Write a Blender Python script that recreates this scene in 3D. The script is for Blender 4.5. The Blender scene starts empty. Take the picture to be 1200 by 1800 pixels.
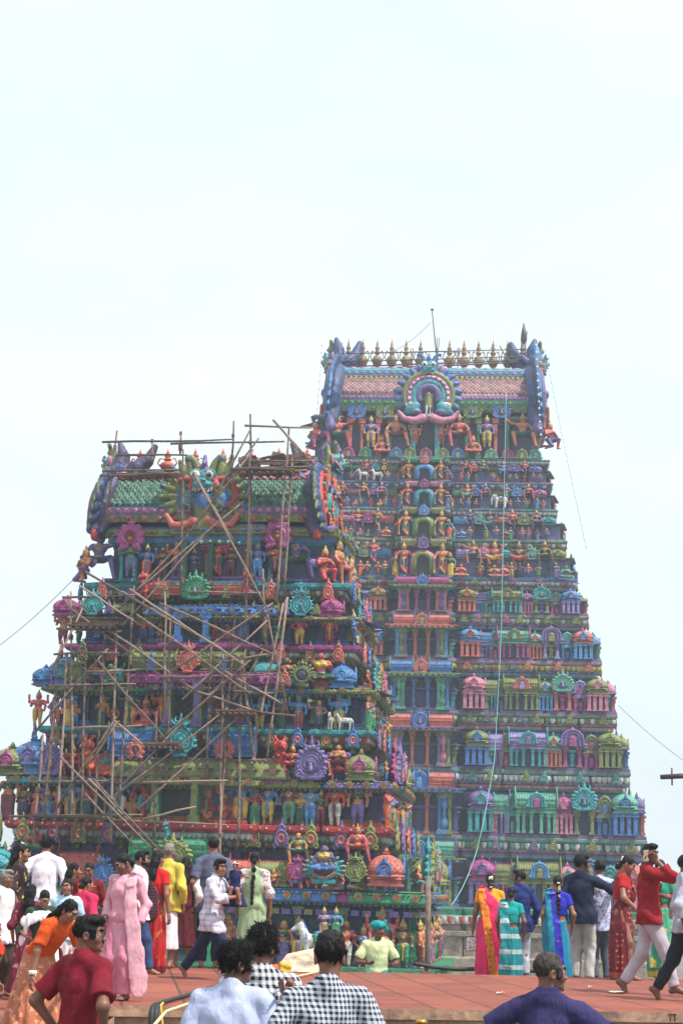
import bpy, bmesh, math, random
import numpy as np
from mathutils import Vector, Matrix, Euler
random.seed(7)
R = math.radians
SC = bpy.context.scene
COL = SC.collection

# ------------------------------------------------------------------ camera
CAMZ, F, PITCH, ROLL = 1.15, 2825.0, 13.15, 1.6
cam_d = bpy.data.cameras.new("camera")
cam = bpy.data.objects.new("camera", cam_d)
COL.objects.link(cam)
cam_d.sensor_fit = 'VERTICAL'
cam_d.sensor_height = 24.0
cam_d.lens = 24.0 * F / 1800.0
cam_d.clip_end = 6000
cam_d.clip_start = 0.1
CR = Matrix.Rotation(R(90 + PITCH), 3, 'X') @ Matrix.Rotation(R(ROLL), 3, 'Z')
cam.matrix_world = Matrix.Translation((0, 0, CAMZ)) @ CR.to_4x4()
SC.camera = cam

def ray(px, py):
    return CR @ Vector(((px - 600) / F, -(py - 900) / F, -1.0))
def at(px, py, Y):
    """world point where the sight line of a photo point meets the plane y = Y"""
    d = ray(px, py); t = Y / d.y
    return Vector((d.x * t, Y, CAMZ + d.z * t))
def on_floor(px, py, z=0.0):
    d = ray(px, py); t = (z - CAMZ) / d.z
    return Vector((d.x * t, d.y * t, z))

# ------------------------------------------------------------------ object helpers
def link(name, me, mats=None, parent=None, loc=None, rz=None, sc=None):
    o = bpy.data.objects.new(name, me)
    COL.objects.link(o)
    if mats is not None:
        while len(me.materials) < len(mats): me.materials.append(None)
        for i, m in enumerate(mats):
            o.material_slots[i].link = 'OBJECT'
            o.material_slots[i].material = m
    if parent is not None: o.parent = parent
    if loc is not None: o.location = loc
    if rz is not None: o.rotation_euler = (0, 0, rz)
    if sc is not None: o.scale = sc if hasattr(sc, '__len__') else (sc, sc, sc)
    return o
def empty(name, loc=(0, 0, 0), rz=0, parent=None):
    o = bpy.data.objects.new(name, None); COL.objects.link(o)
    o.empty_display_size = 0.3
    o.location = loc; o.rotation_euler = (0, 0, rz)
    if parent: o.parent = parent
    return o
def tag(o, label=None, cat=None, group=None, kind=None):
    if label: o['label'] = label
    if cat: o['category'] = cat
    if group: o['group'] = group
    if kind: o['kind'] = kind
    return o

class MB:
    """collects polygons with a material number, builds ONE mesh"""
    def __init__(s): s.v = []; s.f = []; s.m = []; s.sm = []
    def add(s, vs, fs, m=0, smooth=False):
        b = len(s.v); s.v.extend([tuple(v) for v in vs])
        for i, f in enumerate(fs):
            s.f.append(tuple(b + j for j in f)); s.m.append(m[i] if isinstance(m, (list, tuple)) else m); s.sm.append(smooth)
    def box(s, c, h, m=0, M=None, taper=1.0):
        vs = []
        for z in (-1, 1):
            t = taper if z > 0 else 1
            for x, y in ((-1, -1), (1, -1), (1, 1), (-1, 1)):
                p = Vector((x * h[0] * t, y * h[1] * t, z * h[2]))
                if M is not None: p = M @ p
                vs.append((c[0] + p.x, c[1] + p.y, c[2] + p.z))
        s.add(vs, [(3, 2, 1, 0), (4, 5, 6, 7), (0, 1, 5, 4), (1, 2, 6, 5), (2, 3, 7, 6), (3, 0, 4, 7)], m)
    def tube(s, pts, rs, n=8, m=0, cap=True):
        pts = [Vector(p) for p in pts]
        if not hasattr(rs, '__len__'): rs = [rs] * len(pts)
        vs = []; up = None
        for i, p in enumerate(pts):
            t = (pts[min(i + 1, len(pts) - 1)] - pts[max(i - 1, 0)]).normalized()
            if up is None:
                up = Vector((0, 0, 1)) if abs(t.z) < .9 else Vector((1, 0, 0))
            a = t.cross(up).normalized(); b = a.cross(t).normalized(); up = b
            for k in range(n):
                an = 2 * math.pi * k / n
                q = p + (a * math.cos(an) + b * math.sin(an)) * rs[i]
                vs.append(q)
        fs = []
        for i in range(len(pts) - 1):
            for k in range(n):
                k2 = (k + 1) % n
                fs.append((i * n + k, i * n + k2, (i + 1) * n + k2, (i + 1) * n + k))
        if cap:
            fs.append(tuple(range(n - 1, -1, -1))); fs.append(tuple((len(pts) - 1) * n + k for k in range(n)))
        s.add(vs, [f[::-1] for f in fs], m, True)
    def lathe(s, prof, c=(0, 0, 0), n=16, m=0, sq=2.0, mats=None, smooth=True, rib=None, sx=1, sy=1):
        """prof: [(r, z)], sq: 2 round .. large = square cross-section"""
        vs = []
        for j, (r, z) in enumerate(prof):
            for k in range(n):
                an = 2 * math.pi * (k + .5) / n
                ca, sa = math.cos(an), math.sin(an)
                q = (abs(ca) ** sq + abs(sa) ** sq) ** (-1 / sq)
                rr = r * q * (1 + (rib(j, k) if rib else 0))
                vs.append((c[0] + ca * rr * sx, c[1] + sa * rr * sy, c[2] + z))
        fs = []; ms = []
        for j in range(len(prof) - 1):
            for k in range(n):
                k2 = (k + 1) % n
                fs.append((j * n + k, j * n + k2, (j + 1) * n + k2, (j + 1) * n + k)); ms.append(mats[j] if mats else m)
        fs.append(tuple((len(prof) - 1) * n + k for k in range(n))); ms.append(mats[-1] if mats else m)
        s.add(vs, fs, ms, smooth)
    def mesh(s, name):
        me = bpy.data.meshes.new(name)
        me.from_pydata(s.v, [], s.f)
        nm = max(s.m) + 1 if s.m else 1
        for _ in range(nm): me.materials.append(None)
        me.polygons.foreach_set('material_index', s.m)
        me.polygons.foreach_set('use_smooth', s.sm)
        me.update()
        return me

# ------------------------------------------------------------------ signed-distance modelling (smooth unions, meshed with surface nets)
class SDF:
    def __init__(s): s.ops = []
    def _push(s, kind, fn, lo, hi, k, m): s.ops.append((kind, fn, np.array(lo, float), np.array(hi, float), k, m)); return s
    def cone(s, a, b, ra, rb, k=0.02, m=0, flat=None, op='u', cut=False):
        a = np.array(a, float); b = np.array(b, float); rm = max(ra, rb)
        lo = np.minimum(a, b) - rm; hi = np.maximum(a, b) + rm
        A, B = a, b
        if flat is not None:
            n = np.array(flat[:3], float); n /= np.linalg.norm(n); fl = flat[3]
            if fl > 1: lo -= rm * (fl - 1); hi += rm * (fl - 1)
            st = lambda X, Y, Z: (lambda q: (X + n[0] * q, Y + n[1] * q, Z + n[2] * q))((((X - a[0]) * n[0] + (Y - a[1]) * n[1] + (Z - a[2]) * n[2])) * (1 / fl - 1))
            db = (b - a); B = b + n * (db @ n) * (1 / fl - 1)
        else: st = None
        d = B - A; L2 = max(d @ d, 1e-9); ln = math.sqrt(L2)
        def fn(X, Y, Z):
            if st: X, Y, Z = st(X, Y, Z)
            x = X - A[0]; y = Y - A[1]; z = Z - A[2]
            t0 = (x * d[0] + y * d[1] + z * d[2]) / L2
            t = np.clip(t0, 0, 1)
            x = x - t * d[0]; y = y - t * d[1]; z = z - t * d[2]
            r = np.sqrt(x * x + y * y + z * z) - (ra + (rb - ra) * t)
            if cut: r = np.maximum(r, (t0 - 1) * ln)
            return r
        return s._push(op, fn, lo, hi, k, m)
    def ell(s, c, r, k=0.02, m=0, M=None, op='u'):
        c = np.array(c, float); r = np.array(r, float); rm = r.max()
        Mi = None if M is None else np.array(M)[:3, :3].T
        def fn(X, Y, Z):
            x = X - c[0]; y = Y - c[1]; z = Z - c[2]
            if Mi is not None:
                x, y, z = (Mi[0, 0] * x + Mi[0, 1] * y + Mi[0, 2] * z, Mi[1, 0] * x + Mi[1, 1] * y + Mi[1, 2] * z, Mi[2, 0] * x + Mi[2, 1] * y + Mi[2, 2] * z)
            a = np.sqrt((x / r[0]) ** 2 + (y / r[1]) ** 2 + (z / r[2]) ** 2)
            g = np.sqrt((x / r[0] ** 2) ** 2 + (y / r[1] ** 2) ** 2 + (z / r[2] ** 2) ** 2)
            return a * (a - 1) / np.maximum(g, 1e-6)
        e = r if M is None else np.array([rm] * 3)
        return s._push(op, fn, c - e, c + e, k, m)
    def box(s, c, h, r=0.01, k=0.005, m=0, M=None, op='u'):
        c = np.array(c, float); h = np.array(h, float)
        Mi = None if M is None else np.array(M)[:3, :3].T
        def fn(X, Y, Z):
            x = X - c[0]; y = Y - c[1]; z = Z - c[2]
            if Mi is not None:
                x, y, z = (Mi[0, 0] * x + Mi[0, 1] * y + Mi[0, 2] * z, Mi[1, 0] * x + Mi[1, 1] * y + Mi[1, 2] * z, Mi[2, 0] * x + Mi[2, 1] * y + Mi[2, 2] * z)
            x = np.abs(x) - h[0] + r; y = np.abs(y) - h[1] + r; z = np.abs(z) - h[2] + r
            o = np.sqrt(np.maximum(x, 0) ** 2 + np.maximum(y, 0) ** 2 + np.maximum(z, 0) ** 2)
            return o + np.minimum(np.maximum(x, np.maximum(y, z)), 0) - r
        e = h if M is None else np.array([np.linalg.norm(h)] * 3)
        return s._push(op, fn, c - e, c + e, k, m)
    def arc(s, c, rad, a0, a1, r, k=0.005, m=0, fy=1.0, n=14, r1=None, sz=1.0):
        pts = [(c[0] + rad * math.cos(R(a0 + (a1 - a0) * i / n)), c[1], c[2] + sz * rad * math.sin(R(a0 + (a1 - a0) * i / n))) for i in range(n + 1)]
        return s.path(pts, r, r if r1 is None else r1, k, m, fy)
    def path(s, pts, r0, r1=None, k=0.005, m=0, fy=1.0):
        r1 = r0 if r1 is None else r1; n = len(pts) - 1
        for i in range(n):
            s.cone(pts[i], pts[i + 1], r0 + (r1 - r0) * i / n, r0 + (r1 - r0) * (i + 1) / n, k, m, flat=None if fy == 1 else (0, 1, 0, fy))
        return s
    def fun(s, fn, lo, hi, k=0.01, m=0, op='u'): return s._push(op, fn, lo, hi, k, m)
    def grid(s, h, disp=None, matfn=None, hz=None):
        U = [o for o in s.ops if o[0] == 'u']
        lo = np.min([o[2] for o in U], 0) - 3 * h; hi = np.max([o[3] for o in U], 0) + 3 * h
        ax = [np.arange(lo[i], hi[i] + h, h if (i < 2 or hz is None) else hz).astype(np.float32) for i in range(3)]
        D = np.full([len(a) for a in ax], 1.0, np.float32)
        Mt = np.zeros(D.shape, np.int8)
        for kind, fn, l, hh, k, m in s.ops:
            pad = 2.5 * h + k + (0.03 if disp else 0)
            sl = []
            for i in range(3):
                i0 = max(0, int(np.searchsorted(ax[i], l[i] - pad)) - 1); i1 = min(len(ax[i]), int(np.searchsorted(ax[i], hh[i] + pad)) + 1)
                sl.append(slice(i0, i1))
            sl = tuple(sl)
            if any(q.stop <= q.start for q in sl): continue
            X = ax[0][sl[0]][:, None, None]; Y = ax[1][sl[1]][None, :, None]; Z = ax[2][sl[2]][None, None, :]
            d = np.broadcast_to(fn(X, Y, Z), D[sl].shape)
            o = D[sl]
            if kind == 'u':
                if m is not None: Mt[sl] = np.where(d < o, m, Mt[sl])
                hq = np.maximum(k - np.abs(d - o), 0) / max(k, 1e-6)
                D[sl] = np.minimum(d, o) - hq * hq * k * .25
            elif kind == 's':
                hq = np.maximum(k - np.abs(-d - o), 0) / max(k, 1e-6)
                D[sl] = np.maximum(-d, o) + hq * hq * k * .25
            elif kind == 'p':      # paint only: recolour where inside
                Mt[sl] = np.where(d < 0, m, Mt[sl])
            elif kind == 'i':      # intersect, whole field
                D[sl] = np.maximum(d, o)
        if disp is not None:
            D += np.where(np.abs(D) < .2, disp(ax[0][:, None, None], ax[1][None, :, None], ax[2][None, None, :]), 0).astype(np.float32)
        v, f, m = nets(D, ax, Mt)
        if matfn is not None and len(f):
            c = v[f].mean(1); m = matfn(c[:, 0], c[:, 1], c[:, 2], m)
        return v, f, m
    def mesh(s, name, h, disp=None, matfn=None, hz=None):
        return np_mesh(name, [s.grid(h, disp, matfn, hz)])

def nets(D, ax, Mt):
    S = D < 0
    n = D.shape
    c = np.zeros((n[0] - 1, n[1] - 1, n[2] - 1), np.int8)
    offs = [(i, j, k) for i in (0, 1) for j in (0, 1) for k in (0, 1)]
    for i, j, k in offs: c += S[i:n[0] - 1 + i, j:n[1] - 1 + j, k:n[2] - 1 + k]
    act = (c > 0) & (c < 8)
    ii = np.argwhere(act)
    idx = np.full(c.shape, -1, np.int64); idx[act] = np.arange(len(ii))
    if len(ii) == 0: return np.zeros((0, 3)), np.zeros((0, 4), int), np.zeros(0, int)
    V = np.stack([D[ii[:, 0] + i, ii[:, 1] + j, ii[:, 2] + k] for i, j, k in offs], 1)
    acc = np.zeros((len(ii), 3)); cnt = np.zeros(len(ii))
    for a in range(8):
        for b in range(a + 1, 8):
            oa, ob = np.array(offs[a]), np.array(offs[b])
            if np.abs(oa - ob).sum() != 1: continue
            va, vb = V[:, a], V[:, b]; m = (va < 0) != (vb < 0)
            t = np.where(m, va / np.where(m, va - vb, 1), 0)
            acc += np.where(m[:, None], oa + t[:, None] * (ob - oa), 0); cnt += m
    p = ii + acc / cnt[:, None]
    v = np.stack([np.interp(p[:, i], np.arange(n[i]), ax[i]) for i in range(3)], 1)
    mv = Mt[np.clip(np.round(p[:, 0]).astype(int), 0, n[0] - 1), np.clip(np.round(p[:, 1]).astype(int), 0, n[1] - 1), np.clip(np.round(p[:, 2]).astype(int), 0, n[2] - 1)]
    F4 = []
    for axis in range(3):
        u, w = (axis + 1) % 3, (axis + 2) % 3
        s0 = [slice(1, -1)] * 3; s1 = [slice(1, -1)] * 3
        s0[axis] = slice(0, -1); s1[axis] = slice(1, None)
        A, B = S[tuple(s0)], S[tuple(s1)]
        e = np.argwhere(A != B); fl = A[A != B]
        e = e + 1; e[:, axis] -= 1
        q = []
        for du, dw in ((-1, -1), (0, -1), (0, 0), (-1, 0)):
            g = e.copy(); g[:, u] += du; g[:, w] += dw
            q.append(idx[g[:, 0], g[:, 1], g[:, 2]])
        q = np.stack(q, 1); q[~fl] = q[~fl][:, ::-1]
        F4.append(q)
    F4 = np.concatenate(F4); F4 = F4[(F4 >= 0).all(1)]
    return v, F4, mv[F4[:, 0]].astype(int)

def np_mesh(name, parts, smooth=True):
    vs, fs, ms = [], [], []; b = 0
    for v, f, m in parts:
        vs.append(v); fs.append(f + b); ms.append(m); b += len(v)
    v = np.concatenate(vs).astype(np.float32); f = np.concatenate(fs).astype(np.int32); m = np.concatenate(ms).astype(np.int32)
    me = bpy.data.meshes.new(name)
    me.vertices.add(len(v)); me.vertices.foreach_set('co', v.ravel())
    me.loops.add(len(f) * 4); me.loops.foreach_set('vertex_index', f.ravel())
    me.polygons.add(len(f)); me.polygons.foreach_set('loop_start', np.arange(len(f), dtype=np.int32) * 4)
    me.polygons.foreach_set('loop_total', np.full(len(f), 4, np.int32))
    for _ in range(int(m.max()) + 1 if len(m) else 1): me.materials.append(None)
    me.polygons.foreach_set('material_index', m)
    me.polygons.foreach_set('use_smooth', np.full(len(f), smooth, bool))
    me.update(calc_edges=True)
    return me

# ------------------------------------------------------------------ materials
def lin(c):
    return tuple(((x / 255) / 12.92 if x / 255 <= .04045 else ((x / 255 + .055) / 1.055) ** 2.4) for x in c) + (1,)
def N(nt, t, **kw):
    n = nt.nodes.new(t)
    for k, v in kw.items():
        if k.startswith('i_'): n.inputs[k[2:].replace('_', ' ')].default_value = v
        else: setattr(n, k, v)
    return n
_MC = {}
def newmat(name):
    m = bpy.data.materials.new(name); m.use_nodes = True
    nt = m.node_tree; b = nt.nodes['Principled BSDF']
    return m, nt, b
def ramp(nt, stops):
    n = nt.nodes.new('ShaderNodeValToRGB')
    while len(n.color_ramp.elements) < len(stops): n.color_ramp.elements.new(.5)
    for e, (p, c) in zip(n.color_ramp.elements, stops): e.position = p; e.color = c
    return n
def mulc(c, k): return tuple(min(1, x * k) for x in c[:3]) + (1,)

def paint(name, c, rough=.5, scale=3.0, dirt=.36):
    """weather-worn enamel on stucco"""
    if name in _MC: return _MC[name]
    m, nt, b = newmat(name); c = c if len(c) == 4 else c + (1,)
    tc = N(nt, 'ShaderNodeTexCoord')
    n1 = N(nt, 'ShaderNodeTexNoise', i_Scale=scale, i_Detail=6.0, i_Roughness=.65)
    n2 = N(nt, 'ShaderNodeTexNoise', i_Scale=scale * 6, i_Detail=4.0, i_Roughness=.7)
    L = nt.links
    geo = N(nt, 'ShaderNodeNewGeometry')
    for n in (n1, n2): L.new(geo.outputs['Position'], n.inputs['Vector'])
    d = tuple(a * .45 + .05 * .55 for a in c[:3]) + (1,)
    r1 = ramp(nt, [(.34, mulc(d, .8)), (.5, c), (.72, tuple(min(1, a * 1.12 + .015) for a in c[:3]) + (1,))])
    L.new(n1.outputs['Fac'], r1.inputs['Fac'])
    mx = N(nt, 'ShaderNodeMixRGB', blend_type='MULTIPLY', i_Fac=dirt)
    r2 = ramp(nt, [(.3, (.35, .33, .3, 1)), (.6, (1, 1, 1, 1))])
    L.new(n2.outputs['Fac'], r2.inputs['Fac'])
    L.new(r1.outputs['Color'], mx.inputs['Color1']); L.new(r2.outputs['Color'], mx.inputs['Color2'])
    L.new(mx.outputs['Color'], b.inputs['Base Color'])
    b.inputs['Roughness'].default_value = rough
    # rain streaks and chipped specks
    mp = N(nt, 'ShaderNodeMapping'); mp.inputs['Scale'].default_value = (5, 5, .7); L.new(geo.outputs['Position'], mp.inputs['Vector'])
    n3 = N(nt, 'ShaderNodeTexNoise', i_Scale=1.0, i_Detail=5.0, i_Roughness=.6); L.new(mp.outputs['Vector'], n3.inputs['Vector'])
    r3 = ramp(nt, [(.33, (.42, .40, .38, 1)), (.5, (1, 1, 1, 1)), (.68, (1, 1, 1, 1)), (.78, (1.25, 1.22, 1.15, 1))]); L.new(n3.outputs['Fac'], r3.inputs['Fac'])
    m3 = N(nt, 'ShaderNodeMixRGB', blend_type='MULTIPLY', i_Fac=.4); L.new(mx.outputs['Color'], m3.inputs['Color1']); L.new(r3.outputs['Color'], m3.inputs['Color2']); L.new(m3.outputs['Color'], b.inputs['Base Color'])
    vo = N(nt, 'ShaderNodeTexVoronoi', feature='SMOOTH_F1', i_Scale=scale * 4.5); L.new(geo.outputs['Position'], vo.inputs['Vector'])
    ad = N(nt, 'ShaderNodeMath', operation='MULTIPLY_ADD'); L.new(vo.outputs['Distance'], ad.inputs[0]); ad.inputs[1].default_value = 1.3; L.new(n2.outputs['Fac'], ad.inputs[2])
    bp = N(nt, 'ShaderNodeBump', i_Strength=.45, i_Distance=.035)
    L.new(ad.outputs[0], bp.inputs['Height']); L.new(bp.outputs['Normal'], b.inputs['Normal'])
    _MC[name] = m
    return m

PAL = dict(olive=(132, 142, 72), teal=(44, 164, 172), blue=(62, 122, 196), purple=(120, 98, 166), magenta=(178, 62, 140),
           salmon=(214, 106, 90), red=(200, 52, 50), green=(44, 150, 102), skin=(218, 130, 82), pink=(220, 84, 96), sky=(70, 150, 214),
           navy=(40, 50, 90), yellow=(222, 184, 60), white=(226, 226, 220), gold=(196, 160, 72), maroon=(124, 34, 50), brown=(122, 78, 56),
           dark=(36, 32, 44), dkgreen=(24, 92, 72), orange=(222, 96, 40), indigo=(64, 74, 138), rose=(214, 128, 158), lilac=(160, 140, 206), mint=(92, 176, 150), black=(14, 14, 20), plum=(74, 64, 106), slate=(100, 104, 150), bronze=(158, 124, 72), ultra=(44, 72, 128), moss=(70, 124, 102), clay=(172, 118, 112), mauve=(126, 92, 128))
def P(n):
    c = lin(PAL[n]); g = sum(c[:3]) / 3 * .9
    return paint('paint ' + n, tuple((a * .95 + g * .05) * .80 for a in c[:3]))
# ------------------------------------------------------------------ painted stucco figures (unit height 1, facing -y)
# slots: 0 skin, 1 lower garment, 2 upper garment, 3 gilt, 4 dark hair
def statue_mesh(name, arms, legs='stand', female=False, four=None, crown=1, upper=False, hold=None, wings=False, dz=0.0, beard=False, fat=1.0):
    s = SDF(); k = .018
    if legs in ('stand', 'skirt', 'guard', 'dance'):
        hz = .45
    elif legs == 'cross': hz = .10
    elif legs == 'pend': hz = .34
    elif legs == 'royal': hz = .40
    elif legs == 'squat': hz = .22
    elif legs == 'kneel': hz = .26
    o = hz - .45
    hips = [(-.055, 0, hz - .01), (.055, 0, hz - .01)]
    if legs == 'stand' or legs == 'skirt':
        kn = [(-.06, -.02, .24), (.06, -.025, .24)]; an = [(-.058, .0, .035), (.062, 0, .035)]
    elif legs == 'guard':
        kn = [(-.075, -.04, .25), (.055, -.02, .24)]; an = [(.045, -.07, .06), (.06, 0, .035)]
    elif legs == 'dance':
        kn = [(-.17, -.06, .34), (.09, -.05, .24)]; an = [(-.04, -.08, .22), (.05, 0, .035)]
    elif legs == 'cross':
        kn = [(-.2, -.12, .05), (.2, -.12, .05)]; an = [(.06, -.17, .035), (-.06, -.15, .035)]
    elif legs == 'pend':
        kn = [(-.19, -.10, .32), (.09, -.17, .34)]; an = [(-.0, -.16, .29), (.085, -.15, .04)]
    elif legs == 'royal':
        kn = [(-.21, -.10, .41), (.2, -.12, .40)]; an = [(-.15, -.12, .04), (.27, -.10, .04)]
    elif legs == 'squat':
        kn = [(-.2, -.10, .27), (.2, -.10, .27)]; an = [(-.12, -.07, .03), (.12, -.07, .03)]
    elif legs == 'kneel':
        kn = [(-.08, -.15, .05), (.11, -.17, .26)]; an = [(-.07, .06, .04), (.12, -.13, .03)]
    for i in (0, 1):
        s.cone(hips[i], kn[i], .068 * fat, .047, k, 1)
        s.cone(kn[i], an[i], .045, .027, k, 1 if (female or legs in ('stand', 'skirt')) else 0)
        a = an[i]; s.cone((a[0], a[1] + .01, a[2] - .01), (a[0] * 1.15, a[1] - .06, a[2] - .015), .024, .017, .01, 0)
    if legs == 'skirt':
        s.cone((0, 0, hz), (0, 0, .06), .095, .115, .03, 1, flat=(0, 1, 0, .72))
    if legs in ('stand', 'guard') and not female:   # central sash
        s.cone((0, -.075, hz), (0, -.07, .16), .022, .014, .008, 2)
    s.ell((0, 0, hz), (.10 * fat, .075, .075), k, 1)
    s.cone((0, 0, hz + .03), (0, 0, hz + .15), .072 * fat, .085, k, 0, flat=(0, 1, 0, .8))
    s.ell((0, -.005, hz + .19), (.118, .078, .095), k, 2 if (upper or female) else 0)
    s.cone((-.1, .005, hz + .245), (.1, .005, hz + .245), .042, .042, k, 2 if upper else 0)
    if female:
        for q in (-1, 1): s.ell((q * .048, -.072, hz + .19), (.043, .04, .043), .012, 2)
    s.cone((0, .005, hz + .24), (0, 0, hz + .32), .036, .033, k, 0)
    hd = hz + .355
    s.ell((0, -.008, hd), (.055, .062, .07), k, 0)
    s.cone((0, -.068, hd + .002), (0, -.076, hd - .014), .008, .011, .006, 0)
    for q in (-1, 1):
        s.ell((q * .058, .0, hd - .015), (.014, .016, .03), .004, 3)
        s.ell((q * .022, -.062, hd + .008), (.012, .008, .007), .002, 4)
    s.ell((0, .03, hd + .005), (.068, .05, .075), .006, 4)
    if beard: s.cone((0, -.05, hd - .045), (0, -.06, hd - .13), .035, .012, .01, 4)
    if crown == 1:
        s.cone((0, 0, hd + .045), (0, 0, hd + .06), .062, .062, .004, 3)
        s.cone((0, 0, hd + .06), (0, 0, hd + .175), .054, .016, .006, 3)
        s.ell((0, 0, hd + .185), (.018, .018, .02), .004, 3)
        for q in (.09, .12, .15): s.ell((0, 0, hd + q), (.056 - (q - .06) * .36,) * 2 + (.008,), .002, 3)
    elif crown == 2:
        s.ell((0, .005, hd + .05), (.06, .06, .04), .006, 4); s.ell((0, .0, hd + .1), (.03, .03, .035), .006, 4)
        s.cone((0, 0, hd + .04), (0, 0, hd + .055), .06, .058, .004, 3)
    else:
        s.ell((0, .01, hd + .035), (.06, .062, .05), .006, 4)
    s.ell((0, 0, hz + .035), (.106 * fat, .082, .02), .004, 3)
    s.ell((0, -.02, hz + .25), (.07, .065, .022), .004, 3)
    s.cone((-.05, -.07, hz + .24), (0, -.088, hz + .14), .010, .012, .003, 3); s.cone((.05, -.07, hz + .24), (0, -.088, hz + .14), .010, .012, .003, 3)
    sets = list(arms) + (four or [])
    for j, (sx, e, h) in enumerate(sets):
        sh = (sx * .122, .01, hz + .235)
        e = (e[0], e[1], e[2] + o); h = (h[0], h[1], h[2] + o)
        s.cone(sh, e, .038, .030, k, 2 if upper else 0); s.cone(e, h, .031, .022, k, 0); s.ell(h, (.027, .025, .03), .01, 0)
        m = tuple(a + (b - a) * .45 for a, b in zip(sh, e)); s.ell(m, (.040, .040, .016), .003, 3)
        m = tuple(a + (b - a) * .8 for a, b in zip(e, h)); s.ell(m, (.030, .030, .014), .003, 3)
    for q in (hold or []):
        typ, p = q[0], (q[1], q[2], q[3] + o)
        if typ == 'disc': s.ell((p[0], p[1], p[2] + .045), (.036, .014, .04), .004, 3); s.cone((p[0], p[1], p[2] + .07), (p[0], p[1], p[2] + .11), .014, .004, .004, 3)
        if typ == 'mace': s.cone(p, (p[0], p[1], .06), .014, .018, .004, 3); s.ell((p[0], p[1], .06), (.035, .035, .05), .006, 3); s.ell((p[0], p[1], p[2] + .03), (.022, .022, .03), .004, 3)
        if typ == 'conch': s.ell((p[0] + .03, p[1], p[2] + .05), (.07, .045, .05), .004, 5)
    if wings:
        for q in (-1, 1): s.ell((q * .17, .06, hz + .15), (.12, .02, .09), .01, 2, M=Matrix.Rotation(q * R(-25), 3, 'Y'))
    return s.mesh(name, .0125)

A_ = {
 'down': [(-1, (-.165, .0, .56), (-.155, -.05, .43)), (1, (.165, .0, .56), (.155, -.05, .43))],
 'bless': [(-1, (-.16, -.0, .56), (-.13, -.12, .64)), (1, (.165, .0, .56), (.155, -.06, .43))],
 'pray': [(-1, (-.16, -.05, .57), (-.018, -.12, .645)), (1, (.16, -.05, .57), (.018, -.12, .645))],
 'hip': [(-1, (-.20, .02, .57), (-.10, -.05, .48)), (1, (.16, -.02, .56), (.17, -.10, .62))],
 'raise': [(-1, (-.24, -.0, .67), (-.27, -.03, .84)), (1, (.19, .0, .56), (.11, -.09, .50))],
 'up2': [(-1, (-.22, -.0, .70), (-.18, -.03, .86)), (1, (.22, .0, .70), (.18, -.03, .86))],
 'mace': [(-1, (-.18, -.02, .56), (-.2, -.09, .46)), (1, (.18, -.04, .57), (.13, -.12, .67))],
 'cross': [(-1, (-.16, -.06, .57), (.07, -.11, .60)), (1, (.16, -.06, .57), (-.07, -.12, .59))],
 'thigh': [(-1, (-.19, -.02, .58), (-.2, -.1, .46)), (1, (.19, -.02, .58), (.2, -.11, .46))],
 'out': [(-1, (-.24, -.0, .72), (-.36, -.03, .82)), (1, (.2, -.02, .57), (.2, -.11, .46))],
}
FOUR = [(-1, (-.21, .02, .66), (-.21, -.03, .79)), (1, (.21, .02, .66), (.21, -.03, .79))]
HOLD4 = [('disc', -.21, -.03, .79), ('disc', .21, -.03, .79)]
STAT = {}
def stat(kind):
    if kind in STAT: return STAT[kind]
    n = 'statue_' + kind
    a = A_
    D = dict(
        stand=lambda: statue_mesh(n, a['down']), bless=lambda: statue_mesh(n, a['bless'], upper=True), pray=lambda: statue_mesh(n, a['pray']),
        hip=lambda: statue_mesh(n, a['hip'], upper=True, crown=2), four=lambda: statue_mesh(n, a['bless'], four=FOUR, hold=HOLD4),
        four2=lambda: statue_mesh(n, a['mace'], four=FOUR, hold=HOLD4 + [('mace', -.2, -.09, .46)], legs='guard'),
        guard=lambda: statue_mesh(n, a['mace'], legs='guard', hold=[('mace', -.2, -.09, .46)]), guard2=lambda: statue_mesh(n, a['raise'], legs='guard'),
        lady=lambda: statue_mesh(n, a['bless'], female=True, legs='skirt'), lady2=lambda: statue_mesh(n, a['down'], female=True, legs='skirt', crown=2),
        lady4=lambda: statue_mesh(n, a['down'], female=True, legs='stand', four=FOUR, hold=HOLD4), ladyhip=lambda: statue_mesh(n, a['hip'], female=True, legs='stand'),
        conch=lambda: statue_mesh(n, a['raise'], upper=True, crown=2, hold=[('conch', -.27, -.03, .84)]),
        dance=lambda: statue_mesh(n, a['raise'], legs='dance'), sage=lambda: statue_mesh(n, a['cross'], beard=True, crown=2),
        cross=lambda: statue_mesh(n, a['thigh'], legs='cross', fat=1.15), cross2=lambda: statue_mesh(n, a['pray'], legs='cross', crown=0), cross4=lambda: statue_mesh(n, a['bless'], legs='cross', four=FOUR, hold=HOLD4),
        pend=lambda: statue_mesh(n, a['bless'], legs='pend', four=FOUR), royal=lambda: statue_mesh(n, a['out'], legs='royal'), royal2=lambda: statue_mesh(n, [(-q[0], (-q[1][0],) + q[1][1:], (-q[2][0],) + q[2][1:]) for q in a['out']], legs='royal'),
        royal3=lambda: statue_mesh(n, a['thigh'], legs='royal'), royal4=lambda: statue_mesh(n, a['cross'], legs='royal', wings=True, crown=0), sagesit=lambda: statue_mesh(n, a['thigh'], legs='royal', beard=True, upper=True, crown=2),
        squat=lambda: statue_mesh(n, a['up2'], legs='squat', fat=1.2), squat2=lambda: statue_mesh(n, a['thigh'], legs='squat', fat=1.2), kneel=lambda: statue_mesh(n, a['pray'], legs='kneel', wings=True),
        bust=lambda: statue_mesh(n, a['hip'], female=True, legs='cross', crown=0))
    STAT[kind] = D[kind]()
    return STAT[kind]
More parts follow.
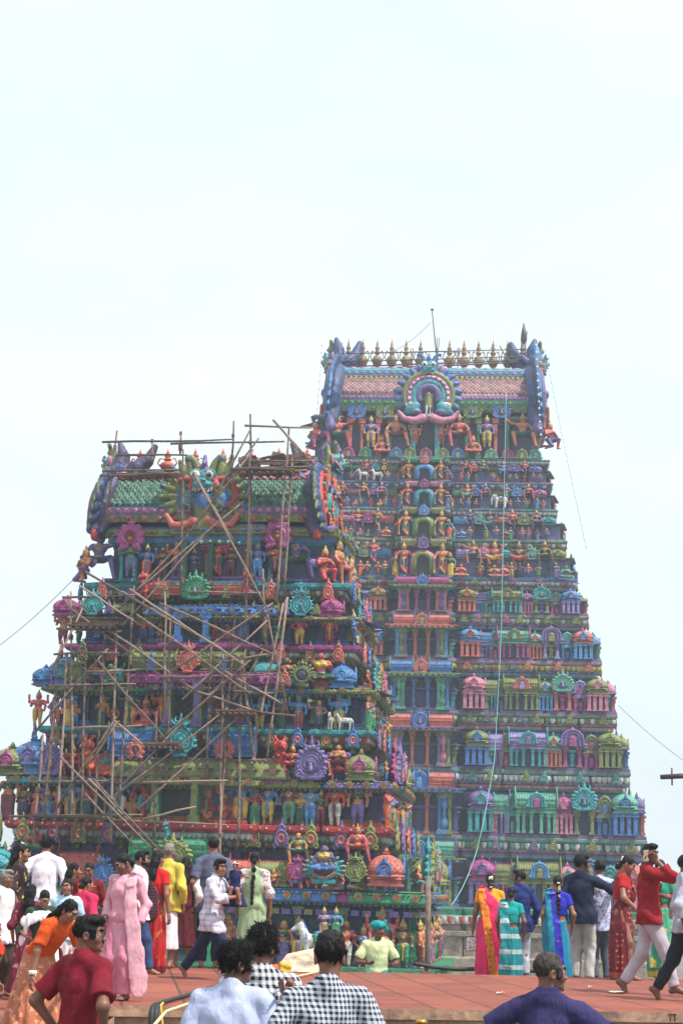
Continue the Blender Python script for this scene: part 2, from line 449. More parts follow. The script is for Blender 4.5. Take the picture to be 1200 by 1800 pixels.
SHAPE_NAME = dict(guard='guardian_statue', guard2='guardian_statue', royal='guardian_statue', royal2='guardian_statue', royal3='guardian_statue', royal4='winged_statue', lady='goddess_statue', lady2='goddess_statue', lady4='goddess_statue',
                  ladyhip='goddess_statue', bust='goddess_statue', squat='dwarf_statue', squat2='dwarf_statue', cross='seated_statue', cross2='seated_statue', cross4='seated_statue', pend='seated_statue', sagesit='sage_statue', sage='sage_statue', kneel='winged_statue')
# standing height of each shape as built (before scaling), so a height in metres can be asked for
SH_H = dict(cross=.64, cross2=.52, cross4=.66, pend=.88, royal=.95, royal2=.95, royal3=.95, royal4=.82, sagesit=.9, squat=.80, squat2=.78, kneel=.83, bust=.5)

def horse_mesh(name='horse', ele=False, riders=False):
    s = SDF()
    s.cone((-.3, 0, .62), (.3, 0, .64), .17, .16, .05); s.ell((-.34, 0, .64), (.17, .17, .19), .05); s.ell((.33, 0, .65), (.17, .17, .2), .05)
    if ele:
        s.ell((-.5, 0, .80), (.17, .16, .2), .05); s.path([(-.62, 0, .75), (-.70, 0, .55), (-.68, 0, .3), (-.74, 0, .2)], .08, .04, .03)
        for q in (-1, 1): s.ell((-.42, q * .17, .82), (.12, .03, .16), .01); s.cone((-.6, q * .06, .68), (-.74, q * .09, .6), .025, .01, .01, 1)
    else:
        s.cone((-.36, 0, .7), (-.52, 0, 1.0), .13, .085, .04); s.cone((-.5, 0, 1.03), (-.72, 0, .88), .085, .05, .03); s.cone((-.46, 0, 1.1), (-.46, 0, 1.18), .03, .01, .01)
        s.cone((-.34, 0, .85), (-.44, 0, 1.1), .05, .04, .01, 1)
    s.path([(.47, 0, .7), (.56, 0, .55), (.55, 0, .35)], .05, .02, .02)
    for x in (-.34, .34):
        for q in (-1, 1): s.cone((x, q * .09, .55), (x, q * .09, .28), .075 if not ele else .09, .05 if not ele else .08, .03); s.cone((x, q * .09, .28), (x - .02, q * .09, .03), .045 if not ele else .075, .04 if not ele else .08, .02)
    s.box((0, 0, .68), (.2, .175, .12), .04, .01, 2); s.ell((0, 0, .83), (.16, .12, .05), .01, 1)
    for x in (-.35, .33): s.ell((x, 0, .66), (.03, .2, .2), .005, 1)
    return s.mesh(name, .026)
def yali_mesh(name='yali'):
    s = SDF()     # rearing lion-like beast
    s.cone((0, .1, .25), (0, -.0, .62), .13, .13, .04); s.ell((0, -.08, .82), (.13, .14, .13), .03); s.cone((0, -.15, .80), (0, -.27, .76), .07, .06, .02)
    for q in (-1, 1):
        s.cone((q * .09, .1, .25), (q * .11, -.06, .2), .08, .06, .02); s.cone((q * .11, -.06, .2), (q * .11, .0, .03), .05, .045, .02)
        s.cone((q * .1, -.05, .6), (q * .12, -.25, .55), .055, .04, .02); s.ell((q * .06, -.2, .88), (.03, .02, .03), .004, 1)
        s.path([(q * .07, -.02, .92), (q * .13, .02, 1.02), (q * .1, .06, 1.08)], .045, .02, .01)
        s.ell((q * .13, .0, .8), (.05, .1, .12), .01, 1)
    s.path([(0, .18, .25), (0, .3, .4), (0, .26, .6)], .045, .03, .01)
    for i in range(5): s.ell((0, .1 - .02 * i, .4 + .1 * i), (.04, .06, .05), .01, 1)
    return s.mesh(name, .022)

# ------------------------------------------------------------------ stucco ornaments (about 1 wide, base at z=0, front -y). slots 0 main, 1 accent, 2 niche
ORN = {}
def orn(kind):
    if kind in ORN: return ORN[kind]
    s = SDF(); h = .0145; Y = -.05
    def crest(z, sc=1.0, m=0):
        s.ell((0, Y, z), (.10 * sc, .08, .09 * sc), .01, m)
        for q in (-1, 1):
            s.path([(q * .06 * sc, Y, z), (q * .15 * sc, Y, z + .06 * sc), (q * .13 * sc, Y, z + .14 * sc)], .035 * sc, .018 * sc, .004, m)
            s.ell((q * .04 * sc, Y - .07, z + .02 * sc), (.022 * sc,) * 3, .002, 1)
        s.path([(0, Y, z + .08 * sc), (0, Y, z + .24 * sc)], .05 * sc, .012 * sc, .006, m)
    if kind == 'kirti':        # arched frame of rings with flame petals
        s.ell((0, .0, .48), (.40, .09, .36), .01, 0)
        for r, t in ((.40, .032), (.31, .03), (.22, .03)): s.arc((0, Y - .02, .46), r, -38, 218, t, .003, 0, sz=.92)
        for i in range(11):
            a = R(-20 + 220 * i / 10); x, z = .43 * math.cos(a), .46 + .40 * math.sin(a)
            s.ell((x * .95, Y + .01, .46 + (z - .46) * .95), (.115, .06, .078), .004, 0, M=Matrix.Rotation(-a + .35 * math.cos(a), 3, 'Y')); s.ell((x * .95, Y - .05, .46 + (z - .46) * .95), (.06, .03, .03), .003, 0, M=Matrix.Rotation(-a + .35 * math.cos(a), 3, 'Y'))
            s.ell((.40 * math.cos(a), Y - .05, .46 + .37 * math.sin(a)), (.02,) * 3, .002, 1)
        for q in (-1, 1):
            s.arc((q * .34, Y - .02, .17), .085, 0, 300, .04, .003, 0, n=8); s.ell((q * .34, Y - .03, .17), (.035,) * 3, .003, 1)
        s.box((0, Y - .03, .34), (.12, .05, .17), .03, .003, 2); s.cone((0, Y - .08, .28), (0, Y - .08, .42), .05, .03, .004, 1)
        crest(.86, 1.45)
        s.box((0, 0, .05), (.3, .11, .05), .015, .004, 0); s.box((0, 0, .13), (.24, .09, .05), .015, .004, 0)
    elif kind == 'tear':       # tear-drop of nested scrolls
        s.ell((0, 0, .42), (.36, .08, .36), .01, 0)
        for r, t in ((.37, .04), (.27, .036), (.17, .034)):
            for q in (-1, 1):
                s.path([(0, Y, .42 + r * 1.15), (q * r * .55, Y - .01, .42 + r * .85), (q * r * .98, Y - .02, .42 + r * .2), (q * r * .92, Y - .02, .42 - r * .45), (q * r * .5, Y - .02, .42 - r * .85), (q * r * .2, Y - .02, .42 - r * .55)], t * .7, t, .003)
        for q in (-1, 1):
            for i in range(4): s.ell((q * (.42 - .03 * i * i * .5), Y, .28 + .14 * i), (.07, .05, .05), .004, 0, M=Matrix.Rotation(q * R(-35 - 8 * i), 3, 'Y'))
            s.path([(q * .1, Y, .84), (q * .24, Y, .92), (q * .27, Y, 1.02)], .05, .015, .004)
        s.ell((0, Y - .06, .42), (.06, .04, .08), .003, 1)
        crest(.9, 1.15)
        s.box((0, 0, .04), (.2, .1, .05), .015, .004, 0)
    elif kind == 'antefix':    # small repeated shield with a spire
        s.ell((0, 0, .36), (.36, .1, .34), .01, 0); s.ell((0, 0, .72), (.24, .09, .2), .01, 0); s.path([(0, Y + .04, .85), (0, Y + .04, 1.12)], .1, .03, .01)
        s.arc((0, Y - .04, .36), .30, -60, 240, .05, .004, 0, n=10); s.arc((0, Y - .04, .36), .15, 0, 360, .05, .004, 1, n=8); s.arc((0, Y - .03, .74), .14, 0, 180, .04, .004, 0, n=6)
        for q in (-1, 1): s.arc((q * .3, Y, .1), .08, 0, 360, .045, .004, 0, n=6)
        h = .022
    elif kind == 'peacock':    # fan of plumes round a niche
        for i in range(13):
            a = R(-25 + 230 * i / 12); M = Matrix.Rotation(-a, 3, 'Y')
            s.ell((.34 * math.cos(a), Y + .02, .45 + .34 * math.sin(a)), (.19, .05, .062), .003, 0, M=M)
            s.ell((.45 * math.cos(a), Y - .03, .45 + .45 * math.sin(a)), (.03, .03, .03), .002, 1)
        s.ell((0, 0, .45), (.32, .1, .32), .01, 0); s.arc((0, Y - .06, .45), .25, 0, 360, .03, .003, 1); s.arc((0, Y - .05, .45), .31, 0, 360, .025, .003, 0)
        s.ell((0, Y - .04, .45), (.2, .06, .2), .002, 2)
        s.box((0, 0, .06), (.26, .1, .07), .015, .004, 0); crest(.9, .8)
    elif kind == 'lotus':      # rosette of wide petals with a face in the middle
        for i in range(9):
            a = R(-55 + 290 * i / 8); M = Matrix.Rotation(-a, 3, 'Y')
            s.ell((.33 * math.cos(a), Y, .45 + .33 * math.sin(a)), (.19, .06, .14), .003, 0, M=M)
            s.arc((.36 * math.cos(a), Y - .04, .45 + .36 * math.sin(a)), .09, 0, 360, .016, .002, 0, n=7)
        s.arc((0, Y - .05, .45), .25, -60, 240, .045, .004, 0); s.ell((0, Y, .45), (.23, .06, .23), .003, 2); s.ell((0, Y - .05, .42), (.07, .06, .09), .006, 1); s.cone((0, Y - .04, .5), (0, Y - .03, .56), .09, .06, .004, 2)
        for q in (-1, 1): s.ell((q * .22, Y, .10), (.2, .07, .1), .006, 0, M=Matrix.Rotation(q * R(25), 3, 'Y'))
        crest(.92, 1.1)
    elif kind == 'arch':       # plain horseshoe gable with beaded rings
        s.ell((0, 0.02, .42), (.46, .06, .44), .01, 0); s.box((0, 0.02, .15), (.46, .06, .15), .02, .01, 0)
        for r, t in ((.42, .05), (.29, .04)): 
            s.arc((0, Y, .42), r, -10, 190, t, .003, 0); s.path([(r, Y, .42), (r * 1.05, Y, .06)], t, t * 1.2, .003); s.path([(-r, Y, .42), (-r * 1.05, Y, .06)], t, t * 1.2, .003)
        for i in range(9): a = R(20 * i + 10); s.ell((.36 * math.cos(a), Y - .03, .42 + .36 * math.sin(a)), (.03,) * 3, .002, 1)
        s.box((0, Y - .01, .27), (.19, .04, .2), .05, .003, 2); s.ell((0, Y - .03, .4), (.14, .05, .16), .003, 1); s.box((0, Y - .03, .16), (.15, .05, .14), .02, .003, 1)
        s.path([(0, 0, .85), (0, 0, 1.02)], .06, .02, .01); s.ell((0, 0, .9), (.1, .06, .05), .005, 0)
        for q in (-1, 1): s.ell((q * .5, Y, .1), (.1, .06, .08), .01, 0)
    ORN[kind] = s.mesh('ornament_' + kind, h)
    return ORN[kind]

# ------------------------------------------------------------------ miniature pavilions (unit width 1). slots 0 main, 1 second colour, 2 dark
def pav_pillars(b, xs, z0, z1, y, r=.045, m=0):
    for x in xs:
        b.box((x, y, z0 + .03), (r * 1.5, r * 1.5, .03), m); b.box((x, y, (z0 + z1) / 2), (r, r, (z1 - z0) / 2 - .03), m)
        b.box((x, y, z1 - .10), (r * 1.55, r * 1.55, .025), m); b.box((x, y, z1 - .03), (r * 1.3, r * 1.3, .035), m, taper=1.3)
PAV = {}
def pav(kind):
    if kind in PAV: return PAV[kind]
    b = MB()
    if kind[:4] == 'kuta':
        z = .0
        if kind == 'kuta2':     # with its own little columns
            pav_pillars(b, (-.38, -.13, .13, .38), 0, .82, -.34, .075, 1); b.box((0, 0.05, .41), (.4, .3, .41), 2); z = .82
        b.box((0, 0, z + .03), (.46, .42, .03), 0); b.box((0, 0, z + .11), (.40, .38, .05), 0)
        for i in range(6): b.box((-.35 + .14 * i, -.37, z + .11), (.025, .03, .045), 0)
        b.box((0, 0, z + .19), (.47, .45, .025), 0, taper=.94)
        prof = [(.50, 0), (.52, .03), (.50, .06), (.47, .08), (.49, .11), (.51, .17), (.50, .24), (.46, .32), (.39, .40), (.29, .47), (.18, .52), (.09, .55), (.10, .57), (.13, .59), (.05, .61), (.07, .64), (.05, .67), (.02, .71), (.004, .74)]
        P2 = []
        for (r0, z0), (r1, z1) in zip(prof, prof[1:]):
            for t in (0, .5): P2.append((r0 + (r1 - r0) * t, z + .21 + z0 + (z1 - z0) * t))
        P2.append((prof[-1][0], z + .21 + prof[-1][1]))
        b.lathe(P2, n=40, sq=3.2, rib=lambda j, k: (.022 if (k + j // 2) % 2 else -.012) if 6 < j < 22 else 0, smooth=False)
        for sx, sy, an in ((0, -1, 0), (1, 0, 90)):
            M = Matrix.Rotation(R(an), 3, 'Z')
            for rr, t in ((.19, .035), (.11, .03)):
                pts = [M @ Vector((rr * math.cos(R(-20 + 220 * i / 12)), -.50, z + .36 + rr * 1.1 * math.sin(R(-20 + 220 * i / 12)))) for i in range(13)]
                b.tube(pts, t, 6, 1)
            b.box(M @ Vector((0, -.46, z + .34)), (.13, .05, .13) if an == 0 else (.05, .13, .13), 1)
            c = M @ Vector((0, -.49, z + .62)); b.lathe([(.05, -.04), (.06, 0), (.02, .08), (.005, .12)], c, 8, 1)
    elif kind[:4] == 'sala':
        L = 1.0; z = 0
        if kind == 'sala2': pav_pillars(b, (-.9, -.62, -.25, .25, .62, .9), 0, .76, -.3, .075, 1); b.box((0, .05, .38), (.94, .26, .38), 2); z = .76
        b.box((0, 0, z + .03), (L, .42, .03), 0); b.box((0, 0, z + .10), (L * .95, .36, .05), 0)
        for i in range(14): b.box((-.91 + .14 * i, -.36, z + .10), (.03, .03, .045), 0)
        b.box((0, 0, z + .18), (L * 1.02, .43, .025), 0)
        prof = [(-.40, .2), (-.44, .26), (-.46, .36), (-.44, .47), (-.38, .58), (-.28, .67), (-.15, .73), (0, .75), (.15, .73), (.28, .67), (.38, .58), (.44, .47), (.46, .36), (.40, .2)]
        n = 33; vs = []
        for i in range(n):
            x = -L + 2 * L * i / (n - 1); q = 1.0 if i % 2 else .955
            for y, zz in prof: vs.append((x, y * q, z + .2 + (zz - .2) * q))
        m = len(prof); fs = [(i * m + j, i * m + j + 1, (i + 1) * m + j + 1, (i + 1) * m + j) for i in range(n - 1) for j in range(m - 1)]
        b.add(vs, fs, 0)
        for x, zz in ((0, .5), (0, .35)): b.box((0, -.455 if zz < .4 else -.43, z + zz), (L, .03, .018), 0)
        for q in (-1, 1):      # gable ends: raised rim with a flared toe and a peak
            pr = [(-.56, .18), (-.5, .3), (-.5, .45), (-.43, .62), (-.28, .76), (-.1, .86), (0, .98), (.1, .86), (.28, .76), (.43, .62), (.5, .45), (.5, .3), (.56, .18)]
            vs = [(q * L * 1.0, y, z + zz) for y, zz in pr] + [(q * L * 1.07, y * 1.02, z + zz) for y, zz in pr]
            c = len(pr); fs = [(i, i + 1, c + i + 1, c + i) for i in range(c - 1)] + [tuple(range(c)), tuple(range(2 * c - 1, c - 1, -1))]
            b.add(vs, fs if q < 0 else [f[::-1] for f in fs], 1)
            b.tube([(q * L * 1.04, y * 1.03, z + zz) for y, zz in pr], .035, 6, 1)
        b.box((0, 0, z + .755), (L, .05, .02), 1)
    elif kind == 'panja':      # narrow shrine: pillars under a horseshoe front
        pav_pillars(b, (-.3, .3), 0, .62, -.2, .09, 1); b.box((0, .02, .31), (.3, .16, .31), 2); b.box((0, -.16, .22), (.12, .06, .2), 1)
        b.box((0, 0, .65), (.48, .3, .035), 0); b.box((0, 0, .73), (.42, .26, .045), 0)
        for rr, t in ((.36, .07), (.24, .05)):
            b.tube([(rr * math.cos(R(-15 + 210 * i / 16)), -.22, 1.0 + rr * 1.05 * math.sin(R(-15 + 210 * i / 16))) for i in range(17)], t, 6, 0)
        b.box((0, -.05, .98), (.34, .17, .24), 0, taper=.85); b.box((0, -.22, .94), (.13, .05, .16), 1)
        b.lathe([(.09, 0), (.12, .05), (.05, .08), (.01, .14)], (0, -.1, 1.36), 8, 0)
    elif kind == 'pillar':     # free-standing column, height 1
        b.box((0, 0, .04), (.11, .11, .04), 0); b.box((0, 0, .10), (.085, .085, .03), 1)
        b.lathe([(.075, .12), (.07, .2), (.065, .45), (.062, .68), (.08, .70), (.08, .73), (.06, .75), (.085, .79), (.095, .82), (.075, .86), (.07, .88)], n=12, sq=3, m=0)
        b.box((0, 0, .90), (.12, .10, .02), 1); b.box((0, 0, .96), (.10, .09, .04), 0, taper=1.35)
    elif kind == 'vase':       # pot-bellied half column, height 1
        b.box((0, 0, .05), (.13, .1, .05), 0)
        b.lathe([(.06, .1), (.12, .2), (.14, .3), (.10, .4), (.06, .45), (.1, .5), (.06, .54), (.07, .62), (.13, .7), (.11, .8), (.07, .84), (.12, .9)], n=14, m=0); b.box((0, 0, .95), (.15, .12, .05), 1)
    elif kind == 'finial':     # kalasha, height 1
        b.lathe([(.16, 0), (.18, .04), (.10, .08), (.09, .12), (.2, .18), (.27, .26), (.28, .34), (.2, .43), (.09, .48), (.10, .51), (.16, .54), (.15, .58), (.07, .62), (.13, .67), (.11, .72), (.06, .76), (.07, .8), (.03, .88), (.005, 1.0)], n=16, m=0)
        for q in (-1, 1): b.tube([(q * .27, 0, .3), (q * .36, 0, .42), (q * .30, 0, .58), (q * .2, 0, .6)], .03, 6, 0)
    PAV[kind] = b.mesh('pavilion_' + kind)
    return PAV[kind]
PAV_H = dict(kuta=.95, kuta2=1.77, sala=.98, sala2=1.74, panja=1.5)
# ------------------------------------------------------------------ towers
def plan(w, yf, yb, bays=(), sbays=()):
    """rectilinear plan, counter-clockwise from the front left corner; bays: (a, b, p) in fractions of the half-width"""
    def side(bs):
        t = sorted({-1.0, 1.0} | {float(q) for x in bs for q in x[:2]})
        return [(u, v, max([p for a, b, p in bs if a <= u + 1e-6 and b >= v - 1e-6] + [0])) for u, v in zip(t, t[1:])]
    f, sd = side(bays), side(sbays); ym, hd = (yf + yb) / 2, (yb - yf) / 2
    rf = [(-v, -u, p) for u, v, p in f[::-1]]; rs = [(-v, -u, p) for u, v, p in sd[::-1]]
    def run(segs, p0, p1):
        out = []
        for i, (u, v, p) in enumerate(segs):
            out += [[u, p], [v, p]]
        return out
    L = {}
    pf, pr, pb, pl = f[-1][2], sd[0][2], rf[-1][2], rs[0][2]
    pts = []
    for u, v, p in f:
        pts += [((u * w) if u > -1 else -w - rs[-1][2], yf - p), ((v * w) if v < 1 else w + pr, yf - p)]
    for u, v, p in sd:
        pts += [(w + p, (ym + u * hd) if u > -1 else yf - pf), (w + p, (ym + v * hd) if v < 1 else yb + rf[0][2])]
    for u, v, p in rf:
        pts += [((-u * w) if u > -1 else w + sd[-1][2], yb + p), ((-v * w) if v < 1 else -w - pl, yb + p)]
    for u, v, p in rs:
        pts += [(-w - p, (ym - u * hd) if u > -1 else yb + rf[-1][2]), (-w - p, (ym - v * hd) if v < 1 else yf - f[0][2])]
    q = []
    for p in pts:
        if not q or abs(p[0] - q[-1][0]) > 1e-6 or abs(p[1] - q[-1][1]) > 1e-6: q.append(p)
    if abs(q[0][0] - q[-1][0]) < 1e-6 and abs(q[0][1] - q[-1][1]) < 1e-6: q.pop()
    n = len(q)
    return [q[i] for i in range(n) if abs((q[i][0] - q[i - 1][0]) * (q[(i + 1) % n][1] - q[i][1]) - (q[i][1] - q[i - 1][1]) * (q[(i + 1) % n][0] - q[i][0])) > 1e-9]
def offset(poly, d):
    n = len(poly); out = []
    for i in range(n):
        a, b, c = poly[i - 1], poly[i], poly[(i + 1) % n]
        def nrm(p, q):
            l = math.hypot(q[0] - p[0], q[1] - p[1]); return ((q[1] - p[1]) / l, -(q[0] - p[0]) / l)
        n1, n2 = nrm(a, b), nrm(b, c)
        out.append((b[0] + d * (n1[0] + n2[0]), b[1] + d * (n1[1] + n2[1])))
    return out
def sweep(b, poly, prof):
    """prof: [(out, z, mat)], mat a number or a list picked edge by edge"""
    n = len(poly)
    rings = [[(x, y, z) for x, y in offset(poly, o)] for o, z, m in prof]
    for j in range(len(prof) - 1):
        m = prof[j][2]
        vs = rings[j] + rings[j + 1]
        b.add(vs, [(i, (i + 1) % n, n + (i + 1) % n, n + i) for i in range(n)], [m[i % len(m)] for i in range(n)] if isinstance(m, (list, tuple)) else m)
def edge_row(b, poly, d, z, step, fn, sides=('f', 'r')):
    """repeat a small motif along front and right edges: fn(point, angle, i)"""
    p2 = offset(poly, d); n = len(p2); c = 0
    for i in range(n):
        a, e = Vector(p2[i]), Vector(p2[(i + 1) % n]); v = e - a; L = v.length
        if L < step * .8: continue
        ang = math.atan2(v.y, v.x)
        ok = (abs(ang) < .1 and 'f' in sides) or (abs(ang - math.pi / 2) < .1 and 'r' in sides) or (abs(ang + math.pi / 2) < .1 and 'l' in sides)
        if not ok: continue
        k = max(1, int(L / step))
        for j in range(k):
            q = a + v * ((j + .5) / k)
            fn(b, (q.x, q.y, z), ang, c); c += 1
def petal(wd, hh, th, m1, m2):
    def fn(b, p, an, i):
        M = Matrix.Rotation(an, 3, 'Z')
        prof = [(-.5, 1), (-.48, .35), (-.25, 0), (0, -.12), (.25, 0), (.48, .35), (.5, 1)]
        fr = [M @ Vector((x * wd, -th * (0.6 + .4 * (1 - abs(2 * x))), z * hh)) for x, z in prof]
        bk = [M @ Vector((x * wd, th * .3, z * hh)) for x, z in prof]
        vs = [(p[0] + q.x, p[1] + q.y, p[2] + q.z) for q in fr + bk]; n = len(prof)
        b.add(vs, [tuple(range(n))] + [(i2 + 1, i2, n + i2, n + i2 + 1) for i2 in range(n - 1)], (m1 if i % 2 else m2), True)
    return fn
def block(wd, hh, th, m):
    def fn(b, p, an, i):
        b.box(p, (wd / 2, th, hh / 2), m[i % len(m)] if isinstance(m, (list, tuple)) else m, M=Matrix.Rotation(an, 3, 'Z'))
    return fn
def curl(rad, m):
    def fn(b, p, an, i):
        M = Matrix.Rotation(an, 3, 'Z')
        for rr, y in ((rad, 0), (rad * .45, -.02)):
            vs = []; n = 10
            for k in range(n):
                for dy in (0, -rad * .5):
                    q = M @ Vector((rr * math.cos(2 * math.pi * k / n), y + dy, rr * math.sin(2 * math.pi * k / n))); vs.append((p[0] + q.x, p[1] + q.y, p[2] + q.z))
            b.add(vs, [(2 * k, 2 * k + 1, (2 * k + 3) % (2 * n), (2 * k + 2) % (2 * n)) for k in range(n)] + [tuple(2 * k + 1 for k in range(n - 1, -1, -1))][::1], m if rr == rad else (m + 1 if not isinstance(m, list) else m[1]), False)
    return fn

class Tower:
    def __init__(s, name, px, py, Y, alpha, label, cat):
        s.al = R(alpha); p = at(px, py, Y)
        s.O = Vector((p.x, Y, 0)); s.root = empty(name, s.O, s.al); tag(s.root, label, cat)
        s.Rm = Matrix.Rotation(s.al, 3, 'Z'); s.n = s.Rm @ Vector((0, 1, 0)); s.cnt = {}
    def face(s, px, py, rec):
        d = ray(px, py); c = Vector((0, 0, CAMZ)); o = s.O + s.n * rec
        t = (o - c).dot(s.n) / d.dot(s.n)
        w = c + d * t; l = s.Rm.transposed() @ (w - s.O)
        return l.x, l.z
    def put(s, par, name, me, mats, x, y, z, sc, rz=0, sx=None):
        o = link(name, me, mats, par, (x, y, z), rz, (sc if sx is None else (sx[0], sx[1], sx[2])))
        return o

def cols(*a): return [P(c) for c in a]
SKINS = ['skin', 'skin', 'skin', 'red', 'pink', 'sky', 'green', 'orange', 'brown', 'skin', 'blue', 'pink']
CLOTH = ['yellow', 'red', 'navy', 'green', 'maroon', 'purple', 'blue', 'teal', 'dkgreen', 'orange', 'indigo']
ORNC = ['olive', 'purple', 'teal', 'blue', 'salmon', 'magenta', 'green', 'lilac', 'sky']
rnd = random.Random(11)
def put_statue(T, par, kind, lx, ly, z, hm, skin=None, low=None, up=None, rz=0, name=None):
    me = stat(kind); skin = skin or rnd.choice(SKINS); low = low or rnd.choice(CLOTH); up = up or rnd.choice(CLOTH)
    sc = hm / SH_H.get(kind, 1.0)
    return T.put(par, name or SHAPE_NAME.get(kind, 'deity_statue'), me, [P(skin), P(low), P(up), P('gold'), P('dark'), P('white')][:max(1, len(me.materials))], lx, ly, z, 1, rz, sx=(sc * 1.22, sc * 1.15, sc))
def put_orn(T, par, kind, lx, ly, z, wm, hm=None, c=None, c2=None, rz=0, name='ornament'):
    c = c or rnd.choice(ORNC); c2 = c2 or rnd.choice(['salmon', 'blue', 'olive', 'red', 'magenta'])
    hs = (hm / 1.2) if hm else wm
    return T.put(par, name, orn(kind), [P(c), P(c2), P('plum')], lx, ly, z, 1, rz, sx=(wm, wm * .9, hs))
def put_pav(T, par, kind, lx, ly, z, wm, hm, c=None, c2=None, rz=0):
    c = c or rnd.choice(ORNC); c2 = c2 or rnd.choice(ORNC); me = pav(kind)
    return T.put(par, {'p': 'shrine', 's': 'barrel_pavilion', 'k': 'domed_pavilion'}[kind[0]], me, [P(c), P(c2), P('navy')], lx, ly, z, 1, rz, sx=((wm / 2 if kind[0] == 's' else wm), wm * (.42 if kind[0] == 's' else 1) if kind[0] != 's' else min(wm * .5, hm), hm / PAV_H[kind]))

# ================================================================== near tower with the scaffold
TL = Tower('temple_tower', 332, 1450, 50.0, -8, 'shorter multicoloured temple tower on the left, wrapped in pole scaffolding', 'temple tower')
LW = dict(navy=0, teal=1, olive=2, red=3, white=4, magenta=5, blue=6, purple=7, green=8, salmon=9, dark=10, yellow=11, sky=12, indigo=13, plum2=14)
def storey_mats(): return [P('plum' if k == 'plum2' else k) for k in LW]
LF = [(1690, -95, 742), (1447, -13, 667), (1279, 40, 629), (1132, 84, 601), (1024, 125, 590)]
def levels(T, tab, slope):
    out = []; rec = 0; w0 = None
    for y, xl, xr in tab:
        for _ in range(4):
            a, za = T.face(xl, y, rec); b, zb = T.face(xr, y, rec); w = (b - a) / 2
            if w0 is None: w0 = w
            rec = (w0 - w) * slope
        cx = (a + b) / 2
        out.append((w, rec, T.face((xl + xr) / 2, y, rec)[1], cx))
    return out
LL = levels(TL, LF, .75)
L_DEPTH = LL[0][0] * 1.25
print('LEFT', [tuple(round(q, 2) for q in l) for l in LL])

def left_storey(i, w, rec, w2, rec2, z0, zk0, zk1, zl, z1, kc, wallc, lc):
    """one storey of the near tower: recessed dark wall, rolled eave over the statues, banded ledge on top"""
    s = .75 if i < 4 else .7
    b = MB(); yf = rec + s; ww = w - s; yb = L_DEPTH - rec - s
    bays = [(-1, -.84, .22), (-.62, -.42, .2), (-.27, .27, .5), (.42, .62, .2), (.84, 1, .22)]
    sb = [(-1, -.7, .2), (-.3, .3, .3), (.7, 1, .2)]
    po = plan(ww, yf, yb, bays, sb); h = z1 - z0
    pu = plan(w2 - .75, rec2 + .78, L_DEPTH - rec2 - .78, bays, sb)
    n = len(po)
    g = lambda *a: [LW[q] for q in a]
    kcm = [LW[kc[(j // 2) % len(kc)]] for j in range(n)]
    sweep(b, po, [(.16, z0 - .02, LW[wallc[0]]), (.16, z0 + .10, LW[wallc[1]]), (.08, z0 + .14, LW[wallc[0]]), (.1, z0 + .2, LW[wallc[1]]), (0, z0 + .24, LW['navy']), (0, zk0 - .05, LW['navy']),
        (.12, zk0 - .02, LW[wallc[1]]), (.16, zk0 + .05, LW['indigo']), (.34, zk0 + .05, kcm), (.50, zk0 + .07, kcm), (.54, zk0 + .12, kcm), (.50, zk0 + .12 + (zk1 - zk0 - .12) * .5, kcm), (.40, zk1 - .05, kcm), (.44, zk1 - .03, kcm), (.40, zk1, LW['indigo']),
        (-1.9, zk1 + .01, LW['indigo'])])
    sweep(b, pu, [(-.08, zk1 - .4, LW['plum2']), (-.08, zk1 + (zl - zk1) * .5, LW['plum2']), (-.05, zl - .12, LW['dark']), (.1, zl - .08, LW['olive']), (.18, zl, LW[lc[0]]), (.25, zl + (z1 - zl) * .1, LW['olive']),
        (.30, zl + (z1 - zl) * .16, LW[lc[1]]), (.30, zl + (z1 - zl) * .5, LW[lc[2]]), (.48, zl + (z1 - zl) * .56, LW[lc[3]]), (.52, zl + (z1 - zl) * .66, LW[lc[3]]), (.55, zl + (z1 - zl) * .72, LW[lc[4]]), (.55, z1 - .02, LW[lc[4]]), (.5, z1, LW[lc[4]]), (-1.6, z1 + .01, 0)])
    hl = z1 - zl
    edge_row(b, pu, .33, zl + hl * .24, .17, petal(.17, hl * .28, .08, LW[lc[5]], LW[lc[6]]))
    edge_row(b, pu, .56, z1 - hl * .15, .34, curl(hl * .11, LW[lc[3]]) if LW[lc[3]] < 13 else block(.1, .05, .03, 4))
    edge_row(b, pu, .2, zl + .01, .22, block(.1, .07, .05, [LW['salmon'], LW['olive']]))
    # rolled eave: small round kudu bosses and dentils under it
    edge_row(b, po, .52, (zk0 + zk1) / 2 + .04, .5, curl(min(.13, (zk1 - zk0) * .36), LW['olive']))
    edge_row(b, po, .50, zk1 - .09, .13, block(.06, .03, .05, [LW['white'], LW['sky'], LW['yellow']]))
    if i == 0: edge_row(b, po, .2, zk0 - .22, .34, block(.26, .16, .16, [LW['purple'], LW['purple'], LW['olive']]))
    edge_row(b, po, .30, zk0 + .03, .16, block(.07, .07, .1, [LW['purple'], LW['olive']]))
    # pilasters on the wall
    def pil(b, p, an, j):
        M = Matrix.Rotation(an, 3, 'Z'); c = LW[['blue', 'olive', 'teal', 'purple', 'green'][j % 5]]; zt = zk0 - .05; zb = z0 + .24
        if abs(p[0]) < 1.5: return
        for dx, hh, zz in ((.09, (zt - zb) / 2, (zt + zb) / 2), (.13, .05, zb + .05), (.14, .04, zt - .22), (.17, .05, zt - .06)):
            b.box((p[0], p[1], zz), (dx, dx, hh), c, M=M)
    edge_row(b, po, .08, 0, 1.05, pil)
    # antefix shields stay separate; upper neck has little rafters
    edge_row(b, pu, 0, zl - .16, .3, block(.12, .12, .1, [LW['olive'], LW['indigo']]))
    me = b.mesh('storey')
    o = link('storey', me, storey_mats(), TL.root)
    return o, po, yf, ww

